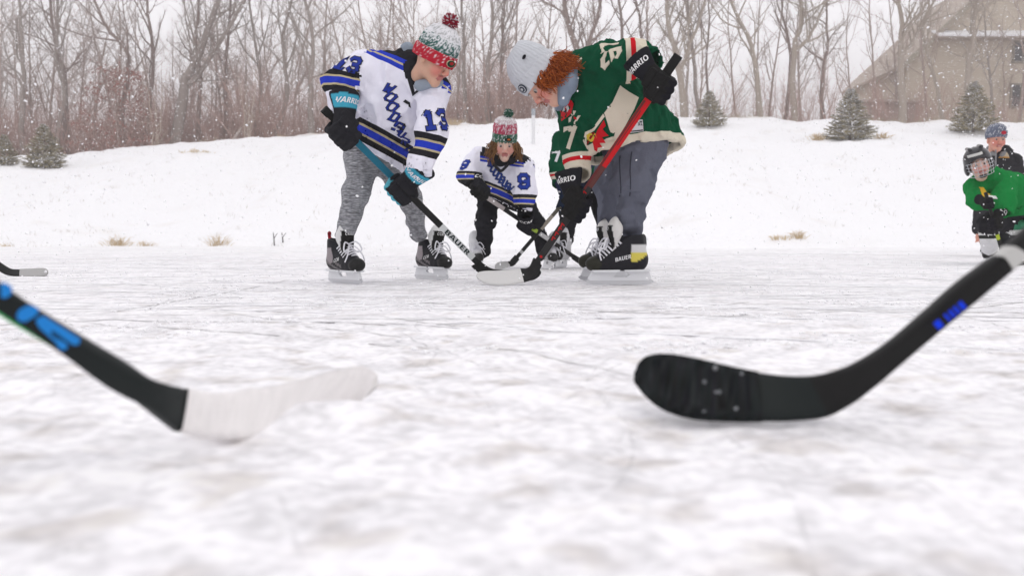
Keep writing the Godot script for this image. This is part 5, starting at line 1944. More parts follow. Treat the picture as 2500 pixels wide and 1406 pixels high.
	put.call(s, [Vector2(1387, 193), Vector2(1391, 193), Vector2(1396, 216), Vector2(1390, 238), Vector2(1385, 238), Vector2(1391, 216)], CREAM, 0.003)
	part("collar_edge", s.mesh(), M.print, jersey)
	s = Soup.new()
	put.call(s, [Vector2(1544, 290), Vector2(1573, 287), Vector2(1577, 314), Vector2(1543, 318)], Color(0.66, 0.66, 0.68), 0.003)
	put.call(s, [Vector2(1546, 292), Vector2(1572, 290), Vector2(1572, 293), Vector2(1546, 295)], BLACK, 0.0036)
	put.call(s, [Vector2(1545, 313), Vector2(1575, 310), Vector2(1576, 313), Vector2(1545, 316)], BLACK, 0.0036)
	flat_text(s, f, "XL", F(1564, 302, 3.6), Vector3(1, 0.1, 0), Vector3.UP, 0.014, BLACK, 0.0, 0.0045)
	part("size_tag", s.mesh(), M.print, jersey)
	s = Soup.new()
	put.call(s, [Vector2(1404, 152), Vector2(1422, 136), Vector2(1424, 140), Vector2(1410, 153)], CREAM, 0.003)
	put.call(s, [Vector2(1404, 145), Vector2(1412, 136), Vector2(1414, 139), Vector2(1406, 148)], CREAM, 0.003)
	part("back_lettering", s.mesh(), M.print, jersey)
	s = Soup.new()
	lettering(s, f, "97", A(1487, 143, 3.58, Vector3(-0.05, 0.94, -0.34), Vector3(-1, -0.06, 0.0)), Vector3(-0.05, 0.94, -0.34), Vector3(-1, -0.06, 0.0), 0.062, CREAM, CREAM, 0.95)
	part("sleeve_number", s.mesh(), M.print, jersey)
	s = Soup.new()
	lettering(s, f, "7", F(1390, 337, 3.72), Vector3(1, -0.06, 0), Vector3(0.08, 1, 0), 0.086, CREAM, CREAM, 1.0, 0.0, 0.7)
	part("lettering", s.mesh(), M.print, jersey)
	# scarf-like grey hood round the neck
	var hd := Field.new(P(1380, 200, 3.7) - Vector3.ONE * 0.25, P(1380, 200, 3.7) + Vector3.ONE * 0.25, 0.008)
	hd.cone(P(1390, 158, 3.62), P(1386, 200, 3.56), 0.038, 0.044, 0, 0.02)
	hd.cone(P(1386, 200, 3.56), P(1376, 242, 3.60), 0.042, 0.032, 0, 0.02)
	hd.cone(P(1372, 240, 3.64), P(1366, 258, 3.74), 0.026, 0.024, 0, 0.02)
	hd.cone(P(1390, 160, 3.80), P(1384, 215, 3.80), 0.045, 0.045, 0, 0.03)
	hd.wrinkle(folds(0.007, Vector3(1.6, 0.5, 1.0)))
	part("hood", skin_mesh(hd, [Color(0.22, 0.27, 0.34)]), M.fleece, who)
	# slate sweatpants, bunched over the skates
	var hipl := P(1563, 350, 3.80)
	var knl := P(1543, 455, 3.76)
	var anl := P(1540, 545, 3.80)
	var hipr := P(1520, 355, 4.02)
	var knr := P(1482, 450, 4.18)
	var anr := P(1494, 562, 4.18)
	sp = span([hipl, knl, anl, hipr, knr, anr, P(1540, 590, 3.9)], 0.18)
	var g := Field.new(sp[0], sp[1], 0.0105)
	g.cone(hipl, hipr, 0.135, 0.13, 0, 0.04)
	g.cone(hipl, knl, 0.118, 0.094, 0, 0.03)
	g.cone(knl, P(1541, 515, 3.78), 0.094, 0.066, 0, 0.025)
	g.cone(P(1527, 520, 3.73), P(1553, 512, 3.78), 0.040, 0.044, 0, 0.006)
	g.cone(P(1525, 536, 3.73), P(1556, 530, 3.78), 0.036, 0.040, 0, 0.005)
	g.cone(P(1528, 551, 3.74), P(1555, 547, 3.78), 0.032, 0.036, 0, 0.005)
	g.cone(anl, P(1548, 600, 3.82), 0.046, 0.040, 0, 0.01)
	g.cone(hipr, knr, 0.108, 0.080, 1, 0.006)
	g.cone(knr, P(1486, 520, 4.14), 0.078, 0.056, 1, 0.006)
	g.cone(P(1482, 540, 4.15), P(1500, 538, 4.15), 0.042, 0.042, 1, 0.006)
	g.cone(P(1490, 535, 4.15), anr, 0.046, 0.042, 1, 0.006)
	g.wrinkle(folds(0.020, Vector3(1.0, 0.8, 1.0)))
	var tr := part("trousers", skin_mesh(g, [SLATE, SLATE]), M.fleece, who)
	var seam := Soup.new()
	for q in [[[1568, 352], [1560, 410], [1562, 470]], [[1540, 360], [1536, 420], [1538, 470]]]:
		var pts := PackedVector3Array()
		var ok := true
		for k in 14:
			var t := k / 13.0
			var a := Vector2(q[0][0], q[0][1]).lerp(Vector2(q[1][0], q[1][1]), t).lerp(Vector2(q[1][0], q[1][1]).lerp(Vector2(q[2][0], q[2][1]), t), t)
			var hit := g.hit(P(a.x, a.y, 3.4), Vector3(0, 0, -1), 0.7)
			if hit == Vector3.INF: ok = false
			else: pts.append(hit + Vector3(0, 0, 0.001))
		if ok: seam.tube(pts, even(0.0028, pts.size()), 4, Color(0.05, 0.052, 0.07))
	if seam.v.size(): part("seam", seam.mesh(), M.fleece, tr)
	# head, turned down and to the left
	var up := Vector3(-0.84, 0.54, 0.0).normalized()
	var hx := facing(P(1330, 196, 3.62), Vector3(-0.53, -0.83, 0.14), up, 0.98)
	var ub := under_body({"points": [P(1345, 200, 3.66), neck, pel, shl, ell, wrl, shr, wrr, anl, anr, knr], "limbs": [[neck, chest, 0.06, 0.1], [chest, pel, 0.1, 0.1], [neck, shl, 0.05, 0.055], [chest, shr, 0.06, 0.055], [shl, ell, 0.05, 0.042], [ell, ell.lerp(wrl, 0.6), 0.042 * 0.85, 0.032 * 0.9], [shr, elr, 0.05, 0.042], [elr, elr.lerp(wrr, 0.6), 0.042 * 0.85, 0.032 * 0.9], [P(1345, 200, 3.66), neck, 0.05, 0.05], [hipl, knl, 0.08, 0.055], [knl, anl, 0.055, 0.036], [hipr, knr, 0.08, 0.055], [knr, anr, 0.055, 0.036]]})
	make_head(who, hx, Color(0.62, 0.36, 0.27), 0.7, Color(0.25, 0.06, 0.015), false, ub)
	var grey := Color(0.60, 0.62, 0.66)
	var g2 := Color(0.63, 0.65, 0.69)
	var hat := beanie(who, hx, [[0.032, 0.096, grey, 0], [0.028, 0.104, g2, 0], [0.045, 0.108, g2, 0], [0.085, 0.108, g2, 0], [0.088, 0.103, grey, 0], [0.12, 0.099, grey, 0], [0.15, 0.089, grey, 0], [0.18, 0.073, grey, 0], [0.205, 0.052, grey, 0], [0.206, 0.03, g2, 0], [0.199, 0.008, g2, 0]], 34, Vector3(0, -0.012, -0.02), 0.0, 0.25)
	badge(hat, Vector3(0.040, 0.06, 0.102), Vector3(0.42, 0.02, 0.9), Vector2(0.022, 0.022), [[Color(0.03, 0.04, 0.06), 1.0, 0, 0], [Color(0.5, 0.5, 0.52), 0.8, 0, 0], [Color(0.03, 0.04, 0.06), 0.62, 0, 0], [Color(0.5, 0.5, 0.52), 0.3, 0, 0]])
	badge(hat, Vector3(0.098, 0.125, -0.005), Vector3(1.0, 0.1, 0.0), Vector2(0.012, 0.007), [[Color(0.01, 0.01, 0.012), 1.0, 0, 0]])
	var roots := []
	var r := RandomNumberGenerator.new()
	r.seed = 81
	for k in 1500:
		var a := r.randf_range(0.95, PI * 2.0 - 0.95)
		var low := 0.035 - 0.095 * (0.5 - 0.5 * cos(a)) * r.randf()
		roots.append(Vector3(sin(a) * 0.080, low, cos(a) * 0.094 - 0.012))
	strands(who, hx, roots, 0.070, 0.013, 0.0031, Color(0.48, 0.125, 0.025), Color(0.20, 0.042, 0.012), 82, Vector3(0.0, -0.75, -0.15))
	# gloves
	var cols := [Color(0.016, 0.017, 0.018), Color(0.014, 0.015, 0.016), Color(0.018, 0.019, 0.02)]
	var butt := P(1655, 138, 3.36)
	var heel := P(1302, 650, 3.80)
	var sdir := heel - butt
	glove(who, butt.lerp(heel, 0.118), sdir, P(1566, 146, 3.46) - P(1608, 200, 3.44), Vector3(-0.3, 0.1, 1), cols, "WARRIOR", Color(0.8, 0.8, 0.8), 0.96)
	glove(who, butt.lerp(heel, 0.672), sdir, P(1408, 405, 3.66) - P(1421, 480, 3.65), Vector3(-0.5, 0, 1), cols, "WARRIOR", Color(0.8, 0.8, 0.8), 0.98)
	# skates
	var wt := Color(0.72, 0.72, 0.74)
	var sc := [Color(0.018, 0.019, 0.022), Color(0.030, 0.028, 0.022), Color(0.62, 0.53, 0.10), Color(0.02, 0.02, 0.02), Color(0.66, 0.65, 0.63)]
	skate(who, stance(P(1513, 697, 3.72), Vector3(-1, 0, 0.10), 0.0, 1.0), sc, "BAUER", wt, Color(0.04, 0.04, 0.04))
	skate(who, stance(P(1486, 684, 4.12), Vector3(-0.97, 0, 0.22), 0.04, 1.0), sc, "BAUER", wt, Color(0.04, 0.04, 0.04))


func small_player() -> void:
	var z0 := 5.6
	var who := thing("person", "smaller crouching player in white jersey with pink and green bobble hat", "person", Vector3(P(1250, 655, z0).x, 0, -z0))
	var neck := P(1232, 392, 5.35)
	var belly := P(1222, 470, 5.5)
	var hem := P(1216, 510, 5.6)
	var shr := P(1168, 390, 5.4)
	var elr := P(1142, 425, 5.35)
	var wrr := P(1156, 455, 5.25)
	var shl := P(1276, 412, 5.35)
	var ell := P(1282, 465, 5.3)
	var wrl := P(1276, 520, 5.2)
	var sp := span([neck, belly, hem, shr, elr, wrr, shl, ell, wrl], 0.2)
	var f := Field.new(sp[0], sp[1], 0.0115)
	var thin := Vector3(0, 0.2, 0.98)
	f.cone(neck, P(1226, 425, 5.4), 0.09, 0.135, 0, 0.05, thin, 1.3)
	f.cone(P(1226, 425, 5.4), belly, 0.138, 0.142, 0, 0.04, thin, 1.3)
	f.cone(belly, hem, 0.142, 0.15, 0, 0.04, thin, 1.2)
	f.cone(P(1222, 395, 5.38), shr, 0.075, 0.078, 5, 0.05)
	f.cone(P(1240, 395, 5.38), shl, 0.075, 0.078, 5, 0.05)
	f.cone(shr, elr, 0.080, 0.072, 1, 0.03)
	f.cone(elr, wrr, 0.070, 0.060, 2, 0.03)
	f.cone(shl, ell, 0.078, 0.076, 3, 0.03)
	f.cone(ell, wrl, 0.074, 0.062, 4, 0.03)
	var u := (P(1212, 500, 5.4) - P(1230, 400, 5.4) + Vector3(0, 0, 0.02)).normalized()
	var low_u := (u + Vector3(-0.22, 0, 0)).normalized()
	f.wrinkle(folds(0.011, Vector3(1.2, 0.8, 1)))
	f.cut(low_u, P(1216, 492, 5.45), 0.4, 0.018, 0.1)
	f.cut((wrr - elr).normalized(), wrr, 0.12, 0.016, 0.05)
	f.cut((wrl - ell).normalized(), wrl, 0.12, 0.016, 0.05)
	var arm_r := stripes(P(1142, 420, 5.35), Vector3(-0.05, -1, 0), [0.016, 0.008, 0.024, 0.008, 0.2], [WHITE, BLACK, GOLD, BLUE, GOLD, BLACK, BLACK])
	var arm_l := stripes(P(1280, 476, 5.3), Vector3(-0.02, -1, 0), [0.022, 0.009, 0.026, 0.009, 0.022], [WHITE, BLACK, GOLD, BLUE, GOLD, BLACK, WHITE])
	var yoke := stripes(P(1226, 400, 5.4) - u * 0.012, u, [0.013, 0.008, 0.014], [BLACK, BLUE, GOLD, BLUE, WHITE])
	var low := stripes(P(1218, 458, 5.4), low_u, [0.014, 0.008, 0.030, 0.008, 0.02], [WHITE, BLACK, GOLD, BLUE, GOLD, BLACK, WHITE])
	var band := func(c: Vector3, mk: int) -> Variant:
		if mk == 1 or mk == 2: return arm_r
		if mk == 3 or mk == 4: return arm_l
		if (c - P(1226, 432, 5.4)).dot(u) > 0.0: return low
		return yoke
	var jersey := part("jersey", skin_mesh(f, [WHITE, WHITE, WHITE, WHITE, WHITE, WHITE], null, band), M.jersey, who)
	var s := Soup.new()
	var word := "WOODBURY"
	for k in 8:
		var t := k / 7.0
		lettering(s, f, word[k], F(lerpf(1197, 1246, t), lerpf(398, 462, pow(t, 0.8)), 5.28), Vector3(0.96, -0.25, 0), Vector3(0.25, 0.96, 0), 0.040, Color(0.03, 0.06, 0.26), BLACK, 1.3, 0.2)
	part("chest_lettering", s.mesh(), M.print, jersey)
	s = Soup.new()
	lettering(s, f, "9", F(1279, 442, 5.22), Vector3(1, 0.03, 0), Vector3(0, 1, 0), 0.082, Color(0.02, 0.05, 0.32), Color(0.02, 0.03, 0.1), 1.5)
	part("sleeve_number", s.mesh(), M.print, jersey)
	s = Soup.new()
	lettering(s, f, "9", A(1134, 402, 5.3, Vector3(0.7, -0.1, 0.6), Vector3(0, 1, 0)), Vector3(0.7, -0.1, 0.6), Vector3(0, 1, 0), 0.052, Color(0.02, 0.05, 0.32), Color(0.02, 0.03, 0.1), 1.5)
	part("sleeve_number", s.mesh(), M.print, jersey)
	var col := Soup.new()
	col.tube(curve([P(1204, 388, 5.42), P(1202, 397, 5.24), P(1216, 412, 5.16), P(1224, 417, 5.15), P(1240, 402, 5.18), P(1252, 390, 5.3)], 20), even(0.010, 20), 6, BLACK, true)
	part("collar", col.mesh(), M.jersey, jersey)
	var hd := Field.new(neck - Vector3.ONE * 0.22, neck + Vector3.ONE * 0.22, 0.009)
	hd.cone(P(1204, 380, 5.4), P(1222, 394, 5.24), 0.04, 0.03, 0, 0.02)
	hd.cone(P(1222, 394, 5.24), P(1256, 386, 5.3), 0.03, 0.04, 0, 0.02)
	hd.cone(P(1218, 390, 5.22), P(1246, 390, 5.22), 0.034, 0.034, 0, 0.02)
	hd.cone(P(1204, 380, 5.42), P(1258, 380, 5.42), 0.045, 0.045, 0, 0.02)
	part("neck_warmer", skin_mesh(hd, [BLACK]), M.fleece, who)
	# black snow trousers
	var hr := P(1194, 478, 5.6)
	var hl := P(1266, 472, 5.65)
	var kr := P(1186, 540, 5.48)
	var kl := P(1306, 536, 5.52)
	var ar := P(1178, 612, 5.66)
	var al := P(1330, 615, 5.7)
	sp = span([hr, hl, kr, kl, ar, al], 0.17)
	var g := Field.new(sp[0], sp[1], 0.012)
	g.cone(hr, hl, 0.098, 0.098, 0, 0.03)
	g.cone(hr, kr, 0.082, 0.068, 0, 0.012)
	g.cone(kr, ar, 0.066, 0.054, 0, 0.02)
	g.cone(hl, kl, 0.082, 0.066, 0, 0.012)
	g.cone(kl, al, 0.064, 0.052, 0, 0.02)
	g.wrinkle(folds(0.016, Vector3(0.9, 1.2, 0.9)))
	part("trousers", skin_mesh(g, [Color(0.020, 0.022, 0.024)]), M.fleece, who)
	var hx := facing(P(1232, 352, 5.2), Vector3(0.05, -0.36, 0.93), Vector3(0.04, 0.93, 0.36), 0.88)
	var ub := under_body({"points": [neck, hem, shr, elr, wrr, shl, wrl, ar, al], "limbs": [[neck, belly, 0.06, 0.08], [belly, hr.lerp(hl, 0.5), 0.08, 0.06], [neck, shr, 0.05, 0.045], [neck, shl, 0.05, 0.045], [shr, elr, 0.04, 0.036], [elr, elr.lerp(wrr, 0.6), 0.036 * 0.85, 0.028 * 0.9], [shl, ell, 0.04, 0.036], [ell, ell.lerp(wrl, 0.6), 0.036 * 0.85, 0.028 * 0.9], [hr, kr, 0.06, 0.04], [kr, ar, 0.04, 0.03], [hl, kl, 0.06, 0.04], [kl, al, 0.04, 0.03]]})
	make_head(who, hx, Color(0.66, 0.45, 0.36), 0.55, Color(0.2, 0.11, 0.05), false, ub)
	var green := Color(0.03, 0.11, 0.07)
	var pink := Color(0.42, 0.05, 0.10)
	var hat := beanie(who, hx, [[0.032, 0.086, green, 0.2], [0.028, 0.094, green, 0.2], [0.05, 0.098, green, 0.25], [0.088, 0.096, green, 0.3], [0.092, 0.094, pink, 0.3], [0.13, 0.094, pink, 0.35], [0.165, 0.085, Color(0.5, 0.4, 0.42), 0.7], [0.19, 0.06, Color(0.55, 0.5, 0.5), 0.8], [0.20, 0.03, Color(0.55, 0.5, 0.5), 0.8], [0.203, 0.004, Color(0.5, 0.5, 0.5), 0.8]], 24, Vector3(0, 0, 0), 0.5, 0.12)
	pompom(hat, Vector3(0.02, 0.222, -0.01), 0.035, Color(0.03, 0.12, 0.08), Color(0.06, 0.2, 0.13), 0.25)
	badge(hat, Vector3(0.02, 0.058, 0.096), Vector3(0.15, 0, 1), Vector2(0.028, 0.014), [[Color(0.01, 0.03, 0.02), 1.0, 0, 0], [Color(0.45, 0.12, 0.03), 0.45, 0.004, 0.002]])
	var roots := []
	var r := RandomNumberGenerator.new()
	r.seed = 83
	for k in 150:
		var a := r.randf_range(0.75, PI * 2.0 - 0.75)
		roots.append(Vector3(sin(a) * 0.078, 0.03 - r.randf() * 0.03, cos(a) * 0.088 - 0.012))
	strands(who, hx, roots, 0.095, 0.011, 0.0055, Color(0.25, 0.13, 0.055), Color(0.12, 0.06, 0.026), 84, Vector3(0, -1.0, 0.05))
	var cols := [Color(0.018, 0.019, 0.02), Color(0.016, 0.017, 0.018), Color(0.018, 0.019, 0.02)]
	var butt := P(1150, 455, 5.15)
	var heel := P(1425, 640, 5.75)
	glove(who, butt.lerp(heel, 0.06), heel - butt, P(1146, 430, 5.35) - P(1164, 467, 5.18), Vector3(-0.2, 0, 1), cols, "CCM", Color(0.78, 0.78, 0.78), 0.86)
	glove(who, butt.lerp(heel, 0.47), heel - butt, P(1277, 505, 5.2) - P(1282, 550, 5.35), Vector3(0, 0, 1), cols, "CCM", Color(0.78, 0.78, 0.78), 0.86)
	var wt := Color(0.68, 0.69, 0.70)
	var sc := [Color(0.55, 0.55, 0.56), Color(0.03, 0.03, 0.03), Color(0.05, 0.05, 0.05), wt, wt]
	skate(who, stance(P(1168, 657, 5.6), Vector3(0.15, 0, 1), 0.12, 0.86), sc, "", BLACK, wt)
	skate(who, stance(P(1336, 655, 5.68), Vector3(0.2, 0, 1), -0.2, 0.86), sc, "", BLACK, wt)


func hidden_player() -> void:
	var z0 := 5.9
	var who := thing("person", "player mostly hidden behind the red-haired player, one green sleeve and a leg showing", "person", Vector3(P(1410, 650, z0).x, 0, -z0))
	var neck := P(1420, 320, 5.8)
	var hem := P(1440, 450, 5.95)
	var shr := P(1376, 345, 5.70)
	var elr := P(1363, 405, 5.6)
	var wrr := P(1368, 450, 5.5)
	var shl := P(1465, 350, 5.8)
	var ell := P(1470, 400, 5.8)
	var wrl := P(1420, 450, 5.6)
	var sp := span([neck, hem, shr, elr, wrr, shl, ell, wrl], 0.2)
	var f := Field.new(sp[0], sp[1], 0.0135)
	f.cone(neck, P(1428, 370, 5.85), 0.1, 0.15, 0, 0.05)
	f.cone(P(1428, 370, 5.85), hem, 0.15, 0.17, 0, 0.05)
	f.cone(neck, shr, 0.08, 0.075, 0, 0.05)
	f.cone(neck, shl, 0.08, 0.075, 0, 0.05)
	f.cone(shr, elr, 0.076, 0.070, 1, 0.03)
	f.cone(elr, wrr, 0.068, 0.055, 1, 0.03)
	f.cone(shl, ell, 0.076, 0.070, 2, 0.03)
	f.cone(ell, wrl, 0.068, 0.055, 2, 0.03)
	f.wrinkle(folds(0.010))
	f.cut(Vector3(0, -1, 0), hem, 0.4, 0.02, 0.08)
	f.cut((wrr - elr).normalized(), wrr, 0.1, 0.02, 0.03)
	var br := stripes(P(1363, 420, 5.5), Vector3(0, -1, 0), [0.012, 0.015, 0.022], [GREEN, CREAM, RED, CREAM, GREEN])
	var band := func(_c: Vector3, mk: int) -> Variant: return br if mk == 1 else null
	var jersey := part("jersey", skin_mesh(f, [GREEN, GREEN, GREEN], null, band), M.jersey, who)
	var s := Soup.new()
	lettering(s, f, "7", F(1358, 382, 5.55), Vector3(1, 0, 0), Vector3(0.1, 1, 0), 0.062, Color(0.7, 0.7, 0.72), Color(0.7, 0.7, 0.72), 1.0)
	part("lettering", s.mesh(), M.print, jersey)
	var hr := P(1420, 455, 5.95)
	var hl := P(1460, 455, 6.0)
	var kr := P(1388, 525, 5.75)
	var kl := P(1472, 520, 5.85)
	var ar := P(1382, 590, 6.0)
	var al := P(1478, 590, 6.1)
	sp = span([hr, hl, kr, kl, ar, al], 0.16)
	var g := Field.new(sp[0], sp[1], 0.0135)
	for l in [[hr, hl, 0.12, 0.12], [hr, kr, 0.09, 0.066], [kr, ar, 0.064, 0.05], [hl, kl, 0.09, 0.066], [kl, al, 0.064, 0.05]]: g.cone(l[0], l[1], l[2], l[3], 0, 0.03)
	g.wrinkle(folds(0.012))
	part("trousers", skin_mesh(g, [Color(0.02, 0.022, 0.026)]), M.fleece, who)
	var hx := facing(P(1400, 285, 5.6), Vector3(-0.6, -0.6, 0.5), Vector3(-0.2, 0.9, 0.1), 1.0)
	var ub := under_body({"points": [neck, hem, shr, elr, wrr, shl, wrl, ar, al], "limbs": [[neck, hem, 0.06, 0.06], [neck, shr, 0.05, 0.045], [neck, shl, 0.05, 0.045], [shr, elr, 0.04, 0.036], [elr, elr.lerp(wrr, 0.6), 0.036 * 0.85, 0.028 * 0.9], [shl, ell, 0.04, 0.036], [ell, ell.lerp(wrl, 0.6), 0.036 * 0.85, 0.028 * 0.9], [hr, kr, 0.06, 0.04], [kr, ar, 0.04, 0.03], [hl, kl, 0.06, 0.04], [kl, al, 0.04, 0.03]]})
	make_head(who, hx, Color(0.6, 0.4, 0.3), 0.5, Color(0.1, 0.06, 0.04), false, ub)
	var gy := Color(0.4, 0.41, 0.43)
	beanie(who, hx, [[0.03, 0.094, gy, 0], [0.03, 0.102, gy, 0], [0.08, 0.104, gy, 0], [0.13, 0.09, gy, 0], [0.165, 0.05, gy, 0], [0.17, 0.004, gy, 0]], 24, Vector3.ZERO, 0.2)
	var cols := [Color(0.015, 0.02, 0.04), Color(0.015, 0.018, 0.03), Color(0.02, 0.03, 0.07)]
	var butt := P(1432, 430, 5.5)
	var heel := P(1252, 645, 5.5)
	glove(who, butt.lerp(heel, 0.28), heel - butt, Vector3(-0.1, 1, -0.2), Vector3(-0.4, 0, 1), cols, "", BLACK, 0.95)
	glove(who, butt.lerp(heel, 0.03), heel - butt, Vector3(0.3, 1, -0.4), Vector3(0, 0, 1), cols, "", BLACK, 0.95)
	var wt := Color(0.66, 0.66, 0.68)
	var sc := [Color(0.50, 0.50, 0.52), Color(0.02, 0.02, 0.02), Color(0.5, 0.5, 0.52), Color(0.03, 0.03, 0.03), wt]
	skate(who, stance(P(1368, 656, 5.75), Vector3(-0.35, 0, 0.94), -0.1, 0.95), sc, "", BLACK, Color(0.03, 0.03, 0.03))
	skate(who, stance(P(1480, 652, 6.0), Vector3(-0.2, 0, 0.95), 0.0, 0.95), sc, "", BLACK, Color(0.03, 0.03, 0.03))


func helmet_child() -> void:
	var z0 := 6.9
	var who := thing("person", "child in bright green jersey and black caged helmet at the right edge", "person", Vector3(P(2450, 640, z0).x, 0, -z0))
	var green := Color(0.010, 0.20, 0.045)
	var neck := P(2418, 438, 6.62)
	var mid := P(2462, 468, 6.75)
	var hem := P(2492, 530, 6.95)
	var shr := P(2384, 458, 6.62)
	var elr := P(2388, 490, 6.5)
	var wrr := P(2412, 494, 6.42)
	var shl := P(2452, 450, 6.55)
	var ell := P(2452, 492, 6.4)
	var wrl := P(2448, 520, 6.35)
	var sp := span([neck, mid, hem, shr, elr, wrr, shl, ell, wrl], 0.24)
	var f := Field.new(sp[0], sp[1], 0.013)
	f.cone(neck, mid, 0.10, 0.16, 0, 0.05)
	f.cone(mid, hem, 0.16, 0.20, 0, 0.05)
	f.cone(neck, shr, 0.09, 0.085, 0, 0.05)
	f.cone(shr, elr, 0.082, 0.074, 1, 0.03)
	f.cone(elr, wrr, 0.072, 0.06, 1, 0.03)
	f.cone(neck, shl, 0.09, 0.092, 0, 0.05)
	f.cone(shl, ell, 0.092, 0.090, 2, 0.03)
	f.cone(ell, wrl, 0.088, 0.075, 2, 0.03)
	var hn := Vector3(0.1, -0.98, 0.1).normalized()
	f.wrinkle(folds(0.013, Vector3(1.2, 0.8, 1)))
	f.cut(hn, P(2480, 535, 6.75), 0.45, 0.02, 0.1)
	f.cut((wrl - ell).normalized(), wrl, 0.13, 0.02, 0.04)
	var hm := stripes(P(2480, 535, 6.75) - hn * 0.022, hn, [0.2], [green, Color(0.02, 0.02, 0.03), Color(0.02, 0.02, 0.03)])
	var band := func(_c: Vector3, mk: int) -> Variant: return hm if mk == 0 else null
	var jersey := part("jersey", skin_mesh(f, [green, green, green], null, band), M.jersey, who)
	var s := Soup.new()
	lay(s, f, shape([Vector2(-0.03, 0.045), Vector2(0.005, 0.05), Vector2(0.03, 0.01), Vector2(0.04, -0.03), Vector2(0.01, -0.045), Vector2(-0.03, -0.035)]), A(2409, 470, 6.42, Vector3(0.95, -0.15, 0.2), Vector3.UP), Vector3(0.95, -0.15, 0.2), Vector3.UP, Color(0.68, 0.40, 0.03), 0.004, 0.02)
	lay(s, f, shape([Vector2(-0.035, 0.012), Vector2(0.04, 0.012), Vector2(0.05, -0.012), Vector2(-0.03, -0.012)]), A(2413, 481, 6.42, Vector3(0.95, -0.15, 0.2), Vector3.UP), Vector3(0.95, -0.15, 0.2), Vector3.UP, Color(0.7, 0.7, 0.7), 0.005, 0.02)
	lay(s, f, shape([Vector2(-0.04, 0.014), Vector2(0.04, 0.02), Vector2(0.05, -0.02), Vector2(-0.03, -0.02)]), F(2478, 425, 6.6), Vector3(0.8, -0.5, 0.1), Vector3(0.4, 0.8, 0.4), Color(0.7, 0.7, 0.7), 0.005, 0.02)
	part("emblem", s.mesh(), M.print, jersey)
	# white hockey socks with green and black, black breeches
	var hr := P(2440, 535, 6.85)
	var hl := P(2505, 535, 7.0)
	var kr := P(2415, 548, 6.6)
	var ar := P(2418, 605, 6.75)
	var kl := P(2492, 560, 6.85)
	var al := P(2540, 610, 7.2)
	sp = span([hr, hl, kr, ar, kl, al], 0.16)
	var g := Field.new(sp[0], sp[1], 0.012)
	g.cone(hr, hl, 0.11, 0.11, 0, 0.04)
	g.cone(hr, kr, 0.095, 0.085, 1, 0.02)
	g.cone(kr, ar, 0.078, 0.062, 2, 0.02)
	g.cone(hl, kl, 0.1, 0.085, 2, 0.02)
	g.cone(kl, al, 0.08, 0.055, 2, 0.02)
	g.wrinkle(folds(0.012))
	var sock := stripes(P(2415, 548, 6.7), Vector3(0, -1, 0), [0.045, 0.045, 0.028], [Color(0.05, 0.25, 0.13), Color(0.06, 0.28, 0.16), Color(0.72, 0.73, 0.72), Color(0.03, 0.035, 0.03), Color(0.72, 0.72, 0.73)])
	var band2 := func(_c: Vector3, mk: int) -> Variant: return sock if mk == 2 else null
	part("socks_and_breeches", skin_mesh(g, [BLACK, BLACK, WHITE], null, band2), M.jersey, who)
	var hx := facing(P(2392, 403, 6.5), Vector3(-0.36, -0.10, 0.92), Vector3(-0.30, 0.95, 0.0), 0.94)
	var ub := under_body({"points": [neck, hem, shr, elr, wrr, shl, wrl, ar, al], "limbs": [[neck, hem, 0.06, 0.06], [neck, shr, 0.05, 0.045], [neck, shl, 0.05, 0.045], [shr, elr, 0.04, 0.036], [elr, elr.lerp(wrr, 0.6), 0.036 * 0.85, 0.028 * 0.9], [shl, ell, 0.04, 0.036], [ell, ell.lerp(wrl, 0.6), 0.036 * 0.85, 0.028 * 0.9], [hr, kr, 0.06, 0.045], [kr, ar, 0.04, 0.03], [hl, kl, 0.06, 0.045], [kl, al, 0.04, 0.03]]})
	make_head(who, hx, Color(0.74, 0.50, 0.42), 0.5, Color(0.15, 0.09, 0.05), true, ub)
	# helmet: shell, vent ridge, brand plate, wire cage of separate bars, chin cup
	var h := Field.new(Vector3(-0.15, -0.1, -0.16), Vector3(0.15, 0.19, 0.15), 0.0065)
	h.blob(Vector3(0, 0.045, -0.018), Vector3(0.108, 0.118, 0.130), Basis(), 0, 0.01)
	h.cone(Vector3(-0.045, 0.15, 0.05), Vector3(-0.045, 0.155, -0.08), 0.016, 0.016, 0, 0.012)
	h.cone(Vector3(0.045, 0.15, 0.05), Vector3(0.045, 0.155, -0.08), 0.016, 0.016, 0, 0.012)
	for q in [-1.0, 1.0]: h.blob(Vector3(q * 0.098, -0.02, -0.012), Vector3(0.02, 0.05, 0.045), Basis(), 0, 0.015)
	h.carve(Vector3(0, -0.05, 0.085), 0.108, 0.012)
	h.cut(Vector3(0, -1, 0.1).normalized(), Vector3(0, -0.065, 0), 9.0)
	var hm2 := part("helmet", skin_mesh(h, [Color(0.018, 0.019, 0.021)]), M.helmet, who)
	place(hm2, hx, who)
	var pl := Soup.new()
	flat_plate(pl, h, Vector3(-0.02, 0.098, 0.3), 0.055, 0.011, Color(0.5, 0.5, 0.48))
	part("brand_plate", pl.mesh(), M.plastic, hm2)
	var wire := Color(0.55, 0.57, 0.60)
	for k in 6:
		var y := 0.058 - 0.027 * k
		var r := 0.118 - 0.004 * absf(k - 2)
		var pts := []
		for a in 9:
			var th := lerpf(-1.25, 1.25, a / 8.0)
			pts.append(Vector3(sin(th) * r * 0.92, y - 0.018 * cos(th) * (k / 5.0), cos(th) * (r + 0.012 - 0.012 * absf(k - 3)) ))
		var b := Soup.new()
		b.tube(curve(pts, 20), even(0.0023, 20), 5, wire)
		part("cage_bar", b.mesh(), M.steel, hm2)
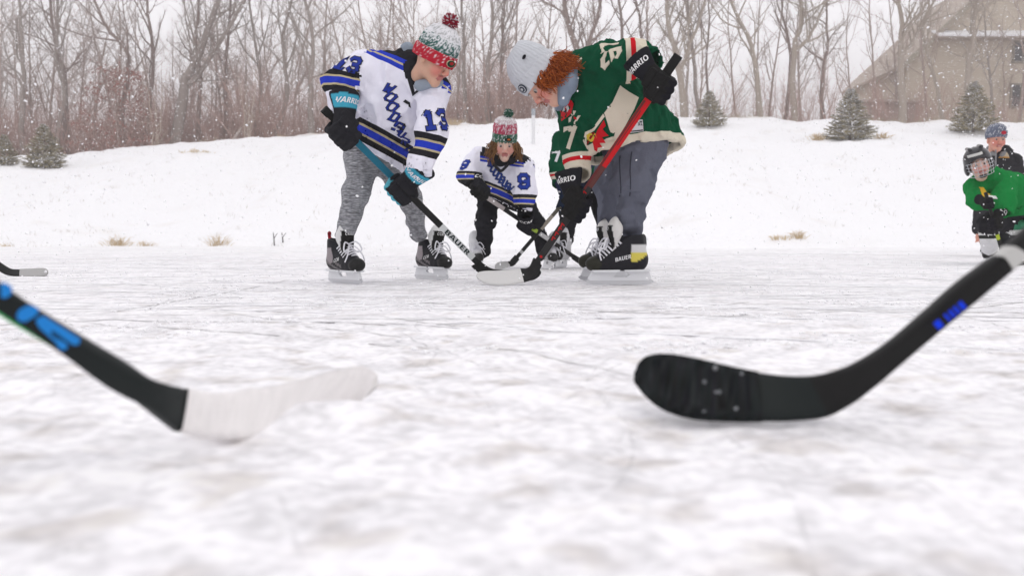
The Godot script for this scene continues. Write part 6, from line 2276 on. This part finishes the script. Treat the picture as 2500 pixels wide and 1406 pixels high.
	for k in 7:
		var th := lerpf(-1.05, 1.05, k / 6.0)
		var pts := []
		for a in 6:
			var y := 0.058 - 0.135 * a / 5.0
			var r := 0.116 - 0.004 * absf(a - 2)
			pts.append(Vector3(sin(th) * r * 0.92, y - 0.018 * cos(th) * a / 5.0, cos(th) * (r + 0.014 - 0.012 * absf(a - 3))))
		var b := Soup.new()
		b.tube(curve(pts, 14), even(0.0023, 14), 5, wire)
		part("cage_bar", b.mesh(), M.steel, hm2)
	var cup := Soup.new()
	cup.ball(Vector3(0, -0.092, 0.062), Vector3(0.035, 0.02, 0.03), Color(0.02, 0.02, 0.022), 6, 10)
	part("chin_cup", cup.mesh(), M.plastic, hm2)
	var cols := [Color(0.016, 0.017, 0.018), Color(0.014, 0.015, 0.016), Color(0.018, 0.019, 0.02)]
	var butt := P(2410, 478, 6.3)
	var heel := P(2452, 636, 6.4)
	glove(who, butt.lerp(heel, 0.10), heel - butt, P(2400, 488, 6.45) - P(2420, 498, 6.35), Vector3(-0.3, 0, 1), cols, "", BLACK, 0.66)
	glove(who, butt.lerp(heel, 0.40), heel - butt, P(2447, 512, 6.4) - P(2434, 545, 6.35), Vector3(0.5, 0, 1), cols, "CCM", Color(0.78, 0.78, 0.78), 0.86)
	var wt := Color(0.66, 0.66, 0.68)
	var sc := [Color(0.02, 0.02, 0.022), Color(0.02, 0.02, 0.022), Color(0.06, 0.06, 0.06), Color(0.02, 0.02, 0.02), Color(0.05, 0.05, 0.05)]
	skate(who, stance(P(2412, 641, 6.85), Vector3(-0.5, 0, 0.86), 0.1, 0.74), sc, "", wt, Color(0.02, 0.02, 0.02))
	skate(who, stance(P(2555, 640, 7.3), Vector3(-0.2, 0, 0.95), -0.3, 0.74), sc, "", wt, Color(0.02, 0.02, 0.02))


func flat_plate(s: Soup, f: Field, at: Vector3, w: float, h: float, col: Color) -> void:
	lay(s, f, shape([Vector2(-w, -h), Vector2(w, -h), Vector2(w, h), Vector2(-w, h)]), at, Vector3.RIGHT, Vector3.UP, col, 0.003, 0.015)


func watching_man() -> void:
	var z0 := 9.6
	var who := thing("person", "smiling man in dark coat and blue-grey knit hat standing behind the helmeted child", "person", Vector3(P(2445, 620, z0).x, 0, -z0))
	var coat := Color(0.028, 0.029, 0.032)
	var neck := P(2440, 376, 9.4)
	var waist := P(2432, 455, 9.6)
	var hem := P(2428, 520, 9.6)
	var shr := P(2408, 392, 9.45)
	var elr := P(2400, 460, 9.45)
	var wrr := P(2390, 560, 9.3)
	var shl := P(2474, 394, 9.45)
	var ell := P(2496, 455, 9.5)
	var wrl := P(2490, 510, 9.3)
	var sp := span([neck, hem, shr, elr, wrr, shl, ell, wrl], 0.26)
	var f := Field.new(sp[0], sp[1], 0.017)
	f.cone(neck, P(2440, 420, 9.5), 0.12, 0.20, 0, 0.06)
	f.cone(P(2440, 420, 9.5), waist, 0.20, 0.20, 0, 0.06)
	f.cone(waist, hem, 0.2, 0.21, 0, 0.05)
	f.cone(neck, shr, 0.1, 0.095, 0, 0.06)
	f.cone(neck, shl, 0.1, 0.095, 0, 0.06)
	f.wrinkle(folds(0.015))
	f.cut(Vector3(0, -1, 0), hem, 0.5)
	f.cone(shr, elr, 0.095, 0.08, 0, 0.03)
	f.cone(elr, wrr, 0.08, 0.065, 0, 0.03)
	f.cone(shl, ell, 0.095, 0.08, 0, 0.03)
	f.cone(ell, wrl, 0.08, 0.065, 0, 0.03)
	f.wrinkle(folds(0.008))
	var jacket := part("coat", skin_mesh(f, [coat]), M.fleece, who)
	var s := Soup.new()
	lay(s, f, shape([Vector2(-0.05, -0.02), Vector2(0.06, -0.025), Vector2(0.03, 0.035), Vector2(-0.01, 0.045)]), F(2457, 379, 9.25), Vector3.RIGHT, Vector3.UP, Color(0.45, 0.38, 0.28), 0.004, 0.02)
	lay(s, f, shape([Vector2(-0.05, -0.02), Vector2(0.06, -0.025), Vector2(0.05, -0.012), Vector2(-0.045, -0.004)]), F(2457, 380, 9.25), Vector3.RIGHT, Vector3.UP, Color(0.5, 0.25, 0.05), 0.006, 0.02)
	part("emblem", s.mesh(), M.print, jacket)
	var zip := Soup.new()
	zip.tube(curve([P(2433, 366, 9.12), P(2433, 388, 9.1), P(2432, 430, 9.12)], 8), even(0.008, 8), 5, Color(0.2, 0.2, 0.21))
	part("zip", zip.mesh(), M.plastic, jacket)
	var cl := Field.new(neck - Vector3.ONE * 0.3, neck + Vector3.ONE * 0.3, 0.014)
	cl.cone(P(2418, 364, 9.4), P(2428, 376, 9.24), 0.03, 0.024, 0, 0.02)
	cl.cone(P(2460, 362, 9.4), P(2448, 378, 9.24), 0.034, 0.026, 0, 0.02)
	cl.cone(P(2420, 364, 9.45), P(2458, 364, 9.45), 0.05, 0.05, 0, 0.02)
	cl.cone(P(2434, 360, 9.35), P(2438, 372, 9.4), 0.07, 0.08, 0, 0.02)
	part("collar", skin_mesh(cl, [Color(0.22, 0.225, 0.23)]), M.fleece, who)
	var hr := P(2420, 515, 9.6)
	var kr := P(2412, 560, 9.5)
	var ar := Vector3(P(2412, 610, 9.6).x, 0.06, -9.6)
	var hl := P(2455, 515, 9.6)
	var kl := P(2462, 560, 9.5)
	var al := Vector3(P(2464, 610, 9.6).x, 0.06, -9.6)
	sp = span([hr, kr, ar, hl, kl, al], 0.2)
	var g := Field.new(sp[0], sp[1], 0.017)
	for l in [[hr, hl, 0.14, 0.14], [hr, kr, 0.12, 0.09], [kr, ar, 0.088, 0.07], [hl, kl, 0.12, 0.09], [kl, al, 0.088, 0.07]]: g.cone(l[0], l[1], l[2], l[3], 0, 0.04)
	g.wrinkle(folds(0.014))
	part("trousers", skin_mesh(g, [Color(0.022, 0.024, 0.03)]), M.fleece, who)
	for q in [ar, al]:
		var bt := Soup.new()
		bt.ball(q + Vector3(0, -0.015, 0.06), Vector3(0.05, 0.048, 0.14), Color(0.03, 0.025, 0.02), 8, 12)
		part("boot", bt.mesh(), M.boot, who)
	var hx := facing(P(2434, 342, 9.25), Vector3(-0.12, -0.08, 0.98), Vector3(0.0, 1, 0.05), 1.12)
	var ub := under_body({"points": [neck, hem, shr, elr, wrr, shl, wrl, ar, al], "limbs": [[neck, hem, 0.09, 0.12], [neck, shr, 0.06, 0.06], [neck, shl, 0.06, 0.06], [shr, elr, 0.06, 0.05], [elr, wrr, 0.055, 0.055], [shl, ell, 0.06, 0.05], [ell, ell.lerp(wrl, 0.6), 0.05 * 0.85, 0.034 * 0.9], [hr, kr, 0.08, 0.055], [kr, ar, 0.055, 0.04], [hl, kl, 0.08, 0.055], [kl, al, 0.055, 0.04]]})
	# his bare right hand hanging by the knee, joined to the body
	var hand := Field.new(wrr - Vector3(0.12, 0.2, 0.12), wrr + Vector3(0.12, 0.08, 0.12), 0.0065)
	hand.cone(wrr, wrr + Vector3(0, -0.06, 0.01), 0.028, 0.034, 0, 0.02, Vector3(0.3, 0, 0.95).normalized(), 1.5)
	for k in 4:
		var a := wrr + Vector3(0.034 - 0.021 * k, -0.085, 0.012)
		hand.cone(a, a + Vector3(0.002, -0.034, 0.012), 0.0105, 0.0095, 0, 0.004)
		hand.cone(a + Vector3(0.002, -0.034, 0.012), a + Vector3(0.0, -0.055 - 0.006 * (k % 2), 0.0), 0.0095, 0.008, 0, 0.004)
	hand.cone(wrr + Vector3(0.03, -0.04, 0.015), wrr + Vector3(0.05, -0.085, 0.035), 0.014, 0.010, 0, 0.006)
	var hn := hand.net()
	var base := ub.v.size()
	ub.v.append_array(hn[0]); ub.n.append_array(hn[1])
	for k in hn[3]: ub.i.append(base + k)
	make_head(who, hx, Color(0.60, 0.30, 0.22), 0.6, Color(0.12, 0.09, 0.07), true, ub)
	var blue := Color(0.13, 0.15, 0.21)
	var hat := beanie(who, hx, [[0.03, 0.09, blue, 0.2], [0.028, 0.098, blue, 0.2], [0.06, 0.103, blue, 0.3], [0.10, 0.10, blue, 0.4], [0.135, 0.085, blue, 0.45], [0.16, 0.055, blue, 0.45], [0.17, 0.02, blue, 0.45], [0.171, 0.004, blue, 0.45]], 24, Vector3.ZERO, 0.35, 0.1)
	badge(hat, Vector3(0.02, 0.07, 0.105), Vector3(0.15, 0.1, 1), Vector2(0.025, 0.018), [[Color(0.42, 0.02, 0.04), 1.0, 0, 0]])


# ---------------------------------------------------------------- sticks
# shaft: a rounded bar from a to b whose wide side faces hint; bands: [share of the length, colour, material] ending at 1
func shaft(who: Node3D, a: Vector3, b: Vector3, wide: float, thick: float, hint: Vector3, bands: Array) -> Array:
	var y := (b - a).normalized()
	var z := (hint - y * hint.dot(y)).normalized()
	var x := y.cross(z)
	var from := 0.0
	var out := []
	for k in bands.size():
		var q: Array = bands[k]
		var s := Soup.new()
		var p0 := a.lerp(b, from)
		var p1 := a.lerp(b, q[0])
		var swell: float = q[3] if q.size() > 3 else 0.0
		ring_bar(s, [p0, p1], x, z, [wide / 2 + swell, wide / 2 + swell], [thick / 2 + swell, thick / 2 + swell], q[1])
		out.append(part("grip_tape" if q[2] == "tape" else "shaft", s.mesh(), M[q[2]], who))
		from = q[0]
	return [x, y, z, out]


func ring_bar(s: Soup, pts: Array, x: Vector3, z: Vector3, hw: Array, ht: Array, col: Color) -> void:
	var base := s.v.size()
	var n := 12
	for k in pts.size():
		for a in n:
			var th := TAU * (a + 0.5) / n
			var c := cos(th)
			var d := sin(th)
			var e := Vector2(signf(c) * pow(absf(c), 0.35), signf(d) * pow(absf(d), 0.35))
			s.v.append(pts[k] + x * e.x * hw[k] + z * e.y * ht[k])
			s.n.append((x * signf(c) * pow(absf(c), 1.8) * 1.0 + z * signf(d) * pow(absf(d), 1.8)).normalized())
			s.c.append(col)
	for k in pts.size() - 1:
		for a in n:
			var q := base + k * n + a
			var r := base + k * n + (a + 1) % n
			s.i.append(q); s.i.append(r); s.i.append(r + n)
			s.i.append(q); s.i.append(r + n); s.i.append(q + n)
	var along: Vector3 = (pts[-1] - pts[0]).normalized()
	if (s.v[base + 1] - s.v[base]).cross(along).dot(s.n[base]) > 0:      # keep the faces clockwise from outside
		for k in range(s.i.size() - (pts.size() - 1) * n * 6, s.i.size(), 3):
			var t := s.i[k]
			s.i[k] = s.i[k + 1]
			s.i[k + 1] = t
	for e in [0, pts.size() - 1]:
		var m := -along if e == 0 else along
		for a in range(1, n - 1):
			var p: Vector3 = s.v[base + e * n]
			var q: Vector3 = s.v[base + e * n + a]
			var r: Vector3 = s.v[base + e * n + a + 1]
			if (r - p).cross(q - p).dot(m) > 0: s.tri(p, q, r, m, m, m, col, col, col)
			else: s.tri(p, r, q, m, m, m, col, col, col)


# blade or hosel: stations [lower edge, upper edge, thickness], from the shaft to the toe, out = the face's normal
func blade(s: Soup, stations: Array, out: Vector3, cols: Array, fine := 6, wrap := 0.0, wear := 0.0) -> void:      # wrap: width of the tape's overlapping turns
	var lo := []
	var hi := []
	for q in stations:
		lo.append(q[0])
		hi.append(q[1])
	var count := (stations.size() - 1) * fine + 1
	var l := curve(lo, count)
	var h := curve(hi, count)
	var around := 16
	var base := s.v.size()
	var run := 0.0
	for k in count:
		if k: run += ((l[k] + h[k]) - (l[k - 1] + h[k - 1])).length() / 2.0
		var t := float(k) / fine
		var i := mini(int(t), stations.size() - 2)
		var th: float = lerpf(stations[i][2], stations[i + 1][2], t - i) / 2.0
		if wrap > 0.0: th += 0.0008 * (1.0 - fposmod(run, wrap) / wrap)
		var mid := (l[k] + h[k]) / 2.0
		var half := (h[k] - l[k]) / 2.0
		var along := (l[mini(k + 1, count - 1)] + h[mini(k + 1, count - 1)] - l[maxi(k - 1, 0)] - h[maxi(k - 1, 0)]).normalized()
		var face := half.cross(along).normalized()
		if face.dot(out) < 0: face = -face
		if half.length() < 0.001: face = out
		for a in around:
			var an := TAU * a / around
			var c := cos(an)
			var d := sin(an)
			s.v.append(mid + half * signf(c) * pow(absf(c), 0.55) + face * th * signf(d) * pow(absf(d), 0.4))
			var hn := half.normalized()
			s.n.append((hn * signf(c) * pow(absf(c), 4.0) + face * d).normalized() if absf(d) > 0.01 else hn * signf(c))
			s.c.append(cols[i] * (1.0 + wear * (fold_b.get_noise_3dv(s.v[-1] * 5.0) + 0.6 * fold_b.get_noise_3dv(s.v[-1] * 17.0))))
	var start := s.i.size()
	for k in count - 1:
		for a in around:
			var q := base + k * around + a
			var r := base + k * around + (a + 1) % around
			s.i.append(q); s.i.append(r); s.i.append(r + around)
			s.i.append(q); s.i.append(r + around); s.i.append(q + around)
	var m := count / 2
	var p0 := s.v[base + m * around + 4]
	var p1 := s.v[base + m * around + 5]
	var p2 := s.v[base + (m + 1) * around + 5]
	if (p2 - p0).cross(p1 - p0).dot(s.n[base + m * around + 4]) < 0:
		for k in range(start, s.i.size(), 3):
			var t := s.i[k]
			s.i[k] = s.i[k + 1]
			s.i[k + 1] = t


func traced(list: Array) -> Array:      # [lower px, lower py, upper px, upper py, depth of the lower edge, of the upper edge, thickness]
	var out := []
	for q in list: out.append([P(q[0], q[1], q[4]), P(q[2], q[3], q[5]), q[6]])
	return out


func build_sticks() -> void:
	var black := Color(0.02, 0.021, 0.022)
	var tape := Color(0.68, 0.675, 0.67)
	var to_cam := Vector3(0, 0.1, 1)
	# ---- the two sticks that cross at the face-off
	var a := P(790, 266, 3.49)
	var b := P(1165, 640, 4.02)
	var t := thing("hockey_stick", "black and teal hockey stick with white lettered lower shaft, held by the tall white-jersey player", "hockey stick", Vector3(b.x, 0, b.z))
	var teal := Color(0.02, 0.16, 0.24)
	var fr: Array = shaft(t, a, b, 0.032, 0.023, to_cam, [[0.03, black, "tape", 0.003], [0.17, black, "carbon"], [0.40, teal, "carbon"], [0.46, teal.lerp(black, 0.6), "carbon"], [0.73, black, "carbon"], [0.965, Color(0.66, 0.68, 0.68), "carbon"], [1.0, black, "carbon"]])
	var s := Soup.new()
	var c := a.lerp(b, 0.848)
	flat_text(s, null, "BAUER", c + fr[2] * 0.0135, fr[1], fr[2].cross(fr[1]), 0.024, Color(0.01, 0.02, 0.025), 0.0)
	for k in s.v.size(): s.v[k] += fr[1] * (s.v[k] - c).dot(fr[1]) * 0.75
	part("lettering", s.mesh(), M.print, t)
	s = Soup.new()
	blade(s, traced([[1150, 650, 1172, 636, 4.02, 4.02, 0.022], [1166, 664, 1184, 646, 4.02, 4.02, 0.018], [1190, 672, 1203, 657, 4.0, 4.03, 0.012], [1230, 684, 1235, 660, 3.98, 4.03, 0.009], [1270, 686, 1270, 660, 3.98, 4.03, 0.009], [1300, 684, 1297, 655, 4.0, 4.05, 0.009], [1315, 676, 1313, 655, 4.03, 4.07, 0.009], [1321, 667, 1320, 663, 4.05, 4.07, 0.007]]), to_cam, [black, black, black, black, black, black, black])
	part("blade", s.mesh(), M.tape, t)
	a = P(1657, 135, 3.36)
	b = P(1312, 640, 3.78)
	t = thing("hockey_stick", "red and black hockey stick with white-taped blade, held by the red-haired player", "hockey stick", Vector3(b.x, 0, b.z))
	var red := Color(0.55, 0.012, 0.018)
	var dark := Color(0.055, 0.045, 0.042)
	fr = shaft(t, a, b, 0.033, 0.024, to_cam, [[0.19, black, "tape", 0.0035], [0.50, red, "carbon"], [0.60, dark.lerp(red, 0.12), "carbon"], [1.0, Color(0.035, 0.033, 0.033), "carbon"]])
	for q in [[0.20, 0.62, 0.0, 0.010], [0.24, 0.40, -0.011, 0.004]]:      # worn dark print along the red
		var p0: Vector3 = a.lerp(b, q[0]) + fr[2] * 0.0125 + fr[0] * (0.010 + q[2])
		var p1: Vector3 = a.lerp(b, q[1]) + fr[2] * 0.0125 + fr[0] * (0.010 + q[2])
		var w: Vector3 = fr[0] * q[3] * 0.5
		s = Soup.new()
		s.quad(p0 - w, p0 + w, p1 + w, p1 - w, Color(0.13, 0.03, 0.03))
		part("worn_stripe", s.mesh(), M.print, t)
	for q in [0.635, 0.655, 0.80, 0.82, 0.845, 0.87]:
		var p0: Vector3 = a.lerp(b, q) + fr[2] * 0.0128
		s = Soup.new()
		lay(s, null, shape([Vector2(-0.012, -0.009), Vector2(0.011, -0.004), Vector2(0.008, 0.001), Vector2(-0.006, -0.003), Vector2(-0.004, 0.009), Vector2(-0.009, 0.008)]), p0, fr[1], fr[2].cross(fr[1]), red)
		part("marking", s.mesh(), M.print, t)
	s = Soup.new()
	lay(s, null, shape([Vector2(0.007, 0), Vector2(0.004, 0.006), Vector2(-0.003, 0.0065), Vector2(-0.007, 0), Vector2(-0.004, -0.006), Vector2(0.003, -0.0065)]), a.lerp(b, 0.965) + fr[2] * 0.0128, fr[1], fr[2].cross(fr[1]), red)
	part("marking", s.mesh(), M.print, t)
	s = Soup.new()
	blade(s, traced([[1322, 650, 1302, 630, 3.78, 3.78, 0.024], [1313, 668, 1294, 648, 3.76, 3.76, 0.018], [1300, 682, 1284, 655, 3.72, 3.75, 0.012], [1277, 690, 1270, 655, 3.68, 3.75, 0.009]]), to_cam, [black, black, black, black])
	part("hosel", s.mesh(), M.carbon, t)
	s = Soup.new()
	blade(s, traced([[1279, 690, 1271, 656, 3.68, 3.75, 0.0105], [1250, 695, 1245, 659, 3.66, 3.74, 0.0105], [1215, 697, 1213, 661, 3.65, 3.73, 0.0105], [1185, 692, 1185, 662, 3.66, 3.72, 0.0105], [1168, 682, 1169, 665, 3.68, 3.71, 0.0105], [1163, 674, 1163, 671, 3.69, 3.70, 0.006]]), to_cam, [tape, tape, tape, tape, tape])
	part("taped_blade", s.mesh(), M.tape, t)
	# ---- the smaller player's, the hidden player's, the child's
	a = P(1148, 454, 5.14)
	b = P(1400, 626, 5.72)
	t = thing("hockey_stick", "black hockey stick with silver patches, held low by the crouching small player", "hockey stick", Vector3(b.x, 0, b.z))
	var pale := Color(0.5, 0.5, 0.5)
	shaft(t, a, b, 0.028, 0.020, to_cam, [[0.06, black, "tape", 0.003], [0.30, Color(0.42, 0.38, 0.37), "carbon"], [0.42, black, "carbon"], [0.56, black, "carbon"], [0.63, Color(0.32, 0.45, 0.05), "carbon"], [0.80, pale, "carbon"], [1.0, black, "carbon"]])
	s = Soup.new()
	blade(s, traced([[1396, 632, 1402, 621, 5.72, 5.72, 0.02], [1415, 645, 1422, 632, 5.74, 5.74, 0.014], [1440, 654, 1442, 637, 5.70, 5.75, 0.009], [1480, 654, 1480, 634, 5.7, 5.75, 0.009], [1500, 648, 1500, 638, 5.7, 5.75, 0.008]]), to_cam, [black, black, black, black])
	part("blade", s.mesh(), M.tape, t)
	a = P(1436, 425, 5.5)
	b = P(1262, 628, 5.5)
	t = thing("hockey_stick", "thin dark hockey stick with grey blade, reaching out from behind the red-haired player", "hockey stick", Vector3(b.x, 0, b.z))
	shaft(t, a, b, 0.026, 0.02, to_cam, [[0.30, black, "carbon"], [0.5, Color(0.12, 0.11, 0.09), "carbon"], [0.66, Color(0.30, 0.27, 0.22), "carbon"], [0.92, black, "carbon"], [0.95, pale, "carbon"], [1.0, black, "carbon"]])
	s = Soup.new()
	blade(s, traced([[1268, 634, 1257, 622, 5.5, 5.5, 0.02], [1255, 648, 1245, 636, 5.5, 5.52, 0.013], [1243, 651, 1236, 640, 5.5, 5.53, 0.009]]), to_cam, [black, black])
	part("hosel", s.mesh(), M.carbon, t)
	s = Soup.new()
	blade(s, traced([[1246, 650, 1238, 638, 5.5, 5.53, 0.0105], [1225, 656, 1220, 640, 5.48, 5.53, 0.0105], [1212, 657, 1211, 644, 5.47, 5.52, 0.0105], [1208, 652, 1208, 650, 5.48, 5.5, 0.007]]), to_cam, [tape * 0.85, tape * 0.85, tape * 0.85])
	part("taped_blade", s.mesh(), M.tape, t)
	a = P(2408, 470, 6.28)
	b = P(2453, 632, 6.42)
	t = thing("hockey_stick", "short dark hockey stick with a yellow-green mark, planted by the helmeted child", "hockey stick", Vector3(b.x, 0, b.z))
	shaft(t, a, b, 0.024, 0.018, to_cam, [[0.4, black, "carbon"], [0.62, black, "carbon"], [0.70, Color(0.4, 0.5, 0.04), "carbon"], [1.0, black, "carbon"]])
	s = Soup.new()
	blade(s, traced([[2449, 634, 2456, 628, 6.42, 6.42, 0.018], [2456, 645, 2462, 634, 6.42, 6.44, 0.012], [2480, 648, 2482, 636, 6.40, 6.44, 0.009], [2505, 646, 2505, 637, 6.4, 6.44, 0.008]]), to_cam, [black, black, black])
	part("blade", s.mesh(), M.tape, t)
	# ---- a blade reaching in at the left edge, its holder out of the picture
	t = thing("hockey_stick", "black hockey stick with grey-taped blade reaching in at the left edge", "hockey stick", Vector3(P(20, 674, 4.6).x, 0, -4.6))
	var far_end := P(-260, 330, 4.6)
	shaft(t, far_end, P(-14, 640, 4.62), 0.03, 0.021, to_cam, [[0.2, black, "tape", 0.003], [1.0, black, "carbon"]])
	s = Soup.new()
	blade(s, traced([[-20, 649, -6, 637, 4.62, 4.62, 0.022], [4, 667, 14, 650, 4.6, 4.62, 0.016], [25, 673, 28, 657, 4.58, 4.62, 0.01], [47, 675, 48, 658, 4.57, 4.62, 0.009]]), to_cam, [black, black, black])
	part("hosel", s.mesh(), M.carbon, t)
	s = Soup.new()
	blade(s, traced([[46, 675, 47, 657, 4.57, 4.62, 0.0105], [75, 675, 75, 656, 4.57, 4.62, 0.0105], [105, 674, 105, 655, 4.57, 4.62, 0.0105], [114, 669, 114, 659, 4.58, 4.61, 0.0105], [116, 665, 116, 663, 4.59, 4.6, 0.006]]), to_cam, [tape * 0.6, tape * 0.6, tape * 0.6, tape * 0.6])
	part("taped_blade", s.mesh(), M.tape, t)
	# ---- the two sticks close to the camera
	t = thing("hockey_stick", "black hockey stick with black-taped blade, close to the camera on the right", "hockey stick", Vector3(P(1800, 1025, 0.94).x, 0, -0.94))
	var d0 := Color(0.016, 0.018, 0.019)
	var d1 := Color(0.019, 0.021, 0.022)
	s = Soup.new()
	blade(s, traced([[4040, -665, 4000, -722, 0.8, 0.8, 0.03], [2500, 628, 2462, 600, 0.88, 0.88, 0.03]]), to_cam, [black])
	part("shaft", s.mesh(), M.carbon, t)
	s = Soup.new()
	blade(s, traced([[2500, 628, 2462, 600, 0.88, 0.88, 0.0302], [2460, 663, 2434, 624, 0.88, 0.88, 0.0302]]), to_cam, [Color(0.52, 0.52, 0.50)])
	part("shaft", s.mesh(), M.carbon, t)
	s = Soup.new()
	blade(s, traced([[2460, 663, 2434, 624, 0.88, 0.88, 0.03], [2380, 730, 2340, 694, 0.885, 0.885, 0.03], [2284, 810, 2250, 773, 0.89, 0.89, 0.029], [2200, 882, 2164, 844, 0.895, 0.895, 0.027], [2130, 944, 2090, 888, 0.90, 0.90, 0.023], [2080, 986, 2030, 908, 0.905, 0.91, 0.018], [2020, 1018, 1970, 918, 0.91, 0.925, 0.013], [1940, 1028, 1900, 916, 0.91, 0.94, 0.010], [1860, 1029, 1850, 910, 0.91, 0.945, 0.010]]), to_cam, [d0, d0, d0, d0, d0, d0, d1, d1])
	var sh := part("shaft", s.mesh(), M.carbon, t)
	s = Soup.new()
	blade(s, traced([[1862, 1030, 1852, 909, 0.91, 0.945, 0.0125], [1780, 1028, 1780, 895, 0.91, 0.96, 0.0125], [1690, 1022, 1700, 876, 0.92, 0.975, 0.0125], [1620, 1000, 1636, 866, 0.935, 0.985, 0.0125], [1576, 968, 1586, 870, 0.955, 0.99, 0.0125], [1554, 940, 1559, 893, 0.97, 0.99, 0.0115], [1548, 922, 1549, 912, 0.975, 0.985, 0.007]]), to_cam, [d0, d0, d0, d0, d0, d0], 22, 0.017, 0.75)
	var tb := part("taped_blade", s.mesh(), M.tape, t)
	var rr := RandomNumberGenerator.new()
	rr.seed = 72
	s = Soup.new()
	for q in 12:
		var e := Vector2(rr.randf_range(1575, 1850), rr.randf_range(885, 1010))
		var o := P(e.x, e.y, lerpf(0.985, 0.905, (e.x - 1560) / 300.0) - 0.012 + (e.y - 950) * -0.00022)
		s.ball(o, Vector3(1.0, rr.randf_range(0.6, 1.2), 0.5) * rr.randf_range(0.0012, 0.0034), Color(0.16, 0.17, 0.18).lerp(Color(0.26, 0.27, 0.28), pow(rr.randf(), 3.0)), 4, 7)
	part("snow", s.mesh(), M.snow, tb).set_meta("kind", "stuff")
	s = Soup.new()
	var m0 := P(2272, 790, 0.88)
	var m1 := P(2346, 730, 0.87)
	var ax := (m1 - m0).normalized()
	for q in [[-0.019, 0.0085], [-0.0075, 0.0035], [-0.0015, 0.004], [0.0045, 0.004], [0.0115, 0.0060]]:
		lay(s, null, shape([Vector2(q[0] - q[1] * 0.45, -0.0048), Vector2(q[0] + q[1] * 0.4, -0.0048), Vector2(q[0] + q[1] * 0.5, 0.0048), Vector2(q[0] - q[1] * 0.35, 0.0048)]), (m0 + m1) / 2 + Vector3(0, 0, 0.0162), ax, Vector3(0, 0, 1).cross(ax), Color(0.01, 0.05, 0.75))
	part("lettering", s.mesh(), M.print, sh)
	t = thing("hockey_stick", "black hockey stick with blue lettering and white-taped blade, close to the camera on the left", "hockey stick", Vector3(P(560, 1065, 0.86).x, 0, -0.86))
	s = Soup.new()
	blade(s, traced([[-180, 640, -130, 572, 0.66, 0.66, 0.022], [0, 763, 0, 690, 0.68, 0.68, 0.022], [160, 862, 196, 826, 0.71, 0.71, 0.022], [265, 938, 318, 900, 0.74, 0.74, 0.02], [370, 1008, 392, 934, 0.78, 0.79, 0.016], [432, 1054, 448, 948, 0.815, 0.84, 0.012]]), to_cam, [d1, d1, d1, d1, d1, d1])
	sh = part("shaft", s.mesh(), M.carbon, t)
	s = Soup.new()
	blade(s, traced([[-1760, -438, -1710, -506, 0.5, 0.5, 0.022], [-180, 640, -130, 572, 0.66, 0.66, 0.022]]), to_cam, [d1])
	part("shaft", s.mesh(), M.carbon, t)
	s = Soup.new()
	s.tube(curve([P(-180, 643, 0.675), P(0, 766, 0.685), P(90, 822, 0.70), P(160, 866, 0.715)], 14), even(0.0022, 14, 0.001), 6, Color(0.02, 0.50, 0.12), true)
	part("green_edge", s.mesh(), M.plastic, sh)
	s = Soup.new()
	var blu := Color(0.02, 0.22, 0.62)
	for mark in [[[0, 691], [12, 690], [28, 700], [26, 718], [12, 728], [0, 726]], [[38, 771], [44, 757], [66, 745], [88, 749], [95, 758], [84, 772], [60, 786], [44, 784]], [[86, 786], [90, 775], [106, 771], [195, 827], [190, 842], [176, 842], [128, 808], [120, 810], [128, 822], [158, 836], [165, 846], [156, 855], [143, 852], [134, 836], [94, 800]]]:
		var flat_ := []
		for q in mark: flat_.append(Vector2(q[0], q[1]))
		var tri3 := shape(flat_)
		s = Soup.new()
		for k in range(0, tri3.size(), 3):
			var w3 := []
			for e in 3:
				var q := tri3[k + e]
				w3.append(P(q.x, q.y, lerpf(0.679, 0.712, q.x / 190.0) - 0.0125))
			var fa: Vector3 = (w3[2] - w3[0]).cross(w3[1] - w3[0])
			if fa.z > 0: s.flat(w3[0], w3[1], w3[2], blu)
			else: s.flat(w3[0], w3[2], w3[1], blu)
		part("lettering", s.mesh(), M.print, sh)
	s = Soup.new()
	var wt := Color(0.82, 0.795, 0.79)
	blade(s, traced([[437, 1055, 455, 948, 0.815, 0.84, 0.0125], [500, 1070, 520, 960, 0.83, 0.86, 0.0125], [590, 1076, 620, 950, 0.86, 0.91, 0.0125], [660, 1065, 720, 930, 0.90, 0.96, 0.0125], [720, 1040, 810, 905, 0.94, 1.0, 0.0125], [800, 1015, 880, 893, 0.98, 1.03, 0.0125], [870, 985, 915, 910, 1.02, 1.05, 0.0115], [918, 945, 922, 930, 1.04, 1.05, 0.007]]), to_cam, [wt, wt, wt, wt, wt, wt, wt], 26, 0.016, 0.08)
	part("taped_blade", s.mesh(), M.tape, t)
